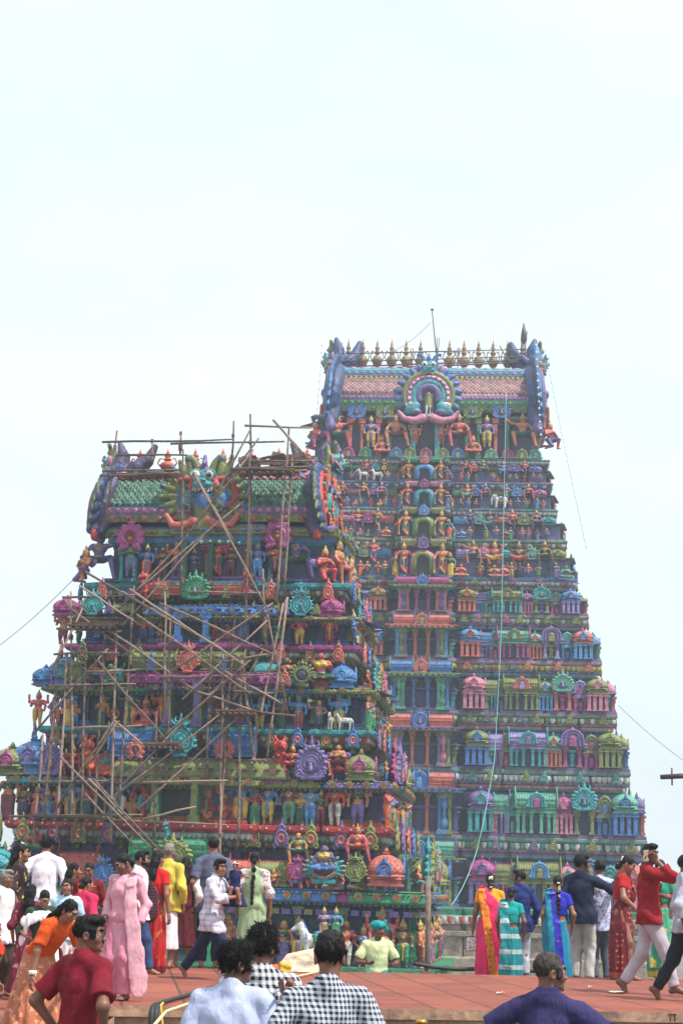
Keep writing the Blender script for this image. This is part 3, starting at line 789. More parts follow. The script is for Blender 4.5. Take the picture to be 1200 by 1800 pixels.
SPEC = [  # zk0, zk1, zl as photo heights; eave colours; wall trim; ledge colours
    (1588, 1561, 1484, ('blue', 'magenta', 'green', 'olive', 'blue', 'purple'), ('purple', 'green'), ('olive', 'green', 'teal', 'red', 'red', 'white', 'white')),
    (1389, 1370, 1306, ('teal', 'olive', 'blue', 'purple', 'olive'), ('red', 'olive'), ('olive', 'olive', 'red', 'teal', 'teal', 'white', 'red')),
    (1223, 1208, 1157, ('olive', 'blue', 'green', 'olive', 'indigo'), ('purple', 'teal'), ('olive', 'olive', 'green', 'magenta', 'magenta', 'white', 'white')),
    (1095, 1084, 1049, ('olive', 'indigo', 'olive', 'purple'), ('indigo', 'blue'), ('indigo', 'magenta', 'magenta', 'teal', 'teal', 'white', 'olive')),
]
LST = []
for i in range(4):
    w, rec, z0, cx = LL[i]; z1 = LL[i + 1][2]
    ym = rec + .2; xm = LF[i][2] - 40
    zz = [TL.face(480, SPEC[i][k], ym)[1] for k in range(3)]
    zz = [z0 + (q - z0) for q in zz]
    LST.append(left_storey(i, w, rec, LL[i + 1][0], LL[i + 1][1], z0, zz[0], zz[1], zz[2], z1, *SPEC[i][3:]) + (zz,))
    print('storey', i, [round(q, 2) for q in [z0] + zz + [z1]])

# statues standing on the ledges: (photo x, height px, kind, skin, lower, upper)
LS = [
 [(-60, 85, 'four', 'blue', 'yellow', 'red'), (-25, 85, 'lady', 'green', 'red', 'yellow'), (20, 90, 'stand', 'red', 'purple', 'green'), (55, 85, 'lady', 'skin', 'red', 'green'), (90, 85, 'four', 'sky', 'yellow', 'red'), (125, 80, 'hip', 'pink', 'green', 'blue'), (160, 85, 'pray', 'skin', 'maroon', 'yellow'),
  (200, 92, 'guard', 'red', 'green', 'yellow'), (398, 92, 'guard', 'skin', 'red', 'blue'), (425, 85, 'lady4', 'pink', 'purple', 'blue'), (448, 80, 'four', 'sky', 'yellow', 'red'), (472, 78, 'stand', 'red', 'maroon', 'green'), (497, 84, 'lady2', 'skin', 'purple', 'dkgreen'), (523, 88, 'stand', 'navy', 'yellow', 'lilac'), 
  (606, 88, 'hip', 'red', 'white', 'pink'), (638, 76, 'ladyhip', 'skin', 'magenta', 'blue'), (670, 108, 'lady4', 'pink', 'yellow', 'teal'), (707, 88, 'stand', 'brown', 'green', 'yellow')],
 [(12, 92, 'lady', 'skin', 'maroon', 'dkgreen'), (40, 70, 'sage', 'brown', 'navy', 'purple'), (62, 64, 'lady2', 'red', 'red', 'pink'), (82, 60, 'cross4', 'sky', 'blue', 'yellow'), (100, 70, 'stand', 'skin', 'maroon', 'red'), (123, 82, 'four', 'sky', 'yellow', 'blue'), (150, 76, 'lady', 'red', 'dkgreen', 'red'), (207, 92, 'four2', 'blue', 'white', 'sky'), (232, 60, 'cross', 'skin', 'maroon', 'olive'), (254, 98, 'guard', 'red', 'teal', 'red'),
  (362, 98, 'guard', 'skin', 'maroon', 'olive'), (392, 62, 'cross4', 'red', 'maroon', 'green'), (422, 98, 'four', 'sky', 'yellow', 'blue'), (448, 70, 'lady', 'skin', 'green', 'red'), (470, 84, 'stand', 'blue', 'yellow', 'sky'), (507, 84, 'stand', 'brown', 'mint', 'olive'), (527, 66, 'lady2', 'skin', 'dkgreen', 'yellow'), (545, 80, 'stand', 'sky', 'sky', 'blue'), (563, 66, 'ladyhip', 'brown', 'maroon', 'dkgreen'), (588, 84, 'stand', 'red', 'white', 'maroon'), (628, 86, 'lady4', 'skin', 'purple', 'dkgreen')],
 [(65, 64, 'four', 'pink', 'yellow', 'red'), (97, 60, 'hip', 'purple', 'orange', 'purple'), (118, 54, 'lady2', 'yellow', 'yellow', 'red'), (132, 44, 'pray', 'skin', 'blue', 'blue'), (178, 58, 'lady', 'skin', 'dkgreen', 'yellow'), (199, 44, 'stand', 'orange', 'maroon', 'red'), (228, 74, 'conch', 'brown', 'yellow', 'dkgreen'), (255, 56, 'cross', 'pink', 'red', 'white'), (284, 76, 'four', 'orange', 'red', 'yellow'),
  (366, 76, 'four', 'red', 'blue', 'purple'), (388, 48, 'cross2', 'brown', 'navy', 'olive'), (420, 66, 'lady2', 'skin', 'red', 'dkgreen'), (456, 62, 'four', 'sky', 'yellow', 'blue'), (494, 56, 'lady', 'red', 'dkgreen', 'olive'), (524, 66, 'four', 'sky', 'red', 'teal'), (560, 58, 'conch', 'skin', 'dkgreen', 'purple'), (595, 70, 'four', 'sky', 'yellow', 'blue')],
 [(110, 62, 'four', 'skin', 'maroon', 'red'), (252, 62, 'four', 'orange', 'indigo', 'purple'), (280, 42, 'cross', 'plum', 'purple', 'red'), (301, 64, 'guard', 'red', 'dkgreen', 'pink'), (376, 64, 'four2', 'orange', 'maroon', 'red'), (399, 44, 'cross', 'pink', 'red', 'pink'), (424, 58, 'four', 'blue', 'purple', 'sky'), (465, 52, 'pray', 'skin', 'dkgreen', 'yellow'), (526, 60, 'ladyhip', 'pink', 'yellow', 'magenta'), (579, 62, 'four', 'orange', 'maroon', 'skin')],
]
# upper row on the eave: (photo x, bottom y, top y, kind, colour, second colour) - 'sX' statues, 'oX' ornaments, 'pX' pavilions with width px
LU = [
 [(470, 1558, 1500, 'p', 'sala', 70, 'olive', 'red'), (523, 1545, 1500, 'o', 'tear', 34, 'magenta', 'olive'), (523, 1520, 1462, 's', 'sagesit', 'skin', 'dkgreen', 'olive'), (569, 1553, 1486, 'o', 'peacock', 72, 'teal', 'skin'), (569, 1530, 1488, 's', 'bust', 'purple', 'blue', 'yellow'), (624, 1550, 1496, 'o', 'tear', 44, 'olive', 'olive'), (627, 1515, 1448, 's', 'royal3', 'pink', 'red', 'red'),
  (676, 1558, 1488, 'p', 'kuta', 66, 'salmon', 'blue'), (480, 1558, 1524, 's', 'squat', 'skin', 'maroon', 'red'), (520, 1560, 1526, 's', 'squat2', 'pink', 'blue', 'red'), (549, 1560, 1526, 's', 'squat', 'skin', 'red', 'blue'), (591, 1560, 1524, 's', 'squat', 'pink', 'purple', 'red'), (651, 1560, 1516, 's', 'pray', 'red', 'blue', 'red'), (696, 1560, 1516, 's', 'pray', 'orange', 'orange', 'red'),
  (130, 1558, 1488, 'p', 'sala', 70, 'salmon', 'red'), (85, 1552, 1490, 'o', 'peacock', 66, 'blue', 'salmon'), (38, 1552, 1488, 'o', 'tear', 50, 'olive', 'olive'), (-12, 1558, 1486, 'p', 'kuta', 66, 'teal', 'magenta'), (180, 1550, 1500, 'o', 'tear', 42, 'blue', 'sky'), (60, 1515, 1450, 's', 'royal3', 'red', 'green', 'red'), (-50, 1552, 1490, 'o', 'lotus', 44, 'magenta', 'skin'), (425, 1552, 1500, 'p', 'sala', 50, 'salmon', 'red'),
  (258, 1520, 1462, 'p', 'sala', 64, 'green', 'green'), (348, 1520, 1462, 'p', 'sala', 64, 'green', 'green'), (303, 1528, 1464, 'o', 'kirti', 66, 'olive', 'olive'), (388, 1545, 1500, 's', 'sagesit', 'skin', 'yellow', 'purple'), (292, 1475, 1440, 'y', 'teal', 'red')],
 [(14, 1372, 1312, 'p', 'kuta', 66, 'olive', 'magenta'), (58, 1365, 1312, 's', 'royal4', 'skin', 'maroon', 'purple'), (88, 1372, 1300, 'o', 'kirti', 42, 'purple', 'orange'), (126, 1365, 1308, 's', 'royal3', 'red', 'red', 'navy'), (152, 1368, 1296, 'y', 'orange', 'red'), (176, 1370, 1318, 'p', 'sala', 44, 'salmon', 'salmon'), (228, 1330, 1272, 'p', 'sala', 74, 'blue', 'blue'), (238, 1333, 1294, 'o', 'lotus', 32, 'salmon', 'red'),
  (406, 1330, 1276, 'p', 'sala', 74, 'blue', 'blue'), (394, 1333, 1290, 'o', 'lotus', 34, 'salmon', 'red'), (316, 1330, 1252, 'o', 'tear', 58, 'teal', 'teal'), (466, 1370, 1322, 'p', 'sala', 42, 'salmon', 'salmon'), (490, 1370, 1292, 'y', 'red', 'orange'), (513, 1365, 1308, 's', 'royal3', 'red', 'red', 'indigo'), (546, 1372, 1294, 'o', 'kirti', 55, 'purple', 'lilac'), (593, 1365, 1310, 's', 'royal4', 'skin', 'maroon', 'purple'), (632, 1372, 1314, 'p', 'kuta', 54, 'olive', 'magenta')],
 [(75, 1210, 1170, 'p', 'kuta', 42, 'blue', 'sky'), (134, 1210, 1160, 'o', 'tear', 48, 'olive', 'olive'), (104, 1205, 1160, 's', 'royal4', 'purple', 'navy', 'yellow'), (166, 1205, 1160, 's', 'royal3', 'orange', 'blue', 'red'), (195, 1210, 1168, 'p', 'sala', 36, 'teal', 'teal'), (270, 1178, 1134, 'p', 'sala', 76, 'olive', 'olive'), (390, 1178, 1134, 'p', 'sala', 76, 'olive', 'olive'), (330, 1182, 1124, 'o', 'tear', 40, 'salmon', 'teal'), (265, 1180, 1142, 'o', 'antefix', 16, 'blue', 'blue'), (391, 1180, 1142, 'o', 'antefix', 16, 'blue', 'blue'),
  (468, 1208, 1150, 'p', 'sala', 44, 'teal', 'teal'), (502, 1205, 1158, 's', 'bust', 'brown', 'blue', 'maroon'), (500, 1212, 1180, 'o', 'antefix', 24, 'salmon', 'salmon'), (530, 1210, 1155, 'o', 'peacock', 42, 'olive', 'olive'), (563, 1196, 1150, 's', 'bust', 'pink', 'dkgreen', 'yellow'), (563, 1212, 1186, 'p', 'sala', 30, 'salmon', 'salmon'), (600, 1212, 1160, 'p', 'kuta', 46, 'blue', 'sky')],
 [(113, 1086, 1046, 'p', 'kuta', 44, 'magenta', 'magenta'), (162, 1088, 1040, 'o', 'tear', 42, 'teal', 'teal'), (190, 1090, 1064, 'o', 'antefix', 18, 'purple', 'purple'), (215, 1088, 1056, 'p', 'sala', 36, 'olive', 'olive'), (290, 1045, 1012, 'p', 'sala', 56, 'salmon', 'red'), (398, 1045, 1012, 'p', 'sala', 56, 'salmon', 'red'), (343, 1054, 1002, 'o', 'kirti', 48, 'green', 'mint'), (252, 1050, 1002, 'y', 'red', 'orange'), (434, 1050, 998, 'y', 'red', 'orange'), (290, 1052, 1026, 'o', 'antefix', 16, 'olive', 'olive'), (397, 1052, 1026, 'o', 'antefix', 16, 'olive', 'olive'),
  (465, 1088, 1058, 'p', 'sala', 42, 'olive', 'olive'), (500, 1088, 1060, 'o', 'antefix', 18, 'purple', 'purple'), (528, 1088, 1034, 'o', 'tear', 44, 'teal', 'sky'), (556, 1090, 1070, 'o', 'antefix', 16, 'olive', 'olive'), (581, 1086, 1044, 'p', 'kuta', 42, 'magenta', 'magenta')],
]
def px2m(T, px, y, h, rec): return T.face(px, y - h, rec)[1] - T.face(px, y, rec)[1]
CZ = []
for i in range(4):
    st, po, yf, ww, zz = LST[i]; w, rec, z0, cx = LL[i]; s = .75
    for px, h, k, c1, c2, c3 in LS[i]:
        ry = rec + .30
        lx, _ = TL.face(px, LF[i][0], ry)
        b = MB()
        put_statue(TL, st, k, lx, ry, z0 + .0, px2m(TL, px, LF[i][0], h, ry) * 1.0, c1, c2, c3, rz=rnd.uniform(-.12, .12))
    for it in LU[i]:
        px, yb_, yt = it[:3]
        inner = abs(px - (LF[i][1] + LF[i][2]) / 2) < 115
        ry = yf - (.62 if not inner else .75) + (.0 if it[3] == 'p' else (-.22 if it[3] == 'o' else -.05))
        if it[3] == 's' and it[4] not in ('squat', 'squat2', 'pray'): ry = yf - .58
        if it[3] == 's' and it[4] == 'bust' and it[1] == 1530: ry = yf - 1.1
        if it[3] == 'o' and it[4] == 'antefix': ry -= .25
        lx, lz = TL.face(px, yb_, ry); h = px2m(TL, px, yb_, yb_ - yt, ry)
        lz = max(lz, zz[1] - .02)
        m1 = h / (yb_ - yt)
        if it[3] == 's': put_statue(TL, st, it[4], lx, ry, lz, h, *it[5:8])
        elif it[3] == 'o': put_orn(TL, st, it[4], lx, ry, lz, it[5] * m1 * 1.12, h * (1.0 if it[4] != 'antefix' else 1.05), it[6], it[7])
        elif it[3] == 'p': put_pav(TL, st, it[4], lx, ry + .25, lz, it[5] * m1, h, it[6], it[7])
        elif it[3] == 'y':
            TL.put(st, 'beast_statue', YALI if 'YALI' in globals() else globals().setdefault('YALI', yali_mesh()), cols(it[4], it[5]), lx, ry, lz, h / 1.08, rnd.choice((-.5, .5)))
    for j in range(16):      # small figures filling the gaps behind
        t = -1 + 2 * (j + .5) / 16
        if abs(t) < .3: continue
        put_statue(TL, st, rnd.choice(['royal3', 'cross', 'sagesit', 'squat', 'bust', 'pray']), t * ww, yf - .42, zz[1], (zz[2] - zz[1]) * rnd.uniform(.55, .75), rz=rnd.uniform(-.3, .3), name='niche_statue')
    # shields along the ledge front, and everything round the corner on the right side
    z1 = LL[i + 1][2]; hl = z1 - zz[2]
    wl, rl = LL[i + 1][0] - .2, LL[i + 1][1] + .23
    nA = [13, 12, 10, 9][i]
    for j in range(nA):
        t = -1 + 2 * (j + .5) / nA
        if abs(t) < .3 and i > 0: continue
        put_orn(TL, st, 'antefix', t * wl, rl - .12 - (.2 if (abs(t) > .84 or .42 < abs(t) < .62) else 0), zz[2] - .1, hl * 1.05, hl * 1.62, [('olive', 'purple'), ('olive', 'blue'), ('olive', 'salmon'), ('salmon', 'blue')][i][j % 2], 'salmon', name='antefix')
    D = L_DEPTH - 2 * rec
    for j in range(5):
        yy = rec + D * (j + .5) / 5
        put_orn(TL, st, 'antefix', wl + .34, yy, zz[2] - .1, hl * 1.05, hl * 1.62, ['olive', 'purple', 'salmon', 'blue'][(i + j) % 4], 'salmon', rz=R(90), name='antefix')
        hs = px2m(TL, 600, LF[i][0], [84, 82, 64, 58][i], rec)
        put_statue(TL, st, rnd.choice(['four', 'lady', 'stand', 'guard', 'bless', 'pray', 'lady4']), w - .22, yy - .45, z0, hs * rnd.uniform(.9, 1.08), rz=R(90) + rnd.uniform(-.2, .2))
        put_statue(TL, st, rnd.choice(['hip', 'ladyhip', 'bless', 'guard2', 'lady2']), w - .22, yy + .45, z0, hs * rnd.uniform(.8, 1.0), rz=R(90) + rnd.uniform(-.2, .2))
    hh = zz[2] - zz[1]
    for j, (kk, c1, c2) in enumerate([('kuta', ['salmon', 'olive', 'blue', 'magenta'][i], 'magenta'), ('tear', ['teal', 'magenta', 'teal', 'teal'][i], 'olive'), ('kirti', ['olive', 'purple', 'olive', 'purple'][i], 'salmon'), ('peacock', ['teal', 'purple', 'magenta', 'red'][i], 'skin'), ('kuta', 'olive', 'blue')]):
        yy = rec + .4 + (D - .8) * j / 4
        if kk == 'kuta':
            if j: put_pav(TL, st, 'kuta', ww + .15, yy, zz[1], hh * 1.05, hh * 1.15, c1, c2)
        else: put_orn(TL, st, kk, ww + .5, yy, zz[1], hh * 1.3, hh * 1.35, c1, c2, rz=R(90))
    for j in range(4):
        put_statue(TL, st, rnd.choice(['royal3', 'sagesit', 'squat', 'pray', 'squat2']), ww + .38, rec + .4 + (D - .8) * (j + .5) / 4, zz[1], hh * rnd.uniform(.6, .8), rz=R(90))
    # the left flank, seen only as an edge
    for j in range(3):
        yy = rec + .5 + (D - .8) * j / 4
        put_orn(TL, st, 'antefix', -wl - .34, rec + D * (j + .5) / 5, zz[2] - .1, hl * 1.05, hl * 1.62, ['olive', 'purple', 'salmon', 'blue'][(i + j) % 4], 'salmon', rz=R(-90), name='antefix')
        put_statue(TL, st, rnd.choice(['four', 'lady', 'stand', 'guard']), -w + .25, yy + .3, z0, hs * .95, rz=R(-90))
        put_orn(TL, st, ['kirti', 'tear', 'peacock'][j], -ww - .45, yy + .2, zz[1], hh * 1.2, hh * 1.3, rz=R(-90)) if j else put_pav(TL, st, 'kuta', -ww - .1, yy, zz[1], hh * 1.1, hh * 1.2)
        put_statue(TL, st, rnd.choice(['royal3', 'sagesit', 'pray']), -ww - .45, yy + .9, zz[1], hh * .8, rz=R(-90))
    # central porch: jambs, and a black panel that paints the shade inside the doorway
    dx0, dx1 = [(300, 362), (285, 341), (308, 346), (326, 362)][i]
    dtop = [1575, 1366, 1202, 1080][i]
    a, _ = TL.face(dx0, LF[i][0] - 20, rec + .3); c, _ = TL.face(dx1, LF[i][0] - 20, rec + .3); zt = TL.face(340, dtop, rec + .3)[1]
    db = MB(); xm, hw = (a + c) / 2, (c - a) / 2; zc, hz = (z0 + zt) / 2, (zt - z0) / 2
    ydo = yf - .5
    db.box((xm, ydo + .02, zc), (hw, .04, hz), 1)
    for q in (-1, 1):
        db.box((xm + q * (hw + .12), ydo - .22, zc), (.12, .32, hz), 0); db.box((xm + q * (hw + .12), ydo - .50, z0 + .12), (.17, .1, .12), 2); db.box((xm + q * (hw + .12), ydo - .50, zt - .14), (.17, .1, .1), 2)
        db.box((xm + q * (hw + .12), ydo - .50, zc), (.09, .09, hz), 2)
    db.box((xm, ydo - .22, zt + .08), (hw + .3, .36, .08), 2)
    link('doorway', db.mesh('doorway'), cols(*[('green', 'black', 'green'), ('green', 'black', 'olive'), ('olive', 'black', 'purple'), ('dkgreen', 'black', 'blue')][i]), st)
    # porch eave over the door
    ye0, ye1, xa, xb, ec = [(1560, 1530, 215, 400, ('purple', 'magenta')), (1366, 1334, 190, 460, ('olive', 'magenta')), (1201, 1180, 212, 447, ('magenta', 'magenta')), (1082, 1062, 250, 446, ('blue', 'olive'))][i]
    ry = yf - .9
    xa, zb = TL.face(xa, ye0, ry); xb, zt2 = TL.face(xb, ye1, ry); eb = MB()
    xm2, hw2 = (xa + xb) / 2, (xb - xa) / 2
    pl = plan(hw2, ry + .35, yf + .2, [(-.42, .42, .18)])
    sweep(eb, pl, [(-.1, zb - .12, 0), (.1, zb - .08, 1), (.12, zb, 0), (.34, zb + .02, [0, 0, 0, 1, 0, 0, 0]), (.36, zb + .10, [0, 0, 0, 1, 0, 0, 0]), (.28, zb + (zt2 - zb) * .6, [0, 0, 0, 1, 0, 0, 0]), (.14, zt2 - .05, 0), (.17, zt2 - .02, 0), (.12, zt2, 0), (-.6, zt2 + .01, 0)])
    eb.add([(p[0], p[1], zt2) for p in offset(pl, -.2)], [tuple(range(len(pl)))], 0)
    edge_row(eb, pl, .33, zb + (zt2 - zb) * .45, .6, curl(.12, 0), ('f',)); edge_row(eb, pl, .2, zb - .04, .17, block(.08, .08, .06, 1), ('f', 'r')); edge_row(eb, pl, .34, zb + .06, .14, block(.07, .04, .05, [1, 2]), ('f', 'r')); edge_row(eb, pl, .17, zt2 - .05, .16, block(.09, .05, .05, [1, 2]), ('f', 'r')); edge_row(eb, pl, .31, zb + (zt2 - zb) * .5, .3, block(.16, .03, .10, [1, 0]), ('f', 'r'))
    link('porch_eave', eb.mesh('porch_eave'), cols(*ec) + cols('purple'), st)
    for q in (-1, 1):
        T_ = TL.put(st, 'pillar', pav('pillar'), cols('blue', 'olive'), xm2 + q * (hw2 - .25), ry + .45, z0, 1, 0, sx=(.85, .85, zb - .1 - z0))
# horse with two riders at the lowest ledge
st0 = LST[0][0]; w, rec, z0, cx = LL[0]
lx, _ = TL.face(560, 1680, rec - .1); TL.put(st0, 'horse_statue', horse_mesh(), cols('white', 'blue', 'green'), lx, rec - .05, z0, 1.15, R(18))
for dx, k, c in ((.12, 'bless', ('purple', 'yellow', 'lilac')), (.48, 'lady', ('teal', 'green', 'blue'))): put_statue(TL, st0, k, lx + dx, rec - .05, z0 + .78, .95, *c)
hm = horse_mesh('calf')
for T_, i, px, y, hp in ((TL, 2, 583, 1279, 36), (TL, 2, 606, 1279, 36)):
    lx, _ = TL.face(px, y, LL[i][1] + .2); TL.put(LST[i][0], 'cow_statue', hm, cols('white', 'dark', 'white'), lx, LL[i][1] + .15, LL[i][2], .48, R(80 if px < 595 else 10), None)
# green plinth the statues stand on and the stone base under the tower
b = MB(); w, rec, z0, cx = LL[0]
po = plan(w + .1, rec - .1, L_DEPTH - rec + .1, [(-1, -.84, .15), (-.62, -.42, .15), (-.27, .27, .3), (.42, .62, .15), (.84, 1, .15)], [(-.3, .3, .2)])
gz = -3.2
sweep(b, po, [(.9, gz, 1), (.9, gz + .6, 1), (.6, gz + .7, 1), (.6, z0 - 1.2, 1), (.3, z0 - 1.15, 2), (.3, z0 - .95, 3), (.12, z0 - .9, 2), (.12, z0 - .7, 0), (.3, z0 - .66, 0), (.36, z0 - .55, 0), (.2, z0 - .5, 2), (.2, z0 - .42, 0), (.05, z0 - .36, 0), (.05, z0 - .12, 0), (.15, z0 - .1, 0), (.15, z0, 0), (-1.5, z0 + .005, 0)])
edge_row(b, po, .08, z0 - .24, .3, block(.16, .14, .05, [0, 3])); edge_row(b, po, .3, z0 - .8, .8, curl(.15, 2))
link('plinth', b.mesh('plinth'), [P('green'), paint('stone', lin((150, 138, 122)), .85), P('salmon'), P('olive'), P('olive')], TL.root)
# ------------------------------------------------------------------ beast heads and big gables
def beast_head():
    s = SDF()     # 1 wide, centre at origin, looks to -y. 0 face 1 white 2 horns 3 dark 4 rose 5 crest
    s.ell((0, .05, .05), (.34, .28, .30), .03, 0); s.ell((0, -.12, -.1), (.27, .22, .14), .04, 0); s.ell((0, -.27, -.03), (.12, .1, .08), .03, 0)
    for q in (-1, 1):
        s.ell((q * .16, -.2, .12), (.115, .1, .115), .004, 1); s.ell((q * .165, -.28, .11), (.055, .04, .055), .002, 3)
        s.arc((q * .16, -.22, .12), .13, -10, 190, .035, .004, 0, n=8)
        s.path([(q * .18, .0, .32), (q * .24, .0, .48), (q * .34, -.02, .60), (q * .44, -.02, .60), (q * .46, -.02, .52)], .10, .035, .01, 2)
        s.ell((q * .42, .06, .02), (.17, .05, .2), .01, 4, M=Matrix.Rotation(q * R(35), 3, 'Y'))
        s.ell((q * .06, -.35, -.05), (.03, .03, .025), .004, 3)
        s.path([(q * .05, -.22, -.2), (q * .22, -.16, -.17), (q * .32, -.05, -.06)], .05, .04, .01, 4)
        for x in (.07, .15, .22): s.cone((q * x, -.27 + x * .4, -.17), (q * x, -.28 + x * .4, -.28), .03, .008, .002, 1)
    s.ell((0, -.12, -.26), (.22, .14, .1), .004, 3); s.path([(-.24, -.08, -.3), (0, -.22, -.38), (.24, -.08, -.3)], .045, .045, .01, 0)
    s.path([(0, -.05, .3), (0, -.08, .46), (0, -.05, .62)], .09, .04, .01, 5); s.ell((0, -.15, .42), (.05, .04, .06), .003, 5)
    return s.mesh('beast_head', .022)
def flame_fan():
    s = SDF()     # 1 wide, base z=0: two wings of plumes about a blue body with scrolled feet. 0 plume 1 accent 2 body 3 feet 4 dark
    for q in (-1, 1):
        for i in range(8):
            a = R(-35 + 118 * i / 7); L = .30 + .05 * math.sin(i)
            c = (q * (.16 + .26 * math.cos(a)), -.02, .48 + .36 * math.sin(a))
            s.ell(c, (.17, .05, .05), .003, 0, M=Matrix.Rotation(-a if q > 0 else a - math.pi, 3, 'Y'))
            t = (q * (.16 + .38 * math.cos(a)), -.05, .48 + .5 * math.sin(a)); s.ell(t, (.035, .03, .035), .002, 2 if i % 2 else 0)
        s.arc((q * .2, -.07, .5), .2, -60, 120, .03, .003, 1, n=9)
        s.ell((q * .22, -.06, .42), (.10, .07, .16), .004, 2); s.ell((q * .13, -.08, .6), (.07, .06, .1), .004, 1)
        for z in (.3, .42, .54): s.arc((q * .2, -.12, z), .05, 0, 360, .016, .002, 0, n=7)
        s.path([(q * .1, -.1, .12), (q * .22, -.12, .06), (q * .36, -.12, .07), (q * .44, -.12, .2)], .06, .035, .004, 3)
    s.ell((0, -.06, .35), (.13, .09, .22), .01, 0); s.ell((0, -.12, .4), (.09, .06, .15), .004, 2); s.ell((0, -.14, .62), (.08, .06, .07), .004, 1); s.box((0, -.03, .1), (.13, .08, .1), .02, .004, 0)
    s.ell((0, 0, .45), (.34, .05, .38), .004, 4)
    return s.mesh('flame_fan', .02)
def torana():
    s = SDF()     # the far tower's great horseshoe. 0 plume 1..4 rings 5 feet 6 dark 7 white
    for i in range(17):
        a = R(-38 + 256 * i / 16); s.ell((.43 * math.cos(a), .0, .5 + .43 * math.sin(a)), (.12, .05, .05), .003, 0, M=Matrix.Rotation(-a + .25 * math.copysign(1, math.cos(a)), 3, 'Y'))
    s.ell((0, .02, .5), (.42, .05, .42), .004, 6)
    for r, m, t in ((.385, 1, .04), (.31, 2, .045), (.235, 3, .045), (.16, 4, .05)): s.arc((0, -.04, .48), r, -25, 205, t, .002, m, n=20)
    for i in range(13): a = R(-10 + 200 * i / 12); s.ell((.31 * math.cos(a), -.09, .48 + .31 * math.sin(a)), (.018,) * 3, .002, 7)
    for q in (-1, 1):
        s.path([(q * .08, -.08, .1), (q * .22, -.1, .05), (q * .38, -.1, .09), (q * .47, -.1, .2)], .075, .03, .004, 5); s.ell((q * .25, -.08, .26), (.14, .06, .09), .004, 3, M=Matrix.Rotation(q * R(35), 3, 'Y'))
        s.ell((q * .2, -.1, .2), (.1, .05, .05), .004, 4); s.arc((q * .29, -.1, .29), .05, 0, 360, .02, .002, 7, n=7)
    s.box((0, -.03, .3), (.09, .05, .22), .05, .003, 6); s.cone((0, -.08, .28), (0, -.08, .46), .06, .04, .004, 1); s.ell((0, -.09, .49), (.035, .03, .04), .003, 5)
    for q in (-1, 1): s.path([(q * .03, -.14, .28), (q * .026, -.14, .16), (q * .012, -.14, .12)], .012, .012, .002, 7)
    return s.mesh('torana', .016)
HEAD, FAN, TOR = beast_head(), flame_fan(), torana()

def gable_mesh(ry, hz, th, flare, nf):
    """plate standing across the ridge end (in y,z), plumes along its rim; x points outward. 0 plume 1 plate 2 edge 3 horn, and ridge lines painted as plume highlights"""
    s = SDF(); h = max(.04, ry / 60)
    def rim(t):   # t 0 bottom .. 1 top: y (front half), z
        a = R(-24 + 112 * t); return -ry * (math.cos(a) * (1 + .10 * math.sin(t * math.pi))), hz * (.28 + .64 * math.sin(a))
    for sd in (1, -1):
        pr = None
        for i in range(nf + 1):
            t = i / nf; y, z = rim(t); y *= sd; x = flare * (1 - t) ** 2
            s.ell((x + th * .45, y * 1.02, z + .06 * ry), (th * .40, ry * .085, ry * 1.25 / nf), .002, 0, M=Matrix.Rotation(sd * R(-34 + 74 * t), 3, 'X') @ Matrix.Rotation(R(-12), 3, 'Y'))
            Mq = Matrix.Rotation(sd * R(-34 + 74 * t), 3, 'X'); q0 = Vector((x + th * .45, y * 1.02, z + .06 * ry)); qv = Mq @ Vector((0, -sd * ry * .085, 0)); qz = Mq @ Vector((0, 0, ry * 1.0 / nf))
            s.cone(tuple(q0 + qv - qz), tuple(q0 + qv + qz), ry * .02, ry * .012, .004, 3)  # lighter ridge line painted on the plume as a highlight
            if pr:
                s.cone((pr[0] + th * .9, pr[1] * .98, pr[2]), (x + th * .9, y * .98, z), ry * (.012 + .028 * min(1, (i - 1) / 3)), ry * (.012 + .028 * min(1, i / 3)), .01, 2)
                s.cone((pr[0] + th * .05, pr[1] * .90, pr[2] * .97), (x + th * .05, y * .90, z * .97), ry * .055, ry * .055, .03, 1)
                s.cone((pr[0] * .5 + th * .3, pr[1] * .84, pr[2] * .97), (x * .5 + th * .3, y * .84, z * .97), ry * .1, ry * .1, .03, 1)
            pr = (x, y, z)
        y, z = rim(0); y *= sd; x = flare
        s.path([(x * .4, y * .94, z + .16 * ry), (x * .8, y * 1.0, z), (x * 1.1, y * 1.02, z + .05 * ry), (x * 1.25, y * 1.0, z + .26 * ry)], ry * .10, ry * .04, .03, 1)
        s.path([(x * 1.1, y * 1.06, z - .1 * ry), (x * 1.4, y * 1.04, z + .04 * ry), (x * 1.5, y * 1.0, z + .22 * ry)], ry * .06, ry * .03, .01, 2)
    s.ell((th * .3, 0, hz * .5), (th * .4, ry * .88, hz * .46), .02, 1)
    # top: an upright leaf outside and a horn sweeping in over the ridge, both upturned
    for y in (-.10, .10):
        s.path([(th * .3, y * .3 * ry, hz * .9), (th * .75, y * ry, hz * 1.08), (th * .6, y * ry, hz * 1.24), (th * .95, y * .6 * ry, hz * 1.40)], ry * .15, ry * .03, .03, 1)
        s.path([(th * .1, y * .5 * ry, hz * .92), (-th * .7, y * .8 * ry, hz * 1.05), (-th * 1.5, y * .6 * ry, hz * 1.16), (-th * 2.1, y * .3 * ry, hz * 1.36)], ry * .15, ry * .035, .03, 1)
    s.path([(th * 1.0, -.2 * ry, hz * .95), (th * 1.2, -.2 * ry, hz * 1.15), (th * 1.0, -.16 * ry, hz * 1.3)], ry * .06, ry * .03, .01, 3)
    s.path([(th * .9, -.24 * ry, hz * .9), (th * .2, -.26 * ry, hz * 1.02), (-th * .8, -.22 * ry, hz * 1.13)], ry * .04, ry * .025, .01, 2)
    return s.mesh('gable_end', h)

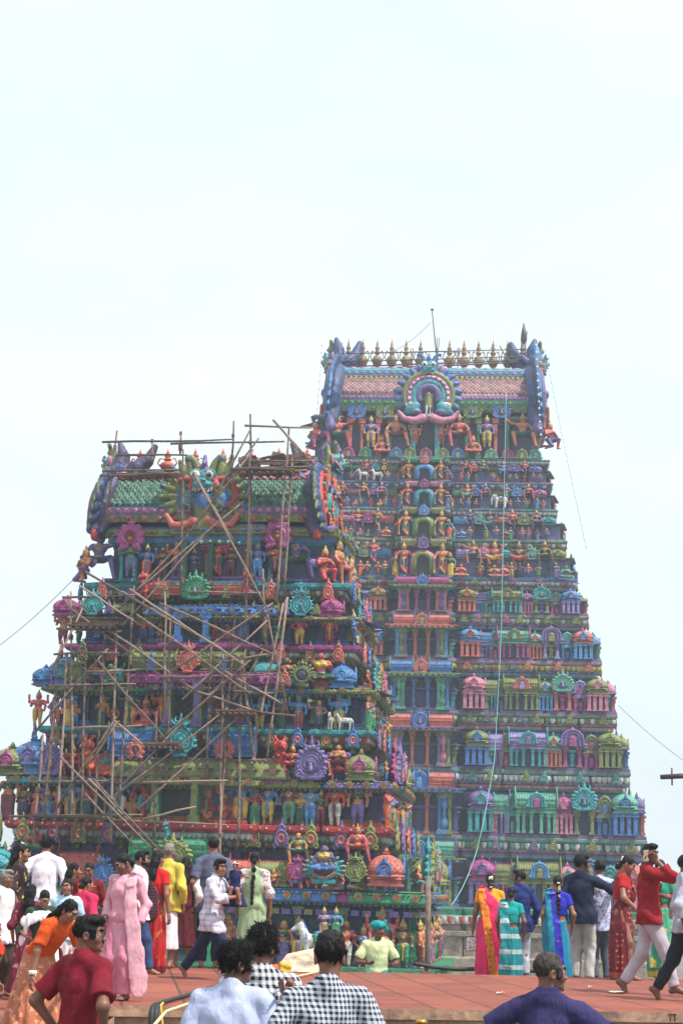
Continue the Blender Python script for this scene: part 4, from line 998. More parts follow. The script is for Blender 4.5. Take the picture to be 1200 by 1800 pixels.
def roof(T, i_w, rec, D, xl, xr, ye, yr, cols_, glabel, gcols, nscale, kal, scale_m):
    """barrel roof with ridge finials and plumed gable ends"""
    yc = rec + D / 2; ry = D / 2 - .35
    a, ze = T.face(xl, ye, yc - ry); c, _ = T.face(xr, ye, yc - ry); _, zr = T.face((xl + xr) / 2, yr, yc - ry * .25)
    zr += .1; H = zr - ze
    b = MB(); M_ = dict((k, j) for j, k in enumerate(cols_))
    prof = []          # from front eave up to the ridge: slight belly, then a pointed crown
    for k in range(25):
        t = k / 24; an = t * math.pi / 2
        y = -ry * (max(0, math.cos(an)) ** .66) * (1 + .06 * math.sin(min(1, t * 3) * math.pi)); z = ze + H * (math.sin(an) ** .95) * (.94 + .06 * t)
        prof.append((y, z))
    def at_t(t):
        k = min(23, int(t * 24)); f = t * 24 - k; (y0, z0), (y1, z1) = prof[k], prof[k + 1]; y, z = y0 + (y1 - y0) * f, z0 + (z1 - z0) * f
        n = Vector((0, -(z1 - z0), (y1 - y0))).normalized()
        return Vector((0, y + yc, z)), n
    L = c - a; xm = (a + c) / 2
    full = [(y + yc, z) for y, z in prof] + [(yc - y, z) for y, z in prof[::-1]]
    vs = [(a, y, z) for y, z in full] + [(c, y, z) for y, z in full]; n = len(full)
    b.add(vs, [(j, n + j, n + j + 1, j + 1) for j in range(n - 1)] + [tuple(range(n)), tuple(range(2 * n - 1, n - 1, -1))], 0, True)
    def band(t0, t1, m, lift):
        ks = [t0 + (t1 - t0) * j / 4 for j in range(5)]
        row = []
        for t in ks:
            p, nn = at_t(t); row.append(p + nn * lift)
        p, nn = at_t(t0); row.insert(0, p - nn * .02); p, nn = at_t(t1); row.append(p - nn * .02)
        v2 = [(a - .01, q.y, q.z) for q in row] + [(c + .01, q.y, q.z) for q in row]; k = len(row)
        b.add(v2, [(j, k + j, k + j + 1, j + 1) for j in range(k - 1)], m, False)
    def bosses(t, step, r, m, lift=.05, sq=1):
        p, nn = at_t(t); k = int(L / step)
        for j in range(k):
            x = a + L * (j + .5) / k; q = p + nn * lift
            b.lathe([(r, -.03), (r * 1.05, .02), (r * .7, .05), (r * .2, .07)], (0, 0, 0), 8, m)
            k0 = len(b.v) - 32; Rq = nn.to_track_quat('Z', 'X').to_matrix()
            for z in range(k0, len(b.v)):
                w = Rq @ Vector(b.v[z]); b.v[z] = (w.x * sq + x, w.y + q.y, w.z + q.z)
    for t0, t1, m, lift, bs in scale_m['bands']:
        band(t0, t1, m, lift)
        if bs: bosses((t0 + t1) / 2, bs[0], bs[1], bs[2], lift)
    # scales: raised lozenges in a lattice
    t0, t1 = scale_m['scales']; rows = scale_m['rows']
    for r in range(rows):
        ta, tb = t0 + (t1 - t0) * (r - .15) / rows, t0 + (t1 - t0) * (r + 1.9) / rows; tb = min(tb, t1 + .015)
        pa, na = at_t(max(t0, ta)); pb, nb = at_t(tb); pm, nm = at_t((max(t0, ta) + tb) / 2)
        for j in range(nscale):
            x = a + L * (j + (.5 if r % 2 else 0) + .25) / nscale; hw = L / nscale * .47
            if x + hw > c or x - hw < a: continue
            v2 = [pa + na * .02 + Vector((x, 0, 0)), pm + nm * .02 + Vector((x + hw, 0, 0)), pb + nb * .02 + Vector((x, 0, 0)), pm + nm * .02 + Vector((x - hw, 0, 0)), pm + nm * (.03 + hw * .32) + Vector((x, 0, 0))]
            b.add(v2, [(0, 1, 4), (1, 2, 4), (2, 3, 4), (3, 0, 4)], scale_m['sc'][(r + j) % len(scale_m['sc'])])
    b.box((xm, yc, zr + .06), (L / 2, .35, .1), 1)
    o = link('roof', b.mesh('roof'), cols(*cols_), T.root)
    nk, kh, kc = kal
    for j in range(nk): T.put(o, 'finial', pav('finial'), cols(*kc), a + L * (j + .5) / nk, yc, zr + .14, kh)
    g = gable_mesh(ry * 1.12, H * 1.28, glabel[0], glabel[1], glabel[2])
    for q in (-1, 1):
        gg = T.put(o, 'gable_end', g, cols(*gcols), (c - .15) if q > 0 else (a + .15), yc, ze - H * .18, 1, 0 if q > 0 else math.pi)
        xo = (c + glabel[0] + .15) if q > 0 else (a - glabel[0] - .15)
        T.put(gg, 'beast_head', HEAD, cols('teal', 'white', 'olive', 'dark', 'rose', 'purple'), glabel[0] + .25, 0, H * 1.42, H * .5, R(90))
        T.put(gg, 'gable_ornament', FAN, cols('orange', 'blue', 'teal', 'salmon', 'plum'), glabel[0] + .05, 0, H * .15, 1, R(90), sx=(ry * 1.5, ry * .9, H * 1.15))
        for yy, zz, kk in ((-.5, .3, 'guard'), (.5, .3, 'guard'), (0, .75, 'cross4'), (-.3, .62, 'dance'), (.3, .62, 'dance'), (-.72, .02, 'lady'), (.72, .02, 'lady')):
            put_statue(T, gg, kk, glabel[0] + .35, yy * ry, zz * H, H * .3, rz=R(90))
    return o, a, c, ze, zr, yc, ry

# ---- near tower: neck storey with seated guardians, then the roof
w, rec, z0, cx = LL[4]; D4 = L_DEPTH - 2 * rec
s_ = .75; yf = rec + s_; ww = w - s_
_, zb0 = TL.face(480, 950, rec + .3); _, zb1 = TL.face(480, 922, rec + .3)
b = MB(); po = plan(ww, yf, L_DEPTH - rec - s_, [(-.36, .36, .35)], [(-.3, .3, .2)]); g = LW
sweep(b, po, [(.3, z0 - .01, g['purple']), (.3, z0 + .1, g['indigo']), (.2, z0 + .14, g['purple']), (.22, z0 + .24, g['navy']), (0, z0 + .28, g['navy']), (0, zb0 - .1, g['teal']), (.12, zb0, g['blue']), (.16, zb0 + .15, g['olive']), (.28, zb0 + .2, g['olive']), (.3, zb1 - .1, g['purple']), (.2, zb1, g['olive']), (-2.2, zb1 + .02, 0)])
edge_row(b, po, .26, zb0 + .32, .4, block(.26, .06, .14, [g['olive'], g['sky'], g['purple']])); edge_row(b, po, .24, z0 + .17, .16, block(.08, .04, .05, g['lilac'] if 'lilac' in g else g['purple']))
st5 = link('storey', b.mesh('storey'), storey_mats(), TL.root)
roofL = roof(TL, w, rec, D4, 186, 544, 918, 838, ['moss', 'navy', 'olive', 'purple', 'blue', 'salmon', 'rose', 'dkgreen'], (.42, .4, 10), ('ultra', 'plum', 'red', 'olive'), 34, (7, .95, ('orange', 'gold')),
    dict(bands=[(.0, .07, 2, .06, (.5, .1, 5)), (.07, .15, 3, .05, (.3, .09, 6)), (.56, .60, 5, .05, (.22, .07, 6)), (.60, .70, 4, .06, (.4, .15, 6)), (.70, .86, 1, .04, (.42, .13, 6))], scales=(.15, .56), rows=9, sc=[0, 0, 0, 7]))
o_, a_, c_, ze_, zr_, yc_, ry_ = roofL
def putL(kind, px, yb, yt, ry, *c, par=None, rz=0):
    lx, lz = TL.face(px, yb, ry); h = px2m(TL, px, yb, yb - yt, ry)
    return put_statue(TL, par or st5, kind, lx, ry, lz, h, *c, rz=rz)
def ornL(me, name, px, yb, yt, wpx, ry, cs, par=None, hfac=1.2):
    lx, lz = TL.face(px, yb, ry); h = px2m(TL, px, yb, yb - yt, ry); m1 = h / (yb - yt)
    return TL.put(par or st5, name, me, cols(*cs), lx, ry, lz, 1, 0, sx=(wpx * m1, wpx * m1 * .9, h / hfac))
for px, kind, c in ((172, 'royal2', ('purple', 'navy', 'gold')), (518, 'royal', ('purple', 'dkgreen', 'gold'))): putL(kind, px, 1022, 930, rec + .75, *c)
for px, kind, h, c in ((229, 'sage', 72, ('green', 'purple', 'green')), (257, 'four', 58, ('blue', 'orange', 'blue')), (285, 'sage', 56, ('brown', 'maroon', 'maroon')), (309, 'four', 66, ('orange', 'indigo', 'orange')), (381, 'four2', 72, ('red', 'dkgreen', 'pink')), (405, 'sage', 56, ('brown', 'maroon', 'plum')), (452, 'four', 62, ('blue', 'sky', 'blue')), (483, 'sage', 66, ('orange', 'navy', 'orange')), (432, 'lady', 52, ('brown', 'maroon', 'plum')), (340, 'lady', 50, ('plum', 'navy', 'purple'))):
    putL(kind, px, 1014, 1014 - h, rec + .35, *c)
for px, rz, c in ((148, -.7, ('skin', 'purple', 'purple')), (570, .7, ('red', 'red', 'purple'))): putL('kneel', px, 1024, 958, rec + .2, *c, rz=rz)
for j in range(3): put_statue(TL, st5, 'lady', w - .3, rec + D4 * (.3 + .2 * j), z0, 1.2, rz=R(90))
put_statue(TL, st5, 'royal3', w - .5, rec + .9, z0, 1.7, 'skin', 'red', 'gold', rz=R(80)); put_statue(TL, st5, 'royal3', w - .5, rec + D4 - .9, z0, 1.7, 'pink', 'red', 'gold', rz=R(90))
ornL(orn('lotus'), 'ornament', 229, 968, 906, 52, rec + .2, ('magenta', 'skin', 'maroon')); ornL(orn('lotus'), 'ornament', 487, 964, 902, 52, rec + .2, ('magenta', 'skin', 'maroon'))
for px in (226, 487):
    for q in (-12, 12): lx, lz = TL.face(px + q, 1014, rec + .6); TL.put(st5, 'pillar', pav('pillar'), cols('teal', 'green'), lx, rec + .55, z0 + .05, 1, 0, sx=(1.1, 1.1, 1.1))
ornL(FAN, 'flame_ornament', 357, 935, 805, 140, rec + .30, ('olive', 'red', 'blue', 'salmon', 'plum'), par=o_, hfac=1.0)
lx, lz = TL.face(359, 850, rec + .2); TL.put(o_, 'beast_head', HEAD, cols('teal', 'white', 'olive', 'dark', 'rose', 'purple'), lx, rec + .25, lz + .05, 1.45)
# neck storey doorway, its inner shade a black-painted panel, and its eave
db = MB(); a, z_ = TL.face(335, 1012, yf); c, zt = TL.face(374, 960, yf); xm, hw = (a + c) / 2, (c - a) / 2
db.box((xm, yf - .36, (z0 + zt) / 2), (hw, .03, (zt - z0) / 2), 1)
for q in (-1, 1): db.box((xm + q * (hw + .09), yf - .5, (z0 + zt) / 2), (.09, .2, (zt - z0) / 2), 0)
link('doorway', db.mesh('doorway'), cols('dkgreen', 'black'), st5)
eb = MB(); xa, zb = TL.face(316, 962, rec + .3); xb, zt2 = TL.face(443, 938, rec + .3); pl = plan((xb - xa) / 2, rec + .5, yf, [(-.4, .4, .15)]); pl = [(x + (xa + xb) / 2, y) for x, y in pl]
sweep(eb, pl, [(-.2, zb - .1, 0), (.0, zb - .05, 0), (.02, zb + .1, 0), (.12, zb + .12, 1), (.14, zb + .24, 1), (.05, zb + .3, 2), (.08, zt2, 2), (-.5, zt2 + .02, 2)]); edge_row(eb, pl, .12, zb + .18, .3, curl(.09, 2), ('f',)); edge_row(eb, pl, .03, zb, .12, block(.05, .04, .1, 0), ('f',))
link('porch_eave', eb.mesh('porch_eave'), cols('magenta', 'olive', 'teal'), st5)
# ================================================================== far tower
T2 = Tower('temple_tower', 735, 1465, 88.0, -3.5, 'taller multicoloured temple tower behind on the right, gilded finials along its roof', 'temple tower')
def cx2(y): return 733 + (1465 - y) * 19 / 730
F2 = [(y, 2 * cx2(y) - xr, xr) for y, xr in [(1592, 1140), (1466, 1130), (1348, 1103), (1249, 1081), (1158, 1055), (1078, 1033), (1014, 1014), (947, 997), (893, 981), (847, 973), (806, 968)]]
L2 = levels(T2, F2, .6)
D2 = L2[0][0] * 1.3
print('RIGHT', [tuple(round(q, 2) for q in l) for l in L2])
BAYS2 = [(-1, -.89, .3), (-.82, -.70, .25), (-.63, -.45, .3), (-.39, -.22, .2), (-.165, .165, .7), (.22, .39, .2), (.45, .63, .3), (.70, .82, .25), (.89, 1, .3)]
SB2 = [(-1, -.75, .25), (-.25, .25, .4), (.75, 1, .25)]
LOT = [('white', 'green', 'salmon', 'mint'), ('white', 'red', 'green', 'olive'), ('white', 'mint', 'magenta', 'olive'), ('yellow', 'white', 'teal', 'salmon'), ('white', 'blue', 'salmon', 'olive'), ('white', 'magenta', 'green', 'purple'), ('white', 'teal', 'teal', 'olive'), ('white', 'red', 'sky', 'olive'), ('white', 'indigo', 'salmon', 'blue'), ('white', 'rose', 'rose', 'green')]
LW2 = {k: j for j, k in enumerate(['navy', 'teal', 'olive', 'red', 'white', 'magenta', 'blue', 'purple', 'green', 'salmon', 'dark', 'yellow', 'sky', 'indigo', 'mint', 'rose', 'plum', 'slate', 'lilac'])}
r2 = random.Random(5)
PC = ['olive', 'mint', 'teal', 'blue', 'purple', 'salmon', 'lilac', 'rose', 'sky', 'magenta', 'olive', 'olive', 'mint']
ST2 = []
for i in range(10):
    w, rec, z0, cx = L2[i]; z1 = L2[i + 1][2]; h = z1 - z0; s_ = .5 if i < 6 else .6
    ww, yf, yb = w - s_, rec + s_, D2 - rec - s_
    w2_, rec2_ = L2[i + 1][:2]; po = plan(ww, yf, yb, BAYS2, SB2); pu = plan(w2_ - .62, rec2_ + .62, D2 - rec2_ - .62, BAYS2, SB2); b = MB(); g = LW2; lo = LOT[i]
    if i < 6:
        prof = [(.25, z0 - .02, g['purple']), (.25, z0 + .04 * h, g['indigo']), (.1, z0 + .06 * h, g['navy']), (0, z0 + .07 * h, g['navy']), (0, z0 + .36 * h, g['indigo']), (.16, z0 + .37 * h, g['blue' if i % 2 else 'teal']), (.24, z0 + .39 * h, g['plum']), (.2, z0 + .42 * h, g['plum']), (-1.6, z0 + .43 * h, g['plum'])]; prou = [(-.02, z0 + .38 * h, g['slate']), (-.02, z0 + .66 * h, g['plum']), (.1, z0 + .68 * h, g['teal' if i % 2 else 'blue']), (.17, z0 + .705 * h, g['olive' if i % 2 else 'mint']), (.2, z0 + .73 * h, g[['purple', 'rose', 'salmon', 'sky', 'purple', 'rose'][i]]), (.2, z0 + .765 * h, g['plum']), (.24, z0 + .785 * h, g['sky' if i % 2 else 'lilac'])]
    else:
        prof = [(.2, z0 - .02, g['rose' if i % 2 else 'sky']), (.2, z0 + .04 * h, g['plum']), (0, z0 + .05 * h, g['slate']), (0, z0 + .5 * h, g['plum']), (.15, z0 + .52 * h, g['olive']), (.2, z0 + .55 * h, g['plum']), (-1.6, z0 + .56 * h, g['plum'])]; prou = [(-.05, z0 + .5 * h, g['slate']), (-.05, z0 + .74 * h, g['indigo']), (.12, z0 + .76 * h, g['teal' if i % 2 else 'rose']), (.2, z0 + .79 * h, g['sky'])]
    prou += [(.24, z0 + .82 * h, g[lo[1]]), (.26, z0 + .91 * h, g[lo[2]]), (.36, z0 + .925 * h, g['sky' if i % 2 else 'teal']), (.4, z0 + .95 * h, g[lo[3]]), (.4, z0 + .985 * h, g[lo[2]]), (.34, z1, g['plum']), (-1.4, z1 + .01, 0)]
    sweep(b, po, prof); sweep(b, pu, prou)
    edge_row(b, pu, .3, z0 + .825 * h, .26, petal(.26, .085 * h, .1, g[lo[0]], g[lo[0] if i % 2 else lo[3]]))
    edge_row(b, pu, .2, z0 + .79 * h, .3, block(.14, .1, .02 * h, [g['salmon'], g['olive']]))
    def pil(b, p, an, j):
        M = Matrix.Rotation(an, 3, 'Z'); c = g[['olive', 'teal', 'magenta', 'blue', 'salmon', 'purple', 'mint'][(j * 3 + i) % 7]]
        if abs(p[0]) < ww * .16 and an < .1: return
        zb, zt = z0 + .07 * h, z0 + .36 * h
        for dx, hh, zz in ((.10, (zt - zb) / 2, (zt + zb) / 2), (.15, .06, zb + .06), (.15, .05, zt - .32), (.2, .07, zt - .08)): b.box((p[0], p[1], zz), (dx, dx, hh), c, M=M)
    if i < 6: edge_row(b, po, .1, 0, .78, pil)
    o = link('storey', b.mesh('storey'), [P(k) for k in LW2], T2.root); ST2.append(o)
    yr = yf - .22
    def pair(fn):
        for q in (-1, 1): fn(q)
    big = lambda: r2.choice(PC)
    fy = lambda f: yf - .25 - (.3 if any(a <= f <= c for a, c, _ in BAYS2) else 0)
    if i < 6:
        zb, ht = z0 + .05 * h, .69 * h
        cc = [big() for _ in range(20)]
        for q in (-1, 1):
            X = lambda f: q * f * ww
            put_pav(T2, o, 'kuta2', X(.285), yr - .1, zb, .125 * ww, ht, cc[0], cc[1])
            put_pav(T2, o, 'sala2', X(.37), yr - .0, zb, .095 * ww, ht * .93, cc[2], cc[3])
            put_pav(T2, o, 'panja', X(.432), yr + .05, zb, .07 * ww, ht * .88, cc[4], cc[5])
            put_pav(T2, o, 'sala2', X(.54), yr - .15, zb, .185 * ww, ht * .99, cc[6], cc[7])
            put_orn(T2, o, 'arch', X(.54), yr - .75, z0 + .42 * h, .085 * ww, .3 * h, cc[8], cc[9])
            put_pav(T2, o, 'kuta2', X(.668), yr + .05, zb, .085 * ww, ht * .9, cc[10], cc[11])
            put_orn(T2, o, ['arch', 'kirti', 'arch', 'kirti', 'arch', 'kirti'][i], X(.76), yr - .45, z0 + .40 * h, .125 * ww, .42 * h, cc[12], cc[13])
            for d in (-.035, .035): T2.put(o, 'pillar', pav('pillar'), cols(cc[14], cc[15]), X(.76 + d), yr - .3, zb, 1, 0, sx=(1.5, 1.5, .35 * h))
            put_pav(T2, o, 'panja', X(.856), yr + .05, zb, .085 * ww, ht * .88, cc[15], cc[16])
            put_pav(T2, o, 'kuta2', X(.945), yr - .1, zb, .12 * ww, ht * 1.0, cc[17], cc[18])
        n = 23
        for j in range(n):
            t = -1 + 2 * (j + .5) / n
            if abs(t) < .17: continue
            put_orn(T2, o, 'antefix', t * (w2_ - .32), rec2_ + .12 - (.3 if any(a <= t <= c for a, c, _ in BAYS2) else 0), z0 + .80 * h, .62, .2 * h, [('olive', 'purple'), ('teal', 'olive'), ('olive', 'indigo'), ('salmon', 'indigo'), ('olive', 'magenta'), ('magenta', 'olive')][i][j % 2], 'olive', name='antefix')
        # right side
        for j in range(4):
            yy = rec + (yb - yf) * (j + .5) / 4 + s_
            put_pav(T2, o, ['kuta2', 'panja', 'panja', 'kuta2'][j], ww + .3, yy, zb, (.07, .055, .055, .07)[j] * ww, ht, cc[j], cc[j + 5], rz=R(90))
            put_orn(T2, o, 'antefix', w2_ + .1, yy, z0 + .80 * h, .7, .22 * h, 'olive', 'purple', rz=R(90), name='antefix')
            put_orn(T2, o, ['kirti', 'arch'][j % 2], w2_ + .22, yy + .9, z0 + .42 * h, .1 * ww, .42 * h, cc[j + 2], cc[j + 7], rz=R(90))
        # middle bay with columns, a black panel painting the shade behind them
        hc = .60 * h; yc = yf - .75; db = MB()
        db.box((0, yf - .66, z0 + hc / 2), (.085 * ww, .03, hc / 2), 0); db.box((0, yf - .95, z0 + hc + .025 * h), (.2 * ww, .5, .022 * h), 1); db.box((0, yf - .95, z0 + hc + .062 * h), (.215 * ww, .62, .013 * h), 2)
        for j in range(12): db.box((-.19 * ww + .38 * ww * (j + .5) / 12, yf - 1.5, z0 + hc + .03 * h), (.08, .08, .016 * h), 2)
        db.box((0, yf - .8, z0 + .80 * h), (.165 * ww, .2, .13 * h), 3)
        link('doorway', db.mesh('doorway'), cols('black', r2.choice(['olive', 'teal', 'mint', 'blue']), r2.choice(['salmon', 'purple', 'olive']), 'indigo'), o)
        c1, c2, c3, c4 = [big() for _ in range(4)]
        for f, cl, kk, sc in ((.038, c1, 'pillar', 1.5), (.096, c2, 'pillar', 1.5), (.118, c3, 'vase', 1.5), (.142, c4, 'pillar', 1.5)):
            for q in (-1, 1): T2.put(o, 'pillar', pav(kk), cols(cl, 'olive'), q * f * ww, yc - (.25 if f > .05 else .1), z0, 1, 0, sx=(sc, sc, hc))
        for q in (-1, 1): put_pav(T2, o, 'sala', q * .105 * ww, yf - 1.15, z0 + .68 * h, .12 * ww, .29 * h, c1, c2)
        put_orn(T2, o, r2.choice(['arch', 'kirti']), 0, yf - 1.35, z0 + .67 * h, .085 * ww, .33 * h, r2.choice(['olive', 'blue', 'salmon', 'sky']), c3)
    else:
        n = [34, 32, 30, 30][i - 6]
        for j in range(n):
            t = -1 + 2 * (j + .5) / n
            if abs(t) < .17 or (j % 9 == 4): continue
            k = r2.choice(['four', 'lady', 'stand', 'hip', 'pray', 'bless', 'cross2', 'lady2', 'sage', 'squat2', 'ladyhip'])
            put_statue(T2, o, k, t * (ww + .1) + r2.uniform(-.1, .1), yf - .5 - r2.uniform(0, .12) - (.25 if any(a <= t <= c for a, c, _ in BAYS2) else 0), z0, h * (.40 if k not in ('cross2', 'squat2') else .3) * r2.uniform(.88, 1.08), rz=r2.uniform(-.3, .3), name='frieze_statue')
        if i == 8: T2.put(o, 'elephant_statue', ELE if 'ELE' in globals() else globals().setdefault('ELE', horse_mesh('elephant', True)), cols('white', 'white', 'purple'), .62 * ww, yf - 1.0, z0, .75, .2)
        if i == 9:
            for f in (-.52, -.40): T2.put(o, 'cow_statue', hm, cols('white', 'dark', 'white'), f * ww, yf - .8, z0, .6, R(20))
        for q in (-1, 1):
            for f, kk, wd in ((.28, 'sala', .10), (.42, 'kirti', .09), (.58, 'sala', .12), (.76, 'kirti', .12), (.94, 'kuta', .12)):
                c1, c2 = big(), big()
                if kk == 'kirti': put_orn(T2, o, 'kirti', q * f * ww, yf - .55, z0 + .48 * h, wd * ww, .36 * h, c1, c2)
                else: put_pav(T2, o, kk, q * f * ww, yf - .2, z0 + .50 * h, wd * ww, .34 * h, c1, c2)
            for f in (.35, .50, .67, .85):
                put_statue(T2, o, r2.choice(['dance', 'royal3', 'guard2', 'royal', 'squat']), q * f * ww, yf - .62, z0 + .34 * h, h * .62, r2.choice(['skin', 'skin', 'red', 'brown', 'pink', 'purple', 'skin']), rz=r2.uniform(-.3, .3), name='guardian_statue')
            put_statue(T2, o, 'guard', q * .135 * ww, yf - 1.25, z0, h * .82, 'skin' if q > 0 or i % 2 else 'pink', r2.choice(['navy', 'dkgreen', 'maroon']), 'gold')
            put_statue(T2, o, 'lady', q * .19 * ww, yf - .9, z0, h * .62, r2.choice(SKINS))
        for j in range(4):
            yy = rec + (yb - yf) * (j + .5) / 4 + s_
            put_statue(T2, o, r2.choice(['guard', 'dance', 'four', 'royal3']), ww + .5, yy, z0, h * .7, rz=R(90)); put_orn(T2, o, 'kirti', ww + .45, yy + .8, z0 + .4 * h, 1.2, .5 * h, rz=R(90))
        db = MB(); wd, hd = .055 * ww, .52 * h
        pts = [(-wd, 0), (-wd, hd * .62)] + [(-wd * math.cos(R(a)), hd * .62 + hd * .38 * math.sin(R(a))) for a in range(15, 180, 15)] + [(wd, hd * .62), (wd, 0)]
        db.add([(x, yf - 1.1, z0 + z) for x, z in pts], [tuple(range(len(pts)))], 0)  # flat black arch painting the dark of the opening
        db.tube([(x * 1.1, yf - 1.15, z0 + z * 1.04) for x, z in pts], .16, 6, 1); db.tube([(x * 1.35, yf - 1.12, z0 + z * 1.12) for x, z in pts], .13, 6, 2); db.box((0, yf - .85, z0 + hd * .55), (wd * 1.4, .2, hd * .55), 2)
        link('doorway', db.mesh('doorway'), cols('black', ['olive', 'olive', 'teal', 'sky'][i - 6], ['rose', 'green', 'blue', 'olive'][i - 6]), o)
        for q in (-1, 1): put_pav(T2, o, 'sala', q * .105 * ww, yf - 1.05, z0 + .74 * h, .10 * ww, .24 * h, *[('olive', 'rose'), ('olive', 'magenta'), ('rose', 'olive'), ('green', 'teal')][i - 6])
        put_orn(T2, o, 'kirti', 0, yf - 1.25, z0 + .66 * h, .085 * ww, .36 * h, ['purple', 'sky', 'magenta', 'salmon'][i - 6], 'rose')

# neck storey with the great guardians, and the roof
w, rec, z0, cx = L2[10]; Dn = D2 - 2 * rec; s_ = .8; yf = rec + s_; ww = w - s_
_, zb = T2.face(850, 728, rec)
b = MB(); po = plan(ww, yf, yf + Dn - 2 * s_, [(-.3, .3, .4), (-1, -.8, .3), (.8, 1, .3)], [(-.3, .3, .3)]); g = LW2
sweep(b, po, [(.3, z0 - .01, g['indigo']), (.3, z0 + .15, g['plum']), (0, z0 + .2, g['plum']), (0, zb - .5, g['olive']), (.25, zb - .4, g['indigo']), (.35, zb - .2, g['olive']), (.1, zb, g['plum']), (-2.5, zb + .02, 0)])
st = link('storey', b.mesh('storey'), [P(k) for k in LW2], T2.root)
def put2(px, yb, yt, ry, kind, *c, rz=0, name=None):
    lx, lz = T2.face(px, yb, ry); return put_statue(T2, st, kind, lx, ry, max(lz, z0), px2m(T2, px, yb, yb - yt, ry), *c, rz=rz, name=name)
for px, k, c in ((592, 'royal2', ('pink', 'dkgreen', 'gold')), (695, 'royal3', ('skin', 'maroon', 'gold')), (806, 'royal3', ('pink', 'maroon', 'gold')), (918, 'royal', ('skin', 'dkgreen', 'gold'))): put2(px, 788, 726, rec + .2, k, *c)
for px in (651, 855): put2(px, 788, 730, rec + .3, 'stand', 'purple', 'yellow', 'purple')
for px, q in ((553, -1), (966, 1)): put2(px, 790, 738, rec + .3, 'kneel', 'pink', 'indigo', 'purple', rz=q * .7)
for px in (729, 775): put2(px, 782, 742, rec + .1, 'lady4', 'skin', 'red', 'pink')
for px, c in ((671, 'salmon'), (831, 'salmon')): put2(px, 796, 765, rec + .05, 'cross', c, c, 'pink')
for px, c in ((612, 'magenta'), (642, 'green'), (696, 'blue'), (720, 'olive'), (748, 'magenta'), (778, 'olive'), (804, 'blue'), (862, 'mint'), (892, 'magenta'), (916, 'olive'), (940, 'teal')):
    lx, lz = T2.face(px, 800, rec); put_orn(T2, st, 'arch', lx, rec - .1, z0, .75, .8, c, 'olive')
for px, c, c2 in ((626, 'blue', 'salmon'), (676, 'olive', 'sky'), (830, 'olive', 'sky'), (881, 'blue', 'salmon')):
    lx, lz = T2.face(px, 735, rec + .2); put_orn(T2, st, 'kirti', lx, rec + .25, lz, 1.15, 1.3, c, c2); 
    for q in (-.35, .35): T2.put(st, 'pillar', pav('pillar'), cols(r2.choice(['salmon', 'green']), 'salmon'), lx + q, rec + .4, z0 + .1, 1, 0, sx=(1.6, 1.6, lz - z0 - .1))
db = MB(); db.box((0, yf - .46, z0 + (zb - z0) * .42), (.55, .04, (zb - z0) * .42), 0)  # black panel painted in place of the doorway's shaded depth
for q in (-1, 1): db.box((q * .7, yf - .6, z0 + (zb - z0) * .42), (.14, .16, (zb - z0) * .42), 1)
db.box((0, yf - .65, z0 + (zb - z0) * .88), (.95, .22, .12), 1); link('doorway', db.mesh('doorway'), cols('black', 'teal'), st)
oR, a, c, ze, zr, yc, ryR = roof(T2, w, rec, Dn, 588, 938, 722, 654, ['clay', 'navy', 'green', 'purple', 'blue', 'olive', 'rose', 'teal', 'plum', 'mauve'], (.48, .3, 11), ('ultra', 'ultra', 'purple', 'sky'), 46, (0, 1, ('gold', 'gold')),
    dict(bands=[(.0, .05, 5, .05, (.5, .12, 2)), (.05, .11, 2, .08, (.4, .1, 5)), (.11, .16, 3, .05, (.25, .07, 6)), (.42, .47, 5, .05, (.3, .08, 8)), (.47, .58, 8, .08, (.45, .17, 4)), (.60, .80, 7, .05, (.62, .2, 6))], scales=(.18, .42), rows=9, sc=[0, 0, 9, 0]))
for j in range(13):
    if j == 6: continue
    T2.put(oR, 'finial', pav('finial'), cols('bronze', 'gold'), a + (c - a) * (j + .5) / 13, yc, zr + .3, 1, 0, sx=(1.15, 1.15, 2.2))
lx, lz = T2.face(752, 748, rec + .1); m1 = px2m(T2, 752, 748, 100, rec + .1) / 100
T2.put(oR, 'flame_ornament', TOR, cols('blue', 'olive', 'magenta', 'teal', 'purple', 'rose', 'plum', 'white'), lx, rec + .15, lz, 106 * m1)
T2.put(oR, 'beast_head', HEAD, cols('teal', 'white', 'blue', 'dark', 'rose', 'blue'), lx, rec + .2, lz + 100 * m1, 1.5)
b = MB(); w, rec, z0, cx = L2[0]
po = plan(w + .2, rec - .1, D2 - rec + .1, BAYS2, SB2); gz = -3.2
sweep(b, po, [(.6, gz, 1), (.6, z0 - 2.6, 1), (.3, z0 - 2.5, 1), (.3, z0 - 1.5, 1), (.5, z0 - 1.45, 1), (.5, z0 - 1.25, 1), (.2, z0 - 1.2, 1), (.2, z0 - .9, 2), (.35, z0 - .85, 3), (.35, z0 - .45, 0), (.2, z0 - .4, 0), (.3, z0 - .1, 0), (.3, z0, 0), (-1.5, z0 + .005, 0)])
edge_row(b, po, .42, z0 - .82, .3, petal(.3, .35, .1, 3, 2))
link('plinth', b.mesh('plinth'), [P('mint'), paint('stone', lin((112, 106, 100)), .85), P('salmon'), P('white')], T2.root)
# lightning rod
b = MB(); p0 = T2.face(770, 640, rec + Dn / 2); p1 = T2.face(759, 546, rec + Dn / 2)
lr = L2[10][1] + (D2 - 2 * L2[10][1]) / 2
p0 = T2.face(769, 648, lr); p1 = T2.face(759, 546, lr)
b.tube([(p0[0], lr, p0[1]), (p1[0], lr, p1[1])], [.05, .035], 6, 0); b.lathe([(.03, 0), (.11, .05), (.1, .1), (.02, .14)], (p1[0], lr, p1[1]), 8, 0)
link('lightning_rod', b.mesh('lightning_rod'), cols('dark'), oR)
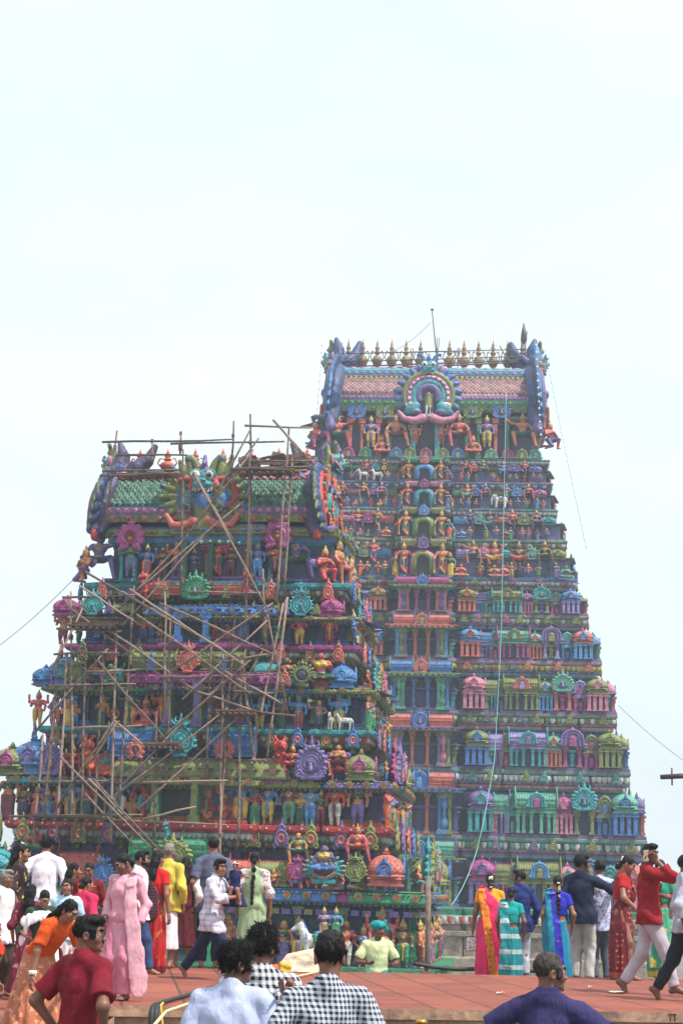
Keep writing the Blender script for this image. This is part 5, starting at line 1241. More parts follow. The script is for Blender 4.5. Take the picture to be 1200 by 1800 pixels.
# ================================================================== pole scaffolding lashed to the near tower
def wood(name, c, rough=.85):
    if name in _MC: return _MC[name]
    m, nt, b = newmat(name); L = nt.links
    tc = N(nt, 'ShaderNodeNewGeometry'); oi = N(nt, 'ShaderNodeObjectInfo')
    n1 = N(nt, 'ShaderNodeTexNoise', i_Scale=9.0, i_Detail=5.0); L.new(tc.outputs['Position'], n1.inputs['Vector'])
    ad = N(nt, 'ShaderNodeMath', operation='ADD'); L.new(n1.outputs['Fac'], ad.inputs[0])
    ml = N(nt, 'ShaderNodeMath', operation='MULTIPLY_ADD'); L.new(oi.outputs['Random'], ml.inputs[0]); ml.inputs[1].default_value = .5; ml.inputs[2].default_value = -.25
    L.new(ml.outputs[0], ad.inputs[1])
    r = ramp(nt, [(.25, mulc(c, .45)), (.5, c), (.75, mulc(c, 1.5))]); L.new(ad.outputs[0], r.inputs['Fac']); L.new(r.outputs['Color'], b.inputs['Base Color'])
    b.inputs['Roughness'].default_value = rough
    bp = N(nt, 'ShaderNodeBump', i_Strength=.5, i_Distance=.02); L.new(n1.outputs['Fac'], bp.inputs['Height']); L.new(bp.outputs['Normal'], b.inputs['Normal'])
    _MC[name] = m; return m
POLE, ROPE, PLANK = wood('weathered pole', lin((122, 102, 90))), wood('coir rope', lin((112, 86, 72))), wood('plank', lin((92, 68, 56)))
sca = empty('pole_scaffold', TL.O, TL.al); tag(sca, 'rickety wooden pole scaffolding with platforms lashed to the front of the shorter temple tower', 'scaffolding')
rs = random.Random(3)
def pole(p0, p1, y0, y1, r=.055, name='pole', m=None):
    """a crooked pole between two photo points at depths y0, y1 of the tower's own frame"""
    a, za = TL.face(p0[0], p0[1], y0); c, zc = TL.face(p1[0], p1[1], y1)
    A, B = Vector((a, y0, za)), Vector((c, y1, zc)); n = max(3, int((B - A).length / .9)); pts = []
    for i in range(n + 1):
        t = i / n; q = A.lerp(B, t)
        if 0 < i < n: q += Vector((rs.uniform(-1, 1), rs.uniform(-1, 1), rs.uniform(-1, 1))) * .028
        pts.append(q)
    b = MB(); b.tube(pts, [r * (1.12 - .3 * i / n) * rs.uniform(.93, 1.07) for i in range(n + 1)], 7)
    o = link(name, b.mesh(name), [m or POLE], sca)
    return A, B
def fr(y):   # depth of the scaffold face in the tower frame at a photo height
    t = (1690 - y) / (1690 - 1024); return -.7 + max(0, min(1.15, t)) * (LL[4][1] - LL[0][1]) * .92
KN = []
def vp(x0, y0, x1, y1, d=0, r=.04):
    KN.append((x0, y0, x1, y1, d)); return pole((x0, y0), (x1, y1), fr(y0) + d, fr(y1) + d, r)
V = [  # standing poles: bottom, top
 (100, 1470, 118, 1150), (128, 1480, 125, 1040), (142, 1470, 152, 1160), (165, 1470, 186, 1100), (195, 1480, 205, 1100), (78, 1440, 103, 1160), (208, 1440, 236, 1030), (270, 1500, 275, 1250), (293, 1380, 300, 1085),
 (385, 1500, 400, 1220), (400, 1300, 412, 1090), (387, 1530, 392, 1150), (418, 1490, 424, 1150), (430, 1130, 440, 790), (440, 1010, 440, 728), (447, 1330, 424, 1150), (486, 1060, 508, 752), (498, 1050, 514, 800), (448, 1300, 498, 1060), (505, 1050, 470, 1330),
 (318, 1040, 322, 790), (187, 920, 206, 757), (267, 812, 268, 772), (317, 800, 318, 760), (405, 860, 411, 740), (292, 1250, 290, 1040), (362, 1400, 372, 1130), (468, 1150, 462, 1000), (60, 1480, 76, 1290)]
for v in V: vp(*v, d=rs.uniform(-.25, .1))
Dg = [  # braces and ladder-like ramps
 (150, 1005, 372, 1130), (215, 1040, 390, 1140), (115, 1062, 300, 1200), (140, 1030, 250, 1100), (190, 1108, 345, 1215), (240, 1080, 440, 1220), (345, 1215, 470, 1255), (280, 1060, 480, 1150), (228, 1035, 430, 1170),
 (172, 1160, 300, 1310), (215, 1380, 390, 1200), (200, 1400, 400, 1245), (245, 1420, 430, 1250), (106, 1330, 265, 1490), (150, 1395, 240, 1490), (165, 1370, 285, 1500), (60, 1290, 190, 1140), (90, 1180, 150, 1060), (100, 1420, 205, 1260),
 (200, 1080, 335, 935), (215, 1100, 360, 940), (225, 1050, 430, 880), (330, 940, 445, 790), (365, 900, 440, 755), (340, 830, 475, 1080), (345, 840, 410, 950), (470, 1080, 505, 1250), (480, 738, 540, 806), (500, 760, 530, 800), (380, 860, 455, 770),
 (300, 1180, 480, 1060), (320, 1230, 470, 1090), (395, 1180, 500, 1240), (260, 1320, 440, 1160), (410, 1230, 470, 1130)]
for _ in range(3):
    x = rs.uniform(90, 250); y = rs.uniform(1090, 1420); L = rs.uniform(50, 130); a = rs.choice([-1, 1]) * rs.uniform(.5, 1.1)
    Dg.append((x, y, x + L * math.cos(a), y + L * math.sin(a)))
for g in Dg: vp(*g, d=rs.uniform(-.55, -.1), r=.037)
Hz = [  # level ledgers
 (180, 777, 410, 772), (300, 780, 500, 776), (430, 748, 548, 752), (205, 800, 330, 800), (176, 836, 318, 832), (180, 828, 316, 826), (402, 824, 545, 820), (430, 812, 548, 810), (415, 832, 540, 826), (110, 1050, 245, 1045), (100, 1105, 215, 1110), (130, 1280, 250, 1275), (95, 1205, 240, 1202), (280, 1190, 480, 1185), (420, 1250, 520, 1258), (380, 1165, 470, 1150),
 (15, 1435, 250, 1432), (60, 1375, 200, 1372), (70, 1435, 400, 1450), (250, 1375, 400, 1372), (410, 1215, 480, 1218), (330, 1040, 460, 1042), (150, 1180, 240, 1178), (250, 1440, 345, 1418), (95, 1150, 210, 1148)]
for hzl in Hz: vp(*hzl, d=rs.uniform(-.4, -.1), r=.037)
# lashings where poles cross: one coir binding per standing pole
b = MB(); b.lathe([(.075, -.12), (.11, -.07), (.085, -.03), (.115, .02), (.09, .07), (.1, .11), (.07, .13)], (0, 0, 0), 7, 0); LASH = b.mesh('rope_lashing')
for i, (x0, y0, x1, y1, d) in enumerate(KN[:len(V)]):
    for t in (.15, .5, .82):
        y = y0 + (y1 - y0) * t + rs.uniform(-6, 6); x = x0 + (x1 - x0) * (y - y0) / (y1 - y0)
        ry = fr(y0) + d + (fr(y1) - fr(y0)) * (y - y0) / (y1 - y0); a, z = TL.face(x, y, ry)
        link('rope_lashing', LASH, [ROPE], sca, (a, ry, z), rs.uniform(0, 6), rs.uniform(.5, .72))
def deck(x0, x1, y, n, dep, d=0, tilt=0):
    """platform of rough planks and sticks laid across the ledgers"""
    b = MB(); ry = fr(y) + d; a, z = TL.face(x0, y, ry); c, _ = TL.face(x1, y, ry)
    for i in range(n):
        t = (i + .5) / n; yy = ry - dep / 2 + dep * t; L = (c - a) / 2 * rs.uniform(.8, 1.05)
        b.box(((a + c) / 2 + rs.uniform(-.15, .15), yy, z + rs.uniform(-.05, .06) + tilt * t), (L, dep / n * .42, .03), 0, M=Matrix.Rotation(rs.uniform(-.05, .05), 3, 'Y') @ Matrix.Rotation(rs.uniform(-.04, .04), 3, 'Z'))
    for i in range(7):
        x = a + (c - a) * (i + .5) / 7; b.tube([(x, ry - dep * .6, z - .1), (x + rs.uniform(-.1, .1), ry + dep * .6, z - .06 + tilt)], .035, 5)
    link('platform', b.mesh('platform'), [PLANK], sca)
deck(130, 210, 1105, 6, 1.3, -.3, .3); deck(205, 314, 838, 5, .8, .1); deck(385, 460, 1252, 6, 1.2, -.4); deck(60, 190, 1436, 6, 1.1, -.4); deck(430, 525, 836, 7, 1.4, .2, .2); deck(255, 320, 1310, 5, .9, -.4)
# screen of thatch-like slats tied high on the right
b = MB()
for i in range(46):
    x = 424 + 104 * rs.random(); y = 800 + 32 * rs.random(); ry = fr(820) + rs.uniform(.1, .5); a, z = TL.face(x, y, ry)
    b.box((a, ry, z), (rs.uniform(.15, .4), .02, rs.uniform(.04, .1)), 0, M=Matrix.Rotation(rs.uniform(-.3, .3), 3, 'Y') @ Matrix.Rotation(rs.uniform(-.5, .5), 3, 'X'))
link('slat_screen', b.mesh('slat_screen'), [wood('old slat', lin((74, 56, 52)))], sca)

# rails wired round the gilded finials of the far tower
def metal(name, c, rough=.5, met=0.0):
    if name in _MC: return _MC[name]
    m, nt, b = newmat(name); b.inputs['Base Color'].default_value = c; b.inputs['Roughness'].default_value = rough; b.inputs['Metallic'].default_value = met
    n1 = N(nt, 'ShaderNodeTexNoise', i_Scale=14.0, i_Detail=4.0); r = ramp(nt, [(.3, mulc(c, .7)), (.7, mulc(c, 1.2))]); nt.links.new(n1.outputs['Fac'], r.inputs['Fac']); nt.links.new(r.outputs['Color'], b.inputs['Base Color'])
    _MC[name] = m; return m
IRON = metal('iron', lin((70, 62, 62)))
rail = empty('ridge_scaffold', T2.O, T2.al); tag(rail, 'thin pole railing round the gilded finials on the ridge of the taller tower', 'scaffolding')
def rp2(p0, p1, ry, r=.03, name='rail_pole'):
    a, za = T2.face(*p0, ry); c, zc = T2.face(*p1, ry); b = MB(); b.tube([(a, ry, za), ((a + c) / 2 + rs.uniform(-.04, .04), ry, (za + zc) / 2 + rs.uniform(-.04, .04)), (c, ry, zc)], r, 6); link(name, b.mesh(name), [IRON], rail)
for j, dd in enumerate((-1.0, .9)):
    ry = lr + dd
    for x, y0, y1 in ((597, 655, 602), (632, 652, 620), (689, 650, 614), (722, 648, 612), (768, 648, 594), (804, 646, 612), (864, 642, 608), (916, 640, 590), (922, 640, 582)): rp2((x, y0), (x + (4 if j else 0), y1), ry)
    rp2((597, 650), (925, 636), ry, .05); rp2((600, 645), (925, 633), ry, .045); rp2((598, 636), (925, 626), ry); rp2((598, 622), (925, 614), ry)
for p in (((598, 642), (636, 618)), ((786, 645), (806, 612)), ((878, 608), (895, 640)), ((640, 620), (625, 640))): rp2(*p, lr - 1.05, .035, 'rail_brace')
b = MB(); a, z = T2.face(920, 592, lr - 1); b.lathe([(.02, -.3), (.22, 0), (.16, .5), (.03, 1.1)], (a, lr - 1, z - .2), 8); link('loudspeaker_horn', b.mesh('loudspeaker_horn'), [IRON], rail)

# ================================================================== cables and ropes
def cable(name, label, cat, pts, r, mat, sag=0.0, n=14):
    P3 = []
    for i in range(len(pts) - 1):
        A, B = Vector(pts[i]), Vector(pts[i + 1])
        for k in range(n + (i == len(pts) - 2)):
            t = k / n; q = A.lerp(B, t); q.z -= sag * 4 * t * (1 - t); P3.append(q)
    b = MB(); o0 = P3[0]; b.tube([q - o0 for q in P3], r, 6); o = link(name, b.mesh(name), [mat], None, o0); return tag(o, label, cat)
CYAN = metal('cyan rope', lin((104, 160, 166)), .8); GREY = metal('grey wire', lin((120, 124, 130)), .7); BLK = metal('black hose', lin((40, 38, 40)), .6); YEL = metal('yellow rope', lin((216, 176, 60)), .8); PALE = metal('pale rope', lin((206, 190, 140)), .8)
cable('rope', 'long pale cyan rope hanging down the front of the taller tower', 'rope', [at(889, 690, 88.6), at(880, 1120, 83), at(868, 1340, 80), at(836, 1500, 74), at(792, 1592, 66)], .022, CYAN, .25)
cable('wire', 'thin wire running off left from the shorter tower into the sky', 'wire', [at(205, 935, 52), at(-60, 1175, 58)], .012, GREY, .4)
cable('wire', 'thin wire running from the taller tower down past the right edge', 'wire', [at(1086, 1240, 92), at(1260, 1375, 95)], .016, GREY, .3)
cable('wire', 'faint stay wire from the lightning rod tip down to the ridge', 'wire', [at(757, 566, 94), at(690, 618, 94)], .018, GREY, .2)
def bulbs(name, label, p0, p1, n, r):
    b = MB(); o0 = p0; b.tube([Vector((0, 0, 0)), (p1 - p0) / 2 + Vector((0, 0, -.15)), p1 - p0], .01, 4, 1)
    for i in range(n):
        t = (i + .5) / n; q = (p1 - p0) * t + Vector((0, 0, -.6 * t * (1 - t))); b.lathe([(r * .4, -r), (r, -r * .3), (r, r * .4), (r * .3, r)], q, 6, 0)
    o = link(name, b.mesh(name), [metal('bulb', lin((235, 235, 230)), .3), GREY], None, o0); tag(o, label, 'string lights', 'strings of bulbs on the taller tower')
bulbs('light_string', 'string of small white bulbs slanting beside the right edge of the taller tower', at(962, 640, 88), at(1030, 965, 86), 26, .05)
bulbs('light_string', 'string of small white bulbs down the left plumed gable of the taller tower', at(566, 600, 89), at(556, 745, 87), 12, .06)
bulbs('light_string', 'string of small white bulbs down the right plumed gable of the taller tower', at(941, 600, 89), at(950, 770, 87), 14, .06)
# arm of a lamp post coming in from the right
b = MB(); p = at(1160, 1366, 34); q = at(1235, 1362, 34); t0 = at(1180, 1366, 34); b.tube([Vector((0, 0, 0)), q - p], [.05, .06], 8); b.tube([t0 - p + Vector((0, 0, -.17)), t0 - p + Vector((0, 0, .19))], .018, 6); b.lathe([(.02, -.05), (.05, 0), (.02, .05)], t0 - p, 8)
gq = at(1235, 1362, 34); b.tube([q - p, Vector((q.x - p.x, 0, -3.2 - p.z))], .07, 8)
tag(link('lamp_post', b.mesh('lamp_post'), [metal('dark pole', lin((58, 44, 52)))], None, p), 'dark post arm with a short crosspiece jutting in at the right edge', 'post')

# ================================================================== ground, platform, low structures
def tile_mat():
    m, nt, b = newmat('terracotta tiles'); L = nt.links
    geo = N(nt, 'ShaderNodeNewGeometry'); mp = N(nt, 'ShaderNodeMapping'); mp.inputs['Rotation'].default_value = (0, 0, R(-7)); L.new(geo.outputs['Position'], mp.inputs['Vector'])
    br = N(nt, 'ShaderNodeTexBrick', offset=0.0, i_Scale=1.0); br.inputs['Mortar Size'].default_value = .018; br.inputs['Brick Width'].default_value = .62; br.inputs['Row Height'].default_value = .95
    br.inputs['Color1'].default_value = lin((140, 72, 54)); br.inputs['Color2'].default_value = lin((124, 62, 47)); br.inputs['Mortar'].default_value = lin((84, 48, 42)); L.new(mp.outputs['Vector'], br.inputs['Vector'])
    n1 = N(nt, 'ShaderNodeTexNoise', i_Scale=1.3, i_Detail=6.0, i_Roughness=.65); n2 = N(nt, 'ShaderNodeTexNoise', i_Scale=30.0, i_Detail=3.0)
    for n in (n1, n2): L.new(geo.outputs['Position'], n.inputs['Vector'])
    r = ramp(nt, [(.3, (.5, .5, .52, 1)), (.5, (1, 1, 1, 1)), (.72, (1.3, 1.28, 1.25, 1))]); L.new(n1.outputs['Fac'], r.inputs['Fac'])
    mx = N(nt, 'ShaderNodeMixRGB', blend_type='MULTIPLY', i_Fac=.8); L.new(br.outputs['Color'], mx.inputs['Color1']); L.new(r.outputs['Color'], mx.inputs['Color2']); L.new(mx.outputs['Color'], b.inputs['Base Color'])
    b.inputs['Roughness'].default_value = .8
    ad = N(nt, 'ShaderNodeMath', operation='MULTIPLY_ADD'); L.new(br.outputs['Fac'], ad.inputs[0]); ad.inputs[1].default_value = -.6; L.new(n2.outputs['Fac'], ad.inputs[2])
    bp = N(nt, 'ShaderNodeBump', i_Strength=.35, i_Distance=.01); L.new(ad.outputs[0], bp.inputs['Height']); L.new(bp.outputs['Normal'], b.inputs['Normal'])
    return m
TILE = tile_mat()
CEM, CEM2 = paint('plaster ledge', lin((176, 140, 116)), .9, 1.5, .6), paint('weathered cement', lin((128, 120, 112)), .95, 1.1, .7)
# near and far edges of the tiled platform, taken on the floor plane
n0, n1 = on_floor(-80, 1764), on_floor(1300, 1781); f0, f1 = on_floor(-150, 1690), on_floor(1300, 1724)
sl = (n1.y - n0.y) / (n1.x - n0.x); fs = (f1.y - f0.y) / (f1.x - f0.x)
print('edges', n0, n1, f0, f1)
XL, XR = -9.0, 9.5
ny = lambda x: n0.y + sl * (x - n0.x)
fy_ = lambda x: f0.y + fs * (x - f0.x)
b = MB(); LOW = -.72
xs = -2.08
poly = [(XL, 9.6), (xs, 9.6), (xs, ny(xs)), (XR, ny(XR)), (XR, fy_(XR)), (XL, fy_(XL))]
top = [(x, y, 0.0) for x, y in poly]; bot = [(x, y, -.10) for x, y in poly]; n = len(poly)
b.add(top + bot, [tuple(range(n))] + [(i, n + i, n + (i + 1) % n, (i + 1) % n) for i in range(n)], [0] + [1] * n)
ins = offset([(p[0], p[1]) for p in poly], -.06) if False else poly
c_ = (0, (ny(0) + fy_(0)) / 2)
b.add([(x + (.06 if x < 0 else -.06), y + (.06 if y < c_[1] else -.06), z) for z in (-.10, -3.19) for x, y in poly], [(i, n + i, n + (i + 1) % n, (i + 1) % n) for i in range(n)], 1)
tag(link('platform_floor', b.mesh('platform_floor'), [TILE, CEM]), kind='structure')
b = MB(); b.add([(-3000, -60, -3.2), (3000, -60, -3.2), (3000, 5000, -3.2), (-3000, 5000, -3.2)], [(0, 1, 2, 3)]); tag(link('ground', b.mesh('ground'), [CEM2]), kind='structure')
b = MB(); b.box((0, 5.0, LOW - .6), (9.4, 7.2, .6), 0); tag(link('lower_terrace_floor', b.mesh('lower_terrace_floor'), [CEM2]), kind='structure')
# lower step behind the platform where people stand at the back
b = MB(); b.add([(x, y, z) for z in (-3.19, -.17) for x, y in ((XL, fy_(XL) - .02), (XR, fy_(XR) - .02), (XR, fy_(XR) + 2.4), (XL, fy_(XL) + 2.4))], [(4, 5, 6, 7), (0, 1, 5, 4), (1, 2, 6, 5), (2, 3, 7, 6), (3, 0, 4, 7)], 0); tag(link('rear_terrace_floor', b.mesh('rear_terrace_floor'), [CEM2]), kind='structure')

# ------------------------------------------------------------------ small things on and behind the platform
def small_cable(name, label, cat, pts, r, mat): return cable(name, label, cat, pts, r, mat, 0.0, 5)
fl = lambda x, y, z=0.03: on_floor(x, y, z)
small_cable('hose', 'black hose lying across the tiles from the platform edge', 'hose', [fl(272, 1766), fl(300, 1757), fl(345, 1745), fl(395, 1728), fl(440, 1716)], .02, BLK)
for dx in (0, 7): 
    a = on_floor(270 + dx, 1769, .03); small_cable('hose', 'black hose hanging over the edge of the tiled platform, %s of the pair' % ('left' if dx == 0 else 'right'), 'hose', [a, a + V3(0, -.12, -.05), a + V3(.0, -.14, -.9)] if False else [a, a + Vector((0, -.12, -.05)), a + Vector((0, -.14, -.7))], .03, BLK)
a = on_floor(283, 1766, .03); small_cable('rope', 'yellow rope hanging over the platform edge beside the black hoses', 'rope', [a + Vector((0, .2, 0)), a + Vector((.01, -.12, 0)), a + Vector((.06, -.15, -.3)), a + Vector((.09, -.16, -.6))], .012, YEL)
small_cable('rope', 'pale yellow rope running slantwise over the tiles behind the man in pale blue', 'rope', [at(268, 1806, 12.8), at(292, 1778, 14.4), on_floor(350, 1758, .03), on_floor(470, 1728, .03), on_floor(560, 1708, .03)], .014, PALE)
def bundle(label, px, py, w_, h_, mat, sd):
    q = at(px, py, 21.5); q = Vector((q.x, 21.3, 0)); s = SDF(); r_ = random.Random(sd)
    for i in range(6): s.ell((r_.uniform(-.6, .6) * w_, r_.uniform(-.1, .1), h_ * r_.uniform(.25, .75)), (w_ * r_.uniform(.35, .6), .12, h_ * r_.uniform(.25, .4)), .05)
    s.ell((0, 0, h_ * .25), (w_, .16, h_ * .3), .05)
    o = link('cloth_bundle', s.mesh('cloth_bundle', .016, lambda X, Y, Z: .012 * np.sin(40 * X + 30 * Z + sd) * np.sin(35 * Z - 20 * X)), [mat], None, q); tag(o, label, 'bundle')
bundle('crumpled yellow cloth bundle on the platform behind the pointing man', 502, 1703, .085, .2, paint('yellow cloth', lin((196, 158, 50)), .9), 1)
bundle('orange and red cloth bundle beside the yellow one', 480, 1700, .12, .2, paint('orange cloth', lin((206, 90, 50)), .9), 2)
bundle('small white paper bundle left of the check-shirted man with neat hair', 448, 1708, .1, .12, paint('white cloth', lin((220, 220, 224)), .9), 3)
b = MB(); q = on_floor(482, 1707, 0); q2 = on_floor(566, 1707, 0); W_ = (q2 - q).length
b.add([(0, 0, .01), (W_, .1, .01), (W_ * .9, .75, .34), (.16, .6, .22), (0, .03, -.015), (W_, .13, -.015), (W_ * .9, .79, .31), (.16, .64, .19)], [(0, 1, 2, 3), (7, 6, 5, 4), (0, 4, 5, 1), (1, 5, 6, 2), (2, 6, 7, 3), (3, 7, 4, 0)])
tag(link('board', b.mesh('board'), [paint('cream board', lin((206, 186, 160)), .85)], None, q + Vector((0, -.25, 0))), 'cream board tilted up at the back of the tiles beside the yellow bundle', 'board')
b = MB(); a, z = at(748, 1712, 26.5), at(752, 1540, 26.5); b.tube([Vector((0, 0, -.9)), (z - a) * .5 + Vector((.02, 0, 0)), z - a], [.05, .045, .04], 8)
b.tube([Vector((-.06, 0, 0)), Vector((.07, 0, .04))], .05, 6)
tag(link('post', b.mesh('post'), [POLE], None, a), 'upright wooden post in front of the right corner of the shorter tower', 'post')
small_cable('hose', 'dark hose sagging from the wooden post towards the pink saree', 'hose', [at(725, 1693, 26.3), at(760, 1700, 26.3), at(800, 1704, 26.3), at(850, 1703, 26.3), at(1010, 1710, 26.3)], .035, BLK)
r_ = random.Random(4)
for i, (x, y, w_, lab) in enumerate(((878, 1748, .05, 'scrap of white paper on the tiles right of centre'), (1082, 1746, .11, 'crushed pale plastic wrapper on the tiles behind the striding man in red'), (1035, 1737, .03, 'tiny white litter scrap on the tiles below the navy shirted man'))):
    b = MB(); n = 5; V_ = [((j / (n - 1) - .5) * 2 * w_, (q / (n - 1) - .5) * 1.6 * w_, .012 + .02 * r_.random()) for j in range(n) for q in range(n)]
    b.add(V_, [(j * n + q, (j + 1) * n + q, (j + 1) * n + q + 1, j * n + q + 1) for j in range(n - 1) for q in range(n - 1)])
    tag(link('litter', b.mesh('litter'), [paint('litter paper', lin((210, 200, 196)), .8)], None, on_floor(x, y, 0), r_.uniform(0, 3)), lab, 'litter')
d_ = ray(1185, 1789); X_ = d_.x / d_.y * 14.4; Y_ = ny(X_); X_ = d_.x / d_.y * Y_; q = Vector((X_, ny(X_) - .004, CAMZ + d_.z / d_.y * ny(X_)))
b = MB()
for dx in (-.022, .026):
    b.box((dx, 0, 0), (.004, .003, .032), 0); b.box((dx, -.001, .034), (.022, .003, .005), 0)
tag(link('painted_mark', b.mesh('painted_mark'), [paint('dark red paint', lin((96, 34, 34)), .8)], None, q, math.atan(sl)), 'small dark red TT mark painted on the plaster edge at far right', 'painted mark')
# air
b = MB(); b.box((0, 60, 22), (160, 110, 26.3), 0); hz = link('haze', b.mesh('haze'), None); hz['kind'] = 'stuff'
m = bpy.data.materials.new('haze'); m.use_nodes = True; nt = m.node_tree; nt.nodes.remove(nt.nodes['Principled BSDF'])
v = nt.nodes.new('ShaderNodeVolumePrincipled'); v.inputs['Color'].default_value = (.80, .90, 1, 1); v.inputs['Density'].default_value = .0012; v.inputs['Anisotropy'].default_value = .2
nt.links.new(v.outputs[0], nt.nodes['Material Output'].inputs['Volume']); hz.data.materials.clear(); hz.data.materials.append(m)
# ================================================================== people
V3 = lambda *a: Vector(a)
def ik(a, c, l1, l2, pole):
    d = c - a; L = d.length
    if L > (l1 + l2) * .995: c = a + d * ((l1 + l2) * .995 / L); d = c - a; L = d.length
    u = d / L; x = (l1 * l1 - l2 * l2 + L * L) / (2 * L); h = math.sqrt(max(0, l1 * l1 - x * x))
    p = pole - u * pole.dot(u)
    p = p.normalized() if p.length > 1e-5 else Vector((0, 1, 0))
    return a + u * x + p * h, c
def hand_np(kind):
    """fingers along +z, thumb on +x, palm to +y; wrist at the origin"""
    s = SDF()
    s.cone((0, 0, -.02), (0, 0, .02), .026, .028, .01, flat=(0, 1, 0, .75)); s.box((0, 0, .05), (.036, .013, .042), .012, .015)
    curl = dict(relax=(.35, .55), grip=(1.0, 1.3), point=(1.2, 1.5), flat=(.1, .15))[kind]
    for i, (x, L, r) in enumerate(((.029, .072, .0088), (.0095, .080, .0092), (-.010, .075, .0088), (-.028, .060, .0078))):
        a, b = curl
        if kind == 'point' and i == 0: a, b = .05, .05
        a += .05 * i; p0 = V3(x, 0, .088); p1 = p0 + V3(x * .12, math.sin(a), math.cos(a)) * L * .5; p2 = p1 + V3(0, math.sin(a + b * .6), math.cos(a + b * .6)) * L * .3; p3 = p2 + V3(0, math.sin(a + b), math.cos(a + b)) * L * .25
        s.cone(p0 - V3(0, 0, .02), p1, r * 1.1, r, .006); s.cone(p1, p2, r, r * .92, .003); s.cone(p2, p3, r * .92, r * .75, .003)
    tk = .5 if kind in ('grip', 'point') else .15
    t0, t1, t2 = V3(.026, .004, .02), V3(.052, .014 + .02 * tk, .05), V3(.058 - .03 * tk, .022 + .035 * tk, .082)
    s.cone(t0, t1, .014, .0105, .008); s.cone(t1, t2, .0105, .008, .004)
    return s.grid(.0052)
HANDS = {k: hand_np(k) for k in ('relax', 'grip', 'point', 'flat')}
def skin_mat(name, c):
    if name in _MC: return _MC[name]
    m, nt, b = newmat(name); L = nt.links; tc = N(nt, 'ShaderNodeTexCoord')
    n1 = N(nt, 'ShaderNodeTexNoise', i_Scale=14.0, i_Detail=4.0); L.new(tc.outputs['Object'], n1.inputs['Vector'])
    r = ramp(nt, [(.3, mulc(c, .8)), (.7, mulc(c, 1.15))]); L.new(n1.outputs['Fac'], r.inputs['Fac']); L.new(r.outputs['Color'], b.inputs['Base Color'])
    b.inputs['Roughness'].default_value = .5; b.inputs['Subsurface Weight'].default_value = .06; b.inputs['Subsurface Radius'].default_value = (.02, .008, .004)
    _MC[name] = m; return m
def flat_mat(name, c, rough=.5):
    if name in _MC: return _MC[name]
    m, nt, b = newmat(name); b.inputs['Base Color'].default_value = c; b.inputs['Roughness'].default_value = rough; _MC[name] = m; return m
def hair_mat(name, c):
    if name in _MC: return _MC[name]
    m, nt, b = newmat(name); L = nt.links; tc = N(nt, 'ShaderNodeTexCoord'); mp = N(nt, 'ShaderNodeMapping'); mp.inputs['Scale'].default_value = (90, 90, 14); L.new(tc.outputs['Object'], mp.inputs['Vector'])
    n1 = N(nt, 'ShaderNodeTexNoise', i_Scale=1.0, i_Detail=4.0); L.new(mp.outputs['Vector'], n1.inputs['Vector'])
    r = ramp(nt, [(.3, mulc(c, .6)), (.75, mulc(c, 1.5))]); L.new(n1.outputs['Fac'], r.inputs['Fac']); L.new(r.outputs['Color'], b.inputs['Base Color']); b.inputs['Roughness'].default_value = .55; b.inputs['Specular IOR Level'].default_value = .22
    bp = N(nt, 'ShaderNodeBump', i_Strength=.9, i_Distance=.01); L.new(n1.outputs['Fac'], bp.inputs['Height']); L.new(bp.outputs['Normal'], b.inputs['Normal'])
    _MC[name] = m; return m
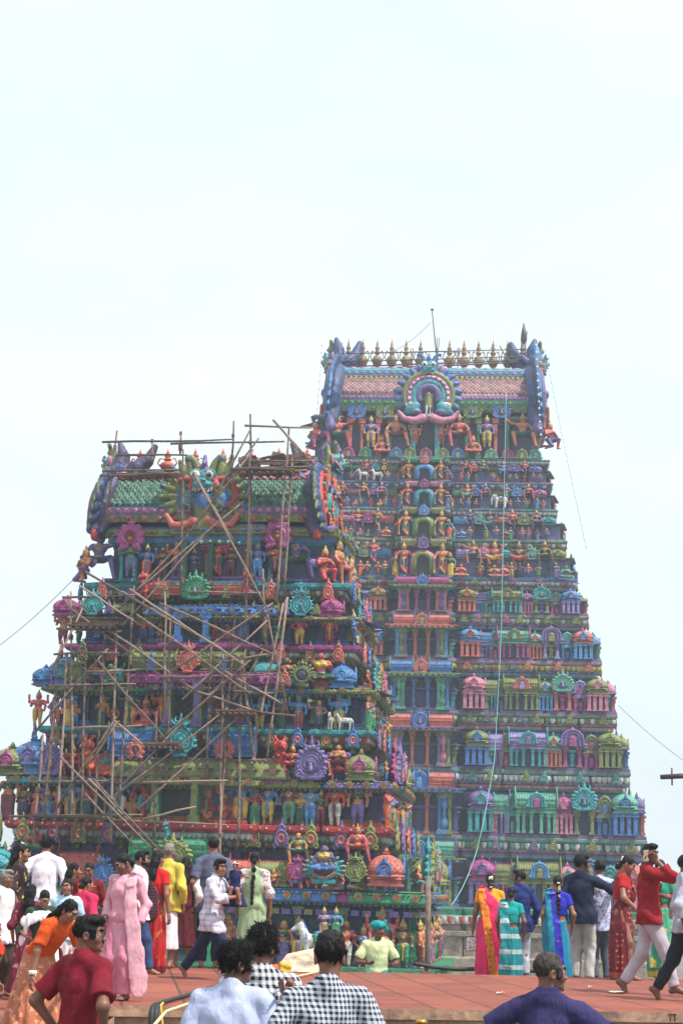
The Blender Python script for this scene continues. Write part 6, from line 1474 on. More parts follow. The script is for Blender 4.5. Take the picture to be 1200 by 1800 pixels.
def cloth(name, c, c2=None, pat=None, size=.03, rough=.8, sheen=.0, thr=.3):
    """woven cloth; pat: None, 'check', 'dots', 'stripes', 'floral'"""
    if name in _MC: return _MC[name]
    c = lin(c); m, nt, b = newmat(name); L = nt.links; tc = N(nt, 'ShaderNodeTexCoord')
    n1 = N(nt, 'ShaderNodeTexNoise', i_Scale=6.0, i_Detail=4.0); L.new(tc.outputs['Object'], n1.inputs['Vector'])
    r = ramp(nt, [(.3, mulc(c, .82)), (.7, mulc(c, 1.12))]); L.new(n1.outputs['Fac'], r.inputs['Fac']); col = r.outputs['Color']
    if pat:
        c2 = lin(c2); mx = N(nt, 'ShaderNodeMixRGB'); mx.inputs['Color2'].default_value = c2; L.new(col, mx.inputs['Color1'])
        sp = N(nt, 'ShaderNodeSeparateXYZ'); L.new(tc.outputs['Object'], sp.inputs[0])
        if pat in ('check', 'stripes'):
            ad = N(nt, 'ShaderNodeMath', operation='MULTIPLY_ADD'); L.new(sp.outputs['Y'], ad.inputs[0]); ad.inputs[1].default_value = .7; L.new(sp.outputs['X'], ad.inputs[2])
            ms = []
            for o in ([ad.outputs[0], sp.outputs['Z']] if pat == 'check' else [sp.outputs['Z']]):
                d = N(nt, 'ShaderNodeMath', operation='DIVIDE'); L.new(o, d.inputs[0]); d.inputs[1].default_value = size
                f = N(nt, 'ShaderNodeMath', operation='FRACT'); L.new(d.outputs[0], f.inputs[0])
                g = N(nt, 'ShaderNodeMath', operation='LESS_THAN'); L.new(f.outputs[0], g.inputs[0]); g.inputs[1].default_value = thr; ms.append(g.outputs[0])
            if pat == 'check':
                h = N(nt, 'ShaderNodeMath', operation='ADD'); L.new(ms[0], h.inputs[0]); L.new(ms[1], h.inputs[1]); h2 = N(nt, 'ShaderNodeMath', operation='MULTIPLY'); L.new(h.outputs[0], h2.inputs[0]); h2.inputs[1].default_value = .5; fac = h2.outputs[0]
            else: fac = ms[0]
        elif pat == 'dots':
            vo = N(nt, 'ShaderNodeTexVoronoi', i_Scale=1 / size, i_Randomness=.35); L.new(tc.outputs['Object'], vo.inputs['Vector'])
            g = N(nt, 'ShaderNodeMath', operation='LESS_THAN'); L.new(vo.outputs['Distance'], g.inputs[0]); g.inputs[1].default_value = thr; fac = g.outputs[0]
        else:
            nn = N(nt, 'ShaderNodeTexNoise', i_Scale=1 / size, i_Detail=3.0); L.new(tc.outputs['Object'], nn.inputs['Vector']); g = ramp(nt, [(thr + .22, (0, 0, 0, 1)), (thr + .28, (1, 1, 1, 1))]); L.new(nn.outputs['Fac'], g.inputs['Fac']); fac = g.outputs['Color']
        L.new(fac, mx.inputs['Fac']); col = mx.outputs['Color']
    L.new(col, b.inputs['Base Color']); b.inputs['Roughness'].default_value = rough; b.inputs['Specular IOR Level'].default_value = .25 + sheen * .4
    n2 = N(nt, 'ShaderNodeTexNoise', i_Scale=16.0, i_Detail=5.0, i_Distortion=.8); mp = N(nt, 'ShaderNodeMapping'); mp.inputs['Scale'].default_value = (1.2, 1.2, .5); L.new(tc.outputs['Object'], mp.inputs['Vector']); L.new(mp.outputs['Vector'], n2.inputs['Vector'])
    bp = N(nt, 'ShaderNodeBump', i_Strength=.5, i_Distance=.03); L.new(n2.outputs['Fac'], bp.inputs['Height']); L.new(bp.outputs['Normal'], b.inputs['Normal'])
    _MC[name] = m; return m
SK = dict(dark=lin((116, 76, 60)), mid=lin((142, 96, 74)), light=lin((172, 122, 94)))
HB = hair_mat('black hair', lin((19, 16, 17))); HG = hair_mat('grey hair', lin((128, 122, 116))); HS = hair_mat('greying hair', lin((58, 52, 50)))
EYW, EYB, LIP = flat_mat('eye white', lin((206, 196, 186)), .3), flat_mat('eye iris', lin((28, 18, 14)), .2), flat_mat('lips', lin((128, 66, 62)), .45)
WHITEF, YELF, GOLDF = flat_mat('jasmine', lin((236, 230, 208)), .8), flat_mat('marigold', lin((232, 160, 40)), .8), metal('gold', lin((212, 160, 70)), .3, .8)
prs = random.Random(21)

class Person:
    def __init__(s, label, pos, H, rz, sex='m', lean=0, side=0, yaw=0, pitch=0, hz=None, feet=None, hands=None, poles=None, fat=1.0, skin='dark', hair='short', hmat=None, hk=('relax', 'relax'), thumb=None, group=None, vox=.0115, sit=None, beard=0, glasses=False, shoes=False):
        s.__dict__.update(sex=sex, fat=fat, vox=vox, label=label); k = s.k = H / 1.7; s.seed = prs.uniform(0, 50)
        s.Rt = Matrix.Rotation(R(side), 3, 'Y') @ Matrix.Rotation(R(lean), 3, 'X')
        s.P = V3(0, 0, (hz if hz is not None else .90) * k)
        T = s.T = lambda x, y, z: s.P + s.Rt @ V3(x * k, y * k, z * k)
        s.Rh = Matrix.Rotation(R(yaw), 3, 'Z') @ Matrix.Rotation(R(pitch + lean * .45), 3, 'X')
        sw = (.166 if sex == 'm' else .150) * (1 + (fat - 1) * .4); s.sw = sw
        s.nb = T(0, .0, .50); s.hc = s.nb + (s.Rt @ s.Rh.lerp(Matrix.Identity(3), .5) if False else s.Rt) @ V3(0, -.012 * k, .082 * k) + s.Rh @ V3(0, -.012 * k, .076 * k)
        s.sh = [T(-sw, .0, .440), T(sw, .0, .440)]; s.hip = [s.P + V3(-.088 * k, 0, -.03 * k), s.P + V3(.088 * k, 0, -.03 * k)]
        feet = feet or ((-.095, .0, .08), (.095, -.03, .08)); s.an = []; s.kn = []
        for i in (0, 1):
            kk, a = ik(s.hip[i], V3(*feet[i][:3]) * k, .41 * k, .40 * k, V3(feet[i][3] if len(feet[i]) > 3 else 0, -1, 0)); s.kn.append(kk); s.an.append(a)
        s.feet = feet
        hands = hands or (None, None); s.wr = []; s.el = []
        poles = poles or (None, None)
        for i in (0, 1):
            q = -1 if i == 0 else 1
            t = s.P + V3(*[c * k for c in hands[i]]) - V3(0, 0, s.P.z) if hands[i] else T(q * (sw + .075), -.04, -.04)
            e, w = ik(s.sh[i], t, .285 * k, .25 * k, V3(*poles[i]) if poles[i] else V3(q * .5, 1, 0)); s.el.append(e); s.wr.append(w)
        s.root_loc = pos
        # ---- body
        b = SDF(); kk = .03 * k; f = fat; fem = sex == 'f'
        def bone(p, q2, r0, r1, **kw): b.cone(p, q2, r0 * k, r1 * k, kk, 0, **kw)
        yax = tuple(s.Rt @ V3(0, 1, 0))
        b.ell(T(0, 0, .02), [.150 * f * k, .105 * f * k, .12 * k], kk, 0, M=s.Rt)
        bone(T(0, 0, .08), T(0, 0, .3), .118 * f, .13 * f, flat=yax + (.75,)); b.ell(T(0, -.005, .34), [.15 * k, .1 * k, .17 * k], kk, 0, M=s.Rt)
        bone(T(0, .01, .475), T(-sw * .95, 0, .44), .05, .042); bone(T(0, .01, .475), T(sw * .95, 0, .44), .05, .042)
        bone(T(0, .012, .45), s.hc + s.Rh @ V3(0, .015 * k, -.06 * k), .058 if not fem else .048, .05 if not fem else .043)
        for i in (0, 1):
            fa = 1 + (f - 1) * .7
            bone(s.sh[i], s.el[i], .047 * fa if not fem else .043 * fa, .038 * fa if not fem else .035 * fa); bone(s.el[i], s.wr[i], .038 * fa, .0255)
            bone(s.hip[i], s.kn[i], .082 * f, .056); bone(s.kn[i], s.an[i], .053, .034)
            m = s.kn[i].lerp(s.an[i], .3) + V3(0, .015 * k, 0); b.ell(m, [.05 * k, .052 * k, .1 * k], kk, 0)
            fd = feet[i][4] if len(feet[i]) > 4 else 0     # toe pitch: >0 heel lifted
            d = V3(0, -math.cos(R(fd)), -math.sin(R(fd))); up = V3(0, -math.sin(R(fd)), math.cos(R(fd)))
            a = s.an[i]; h0 = a - d * .035 * k - up * .045 * k; to = a + d * .15 * k - up * .055 * k
            b.cone(a, h0, .034 * k, .032 * k, .02 * k, 0); b.cone(h0, to, .03 * k, .022 * k, .02 * k, 0, flat=tuple(up) + (.8,)); b.cone(a, a + d * .09 * k - up * .05 * k, .032 * k, .03 * k, .02 * k, 0)
            for j in range(5):
                tx = (-.032 + .016 * j) * (1 if i == 0 else 1); tp = to + V3(tx * k, 0, -.004 * k) - d * abs(j - (3 if i == 0 else 1)) * .008 * k; b.cone(tp - d * .02 * k, tp + d * .02 * k, .011 * k, .009 * k, .004 * k, 0)
        parts = [b.grid(vox, hz=vox * 1.25)]
        # ---- head
        h = SDF(); O = s.hc; M = s.Rh
        W = lambda x, y, z: O + M @ V3(x * k, y * k, z * k)
        el = lambda c, r, kq, m=0, op='u', MM=None: h.ell(W(*c), [q * k for q in r], kq * k, m, M=M if MM is None else M @ MM, op=op)
        el((0, .012, .030), (.068, .086, .078), .02); el((0, -.03, -.025), (.056, .058, .080), .03); el((0, -.045, -.082), (.040, .042, .032), .03)
        h.cone(W(0, .02, -.04), W(0, .03, -.15), .05 * k, .05 * k, .03 * k, 0)
        for q in (-1, 1):
            el((q * .04, -.055, -.03), (.025, .025, .028), .02); el((q * .032, -.088, .008), (.017, .012, .010), .012, None, 's')
            el((q * .031, -.0735, .005), (.0135, .011, .008), .002, 1); el((q * .031, -.081, .005), (.0068, .006, .007), .001, 2)
            h.cone(W(q * .014, -.093, .026), W(q * .05, -.081, .027), .006 * k, .005 * k, .004 * k, 4)
            el((q * .070, .015, -.015), (.011, .022, .033), .006, 0, 'u', Matrix.Rotation(q * R(18), 3, 'Z')); el((q * .078, .010, -.015), (.006, .011, .017), .004, None, 's')
            el((q * .013, -.100, -.038), (.009, .010, .008), .006)
        h.cone(W(0, -.088, .012), W(0, -.104, -.03), .009 * k, .013 * k, .012 * k, 0); el((0, -.080, .028), (.045, .014, .012), .015)
        el((0, -.087, -.064), (.024, .010, .006), .004, 3); el((0, -.085, -.073), (.020, .010, .006), .003, 3); el((0, -.08, -.102), (.018, .016, .014), .012)
        if beard:
            el((0, -.07, -.085), (.045, .03, .04), .01, 4); 
            for q in (-1, 1): el((q * .045, -.04, -.06), (.022, .05, .035), .01, 4)
            el((0, -.095, -.053), (.028, .008, .007), .004, 4)
        elif sex == 'm' and glasses != 'no': el((0, -.094, -.054), (.025, .006, .005), .003, 4)
        parts.append(h.grid(vox * .58))
        # ---- hands
        for i in (0, 1):
            q = -1 if i == 0 else 1
            z = (s.wr[i] - s.el[i]).normalized(); x = V3(*(thumb[i] if thumb and thumb[i] else (0, -1, .15))); x = (x - z * x.dot(z)).normalized(); y = z.cross(x) * q
            v, ff, mm = HANDS[hk[i]]; A = np.array([[x.x, y.x, z.x], [x.y, y.y, z.y], [x.z, y.z, z.z]]) * k * (.92 if fem else 1.0)
            flip = np.linalg.det(A) < 0; vv = v @ A.T + np.array(s.wr[i] + z * .012 * k)
            parts.append((vv, ff[:, ::-1] if flip else ff, mm * 0))
        s.skin = skin_mat('skin ' + skin, SK[skin]); s.hm = hmat or HB
        s.root = link('person', np_mesh('person', parts), [s.skin, EYW, EYB, LIP, s.hm], None, pos, R(rz)); tag(s.root, label, 'person', group)
        s.W = W; s.O = O
        if hair: s.make_hair(hair)
        if glasses is True:
            g = MB()
            for q in (-1, 1):
                g.tube([W(q * .033 + .021 * math.cos(a * .5236), -.104, .003 + .016 * math.sin(a * .5236)) for a in range(13)], .0022 * k, 5); g.tube([W(q * .054, -.102, .006), W(q * .078, .01, .006)], .0022 * k, 4)
            g.tube([W(-.012, -.106, .006), W(.012, -.106, .006)], .0022 * k, 4); link('glasses', g.mesh('glasses'), [BLK], s.root)
    def make_hair(s, st):
        k = s.k; W = s.W; M = s.Rh; h = SDF()
        el = lambda c, r, kq=.01, m=0, op='u': h.ell(W(*c), [q * k for q in r], kq * k, m, M=M, op=op)
        low = dict(short=-.055, bushy=-.075, fade=-.03, bald=-.05, tight=-.06).get(st, -.075)
        el((0, .014, .033), (.074, .092, .085) if st not in ('bushy',) else (.080, .097, .094))
        if st in ('short', 'bushy', 'fade'): el((0, -.04, .092), (.058, .052, .032), .02); el((.015, -.07, .084), (.036, .022, .018), .02)
        if st == 'fade': el((0, -.01, .078), (.066, .078, .036), .02)
        el((0, -.105, -.035), (.082, .085, .098), .01, None, 's')       # face
        h.box(W(0, -.02, low - .09), [.2 * k, .2 * k, .09 * k], .01 * k, .005 * k, None, M=M, op='s')
        if st in ('short', 'fade', 'bushy', 'tight'):
            for q in (-1, 1): h.box(W(q * .066, -.035, .0), [.012 * k, .016 * k, .035 * k], .006 * k, .01 * k, 0, M=M)
        T = s.T
        if st == 'bun': el((0, .105, -.03), (.05, .042, .046), .01)
        if st == 'flowerbun': el((0, .112, -.085), (.055, .045, .045), .01); el((0, .095, -.03), (.05, .03, .06), .02)
        if st in ('braid', 'flowerbraid'):
            p0 = W(0, .10, -.03); pts = [p0.lerp(T(.0, .135, .40), t) for t in (0, .5, 1)] + [T(.01, .14, .40 - .07 * j) for j in range(1, 6)]
            for j, p in enumerate(pts): h.ell(p, [.036 * k * (1 - .05 * j), .03 * k, .045 * k], .008 * k)
        if st in ('long', 'pony', 'loose'):
            el((0, .08, -.06), (.075, .06, .09), .03); a = W(0, .095, -.09)
            n = dict(long=(.42, .26), pony=(.40, .30), loose=(.42, .36))[st]
            h.cone(a, T(0, .12, n[0]), .068 * k, .075 * k, .03 * k, 0, flat=tuple(s.Rt @ V3(0, 1, 0)) + (.55,)); h.cone(T(0, .12, n[0]), T(0, .125, n[1]), .075 * k, .045 * k, .03 * k, 0, flat=tuple(s.Rt @ V3(0, 1, 0)) + (.55,))
        if st == 'curly': el((.01, .10, -.05), (.08, .07, .1), .03); h.ell(T(0, .13, .44), [.10 * k, .07 * k, .13 * k], .04 * k)
        amp = dict(bushy=.0065, curly=.010, short=.0035, loose=.005).get(st, .003) * k; e = s.seed; f = 1 / k
        def disp(X, Y, Z): return amp * (np.sin(95 * f * X + e + 2.4 * np.sin(40 * f * Z + 30 * f * Y)) * np.sin(88 * f * Y + 2 * e + 2 * np.sin(45 * f * X)) + .7 * np.sin(170 * f * X + 60 * f * Z + e) * np.sin(150 * f * Y + 40 * f * Z))
        me = h.mesh('hair', s.vox * .62, disp); o = link('hair', me, [s.hm], s.root)
        if st in ('short', 'bushy', 'fade', 'curly', 'tight', 'loose'):
            near = s.vox < .01; nst = 1500 if near else 380; L0 = dict(bushy=.034, curly=.04, tight=.010, fade=.020, loose=.03).get(st, .018) * k; b = MB(); nv = len(me.vertices); rr = random.Random(int(e * 100)); up = M @ Vector((0, 0, 1)); bk = M @ Vector((0, 1, 0))
            for _ in range(nst):
                v = me.vertices[rr.randrange(nv)]; n = v.normal; c0 = v.co
                if (c0 - s.O).dot(up) < (low + .02) * k and st not in ('curly', 'loose'): continue
                R3 = Vector((rr.uniform(-1, 1), rr.uniform(-1, 1), rr.uniform(-1, 1)))
                d = (bk * rr.uniform(-.35, .5) - up * rr.uniform(-.2, .75) + R3 * .4 + n * .05) if st in ('bushy', 'curly') else (bk * .25 - up * .9 + R3 * .22); d = (d - n * d.dot(n) * .9 + n * (.14 if st in ('bushy', 'curly') else .05)).normalized(); L = L0 * rr.uniform(.5, 1.5); sd = n.cross(d).normalized() * rr.uniform(.0016, .0034) * k
                q0 = c0 - n * .002 * k; q1 = q0 + d * L * .55 + n * L * .05; q2 = q1 + d * L * .5 - up * L * .08 - n * L * .04
                b.add([q0 - sd, q0 + sd, q1 + sd * .8, q1 - sd * .8, q2, q0 + n * .002 * k, q1 + n * .003 * k], [(0, 5, 6, 3), (5, 1, 2, 6), (3, 6, 4), (6, 2, 4), (2, 1, 0, 3), (3, 4, 2)], 0, True)
            if b.v: link('hair_strands', b.mesh('hair_strands'), [s.hm], o)
        if 'flower' in st:
            b = SDF()
            if st == 'flowerbun':
                for i in range(14): b.ell(W(-.022 + .022 * (i % 3), .108 - .0006 * i * i * .2, .055 - .0075 * i), [.014 * k] * 3, .002, 0)
                for i in range(6): b.ell(W(-.03 + .012 * i, .122, -.062 - .004 * (i % 2)), [.014 * k] * 3, .002, 1)
                for i in range(4): b.ell(W(-.02 + .013 * i, .155, -.105 - .006 * (i % 2)), [.009 * k] * 3, .002, 0)
            else:
                for i in range(11): b.ell(W(-.016 + .02 * (i % 2), .125 + .002 * i, -.05 - .016 * i), [.011 * k] * 3, .002, 0)
                b.ell(W(.0, .118, .0), [.03 * k, .012 * k, .011 * k], .002, 0); b.ell(W(.01, .15, -.13), [.012 * k] * 3, .002, 1)
            link('hair_flowers', b.mesh('hair_flowers', .007), [WHITEF, YELF], o)
    # ---------------------------------------------------------------- garments
    def folds(s, A):
        e = s.seed; f = 1 / s.k
        return lambda X, Y, Z: A * s.k * (np.sin(26 * f * Z + 9 * f * X + 3 * np.sin(7 * f * X + e) + e) * np.sin(13 * f * X + 5 * f * Z + 11 * f * Y + 2 * e) + .6 * np.sin(34 * f * X - 14 * f * Z + 20 * f * Y + 2 * np.sin(11 * f * Z + e)) - .9 * np.abs(np.sin(17 * f * X + 21 * f * Z + 1.6 * np.sin(13 * f * X - 8 * f * Z + 2 * e))) ** .5)
    def vfolds(s, A):
        e = s.seed; f = 1 / s.k
        return lambda X, Y, Z: A * s.k * (np.sin(58 * f * X + 44 * f * Y + 2.2 * np.sin(4 * f * Z + e) + e) + .6 * np.sin(101 * f * X - 63 * f * Y + 3 * np.sin(3 * f * Z + 2 * e)) + .5 * np.sin(24 * f * Z + 12 * f * X + e))
    def shirt(s, mat, sleeve='short', hem=-.14, inf=.016, name='shirt', collar=True, cuff=None, female=False, mats=None, matfn=None, puff=0, neck=.07, amp=.0075):
        k, T, f = s.k, s.T, s.fat; b = SDF(); kk = .03 * k; yax = tuple(s.Rt @ V3(0, 1, 0)); i_ = inf
        b.ell(T(0, 0, .02), [(.150 * f + i_) * k, (.108 * f + i_) * k, .14 * k], kk, 0, M=s.Rt)
        if hem < -.08: b.cone(T(0, 0, 0), T(0, 0, hem), (.145 * f + i_) * k, (.166 * f + i_) * k, kk, 0, flat=yax + (.78,))
        if hem < -.08:
            for j in (0, 1): b.cone(s.hip[j], s.hip[j].lerp(s.kn[j], .5), (.088 * f + .018 + i_) * k, (.085 * f + .018 + i_) * k, kk, 0)
        b.cone(T(0, 0, .06), T(0, 0, .3), ((.128 if not female else .108) * f + i_) * k, (.138 * f + i_) * k, kk, 0, flat=yax + (.78,)); b.ell(T(0, -.005, .34), [(.15 + i_) * k, (.103 + i_) * k, (.16 + i_) * k], kk, 0, M=s.Rt)
        if female:
            for q in (-1, 1): b.ell(T(q * .07, -.085, .31), [.062 * k, .05 * k, .06 * k], .03 * k, 0, M=s.Rt)
        b.cone(T(0, .01, .488), T(-s.sw, 0, .442), (.052 + i_) * k, (.046 + i_) * k, kk, 0); b.cone(T(0, .01, .488), T(s.sw, 0, .442), (.052 + i_) * k, (.046 + i_) * k, kk, 0)
        n = s.Rt @ V3(0, 0, 1); hp = T(0, 0, hem)
        b.fun(lambda X, Y, Z: -((X - hp.x) * n.x + (Y - hp.y) * n.y + (Z - hp.z) * n.z), (-5,) * 3, (5,) * 3, 0, None, 'i')
        for j in (0, 1):
            A, E, Wr = s.sh[j], s.el[j], s.wr[j]
            if sleeve == 'short': b.cone(A, A.lerp(E, .78), (.043 + i_) * k, (.054 + i_) * k, .025 * k, 0, cut=True)
            elif sleeve == 'cap': b.cone(A, A.lerp(E, .5), (.043 + i_) * k, (.046 + i_) * k, .025 * k, 0, cut=True)
            elif sleeve == 'elbow': b.cone(A, A.lerp(E, 1.0), (.048 + i_) * k, (.044 + i_) * k, .055 * k, 0, cut=False); b.cone(E, E.lerp(Wr, .25), (.044 + i_) * k, (.042 + i_) * k, .01, 0, cut=True)
            elif sleeve in ('long', 'rolled'):
                b.cone(A, E, (.043 + i_) * k, (.042 + i_) * k, .025 * k, 0); b.cone(E, E.lerp(Wr, .93 if sleeve == 'long' else .55), (.042 + i_) * k, (.030 + i_) * k if sleeve == 'long' else (.040 + i_) * k, .02 * k, 0, cut=True)
                if sleeve == 'rolled': b.cone(E.lerp(Wr, .38), E.lerp(Wr, .56), (.046 + i_) * k, (.046 + i_) * k, .002, 0, cut=True)
        nk = T(0, -.03, .57 if not collar else .59); b.ell(nk, [(neck if not collar else .05) * k, (neck if not collar else .055) * k, .062 * k], .01 * k, None, op='s')
        if collar:
            c0, c1 = T(0, .022, .495), T(0, .012, .556); b.cone(c0, c1, .072 * k, .060 * k, .012, 0, flat=yax + (.95,), cut=True); q0 = T(0, -.02, .51); b.cone(q0, T(0, -.03, .60), .050 * k, .052 * k, .004, None, op='s')
        return link(name, b.mesh(name, s.vox * .95, s.folds(amp), matfn, hz=s.vox * 1.15), mats or [mat], s.root)
    def trousers(s, mat, inf=.018, name='trousers', end=.97, wide=0, amp=.005):
        k = s.k; b = SDF(); f = s.fat; kk = .03 * k
        b.ell(s.P + V3(0, 0, .02 * k), [(.148 * f + inf) * k, (.108 * f + inf) * k, .13 * k], kk, 0)
        for j in (0, 1):
            b.cone(s.hip[j], s.kn[j], (.085 * f + inf) * k, (.058 + inf + wide * .5) * k, kk, 0); b.cone(s.kn[j], s.kn[j].lerp(s.an[j], end), (.056 + inf + wide * .5) * k, (.042 + inf + wide) * k, kk, 0, cut=True)
        return link(name, b.mesh(name, s.vox, s.folds(amp), None, hz=s.vox * 1.3), [mat], s.root)
    def skirt(s, mats, z0, z1, r0, r1, name='skirt', pleats=14, amp=.02, flat=.8, dx=0, dy=0, matfn=None, mid=None):
        """hanging cloth from height z0 down to z1 (units of a 1.7 m figure), half-widths r0 to r1"""
        k = s.k; b = SDF(); e = s.seed; Z0, Z1 = z0 * k, z1 * k; px_, py_ = s.P.x, s.P.y; dxk, dyk = dx * k, dy * k
        mid = mid or (r0 + r1) / 2
        def fn(X, Y, Z):
            t = np.clip((Z0 - Z) / (Z0 - Z1), 0, 1); x = X - px_ - dxk * t; y = (Y - py_ - dyk * t) / flat
            rr = ((1 - t) ** 2 * r0 + 2 * t * (1 - t) * mid + t * t * r1) * k
            th = np.arctan2(y, x); fold = amp * k * t ** .8 * (np.sin(pleats * th + e + 1.5 * np.sin(3 * t + e)) + .5 * np.sin((pleats * .6) * th + 2 * e + 3 * t))
            return np.maximum((np.sqrt(x * x + y * y) - rr - fold) * .8, np.maximum(Z - Z0, Z1 - Z))
        rm = max(r0, r1, mid) * k + 2 * amp * k + max(abs(dxk), abs(dyk)); b.fun(fn, (px_ - rm, py_ - rm, Z1), (px_ + rm, py_ + rm, Z0), .01, 0)
        return link(name, b.mesh(name, s.vox * .95, s.vfolds(.003), matfn, hz=s.vox * 1.3), mats, s.root)
    def drape(s, mat, pts, wid, th=.016, name='drape', mats=None, matfn=None, amp=.006):
        """a strip of cloth over a path of body points (each with its own half width): flattened chain"""
        k = s.k; b = SDF()
        for (p, w0, n0), (q, w1, n1) in zip(pts, pts[1:]):
            n = (V3(*n0) + V3(*n1)).normalized(); d = (V3(*q) - V3(*p)); L = d.length; u = d.normalized(); c = (V3(*p) + V3(*q)) / 2
            n = (n - u * n.dot(u)).normalized()
            b.cone(p, q, w0 * k, w1 * k, .03 * k, 0, flat=(n.x, n.y, n.z, th * 1.5 / ((w0 + w1) / 2)))
        return link(name, b.mesh(name, s.vox * .9, s.vfolds(amp * .55), matfn), mats or [mat], s.root)

def stand(px, py, top, z=0.0, tx=None):
    """floor position under a photo point and the height whose crown reaches the photo's"""
    p = on_floor(px, py, z); H = at(px if tx is None else tx, top, p.y).z - z
    return p, H
def ahead(px, top, Y, z):
    q = at(px, top, Y); return Vector((q.x, Y, z)), q.z - z

def loc(q, rz, H, w):
    """world point to a figure's own 1.7 m units"""
    v = Matrix.Rotation(-R(rz), 3, 'Z') @ (Vector(w) - q); return tuple(v * (1.7 / H))
C = cloth
# ------------------------------------------------------------------ right-hand group on and behind the far edge
ZB = -.17
def saree_mats(seed): pass
def make_saree(p, body, border, blouse, band, pallu_mats=None, drape_front=True):
    """pleated skirt, blouse and the loose end thrown over the left shoulder and hanging down the back"""
    k, T, P_ = p.k, p.T, p.P
    p.shirt(blouse, 'cap', hem=.16, inf=.010, name='blouse', collar=False, female=True, neck=.09, amp=.003)
    hb = .10 * k
    p.skirt([body, border], .985, .02, .145 * p.fat, .20, 'saree', 11, .016, .78, mid=.205 * p.fat, matfn=lambda x, y, z, m: ((z < hb) | ((z < .42 * k) & (np.abs(np.sin(5 * x / k + 3)) < 0))).astype(int))
    Rt = p.Rt; N_ = lambda x, y, z: tuple(Rt @ V3(x, y, z))
    w = .075
    m2 = pallu_mats or [body, border]
    # wrap round the waist and bust, over the left shoulder, and down behind
    p.drape(body, [(T(-.14, -.01, .09), .08, N_(-1, -.1, 0)), (T(-.10, -.115, .20), .10, N_(-.4, -1, 0)), (T(.03, -.15, .32), .10, N_(.1, -1, .1)), (T(.13, -.075, .46), .07, N_(.3, -.7, .6)), (T(.145, .01, .535), .06, N_(.2, 0, 1))], w, .014, 'saree_wrap')
    return p
def pallu(p, mats, z1, wtop, wbot, x0=.13, x1=.02, split=.45):
    """the long loose end hanging from the left shoulder down the back (back view)"""
    k, T = p.k, p.T; b = SDF(); e = p.seed; Zt, Zb = T(0, 0, .52).z, z1 * k
    def fn(X, Y, Z):
        t = np.clip((Zt - Z) / (Zt - Zb), 0, 1); cx = (x0 + (x1 - x0) * t) * k; w = (wtop + (wbot - wtop) * t) * k
        yb = (.085 + .055 * np.clip(t * 2, 0, 1) + .06 * np.sin(np.clip(t, 0, 1) * 2.4)) * k * (1 + (p.fat - 1) * .6)
        x = X - cx; fold = .010 * k * np.sin(34 * x / k + 4 * t + e) * t
        back = yb + fold - .35 * np.abs(x) * np.abs(x) / k
        return np.maximum(np.maximum(np.abs(Y - back) - .014 * k, np.abs(x) - w), np.maximum(Z - Zt, Zb - Z)) * .8
    b.fun(fn, (-.4 * k, -.1, Zb), (.4 * k, .4 * k, Zt), .01, 0)
    b.cone(T(x0, .085, .50), T(x0, -.02, .53), wtop * .8 * k, wtop * .7 * k, .03 * k, 0, flat=tuple(p.Rt @ V3(0, .3, 1)) + (.3,))
    def mf(x, y, z, m):
        t = np.clip((Zt - z) / (Zt - Zb), 0, 1); cx = (x0 + (x1 - x0) * t) * k; w = (wtop + (wbot - wtop) * t) * k; u = (x - cx) / w
        return np.where(u > split, 0, np.where(z < Zb + .09 * k, 1, 1)) if len(mats) > 1 else np.zeros_like(z, int)
    return link('pallu', b.mesh('pallu', p.vox, p.folds(.004), mf), mats, p.root)

q, H = stand(860, 1727, 1531, ZB)
p = Person('woman from behind in a bright pink saree with broad orange border, flowers in her bun', q, H, 180, 'f', fat=1.26, hair='flowerbun', skin='dark', hands=((-.27, -.02, .80), (.27, .02, .80)))
pk, og = C('pink silk', (226, 30, 98), (240, 110, 130), 'dots', .09, .45, .3, .09), C('orange zari border', (226, 128, 32), (176, 84, 30), 'dots', .075, .45, .3, .26)
make_saree(p, pk, og, C('mustard blouse', (222, 150, 30)), None)
pallu(p, [og], .06, .060, .062, .145, -.05)
b = SDF(); k = p.k       # pink fold across the back from the shoulder to the right hip
p.drape(pk, [(p.T(.09, .10, .48), .07, (0, 1, .4)), (p.T(.03, .135, .34), .10, (0, 1, 0)), (p.T(-.06, .15, .18), .14, (0, 1, 0)), (p.T(-.10, .165, .02), .16, (-.2, 1, 0)), (p.T(-.10, .165, -.22), .15, (-.2, 1, 0)), (p.T(-.06, .15, -.42), .12, (0, 1, 0))], .1, .016, 'saree_fold', amp=.010)
hb = q + Matrix.Rotation(R(180), 3, 'Z') @ V3(p.wr[1].x + .02, p.wr[1].y, p.wr[1].z - .36)
b = SDF(); b.box((0, 0, .12), (.075, .045, .10), .03); 
for sx in (-1, 1): b.path([(sx * .05, 0, .2), (sx * .035, 0, .33), (0, 0, .37)], .006)
tag(link('handbag', b.mesh('handbag', .009), [C('bag cloth', (236, 214, 220), (70, 40, 60), 'floral', .02)], None, hb), 'small patterned bag hanging from the hand of the woman in the pink saree', 'bag')

q, H = stand(898, 1733, 1557, ZB)
p = Person('woman in a teal saree with pale diagonal stripes standing behind the pink saree', q + V3(.02, .25, 0), H, 172, 'f', fat=1.05, hair='bun', skin='dark')
te = C('teal stripe silk', (24, 132, 140), (170, 190, 190), 'stripes', .22, .45, .3, .3)
make_saree(p, te, C('pale zari', (176, 190, 186)), C('teal blouse', (22, 150, 150)), None); pallu(p, [te], .3, .08, .08, .13, .06)

q, H = stand(914, 1724, 1526, ZB)
p = Person('man in a navy shirt and light grey trousers looking left beside the teal saree', q + V3(.03, .3, 0), H, 188, yaw=62, skin='dark')
p.shirt(C('navy shirt', (30, 44, 104)), 'long', -.17); p.trousers(C('light grey trousers', (176, 178, 190)))

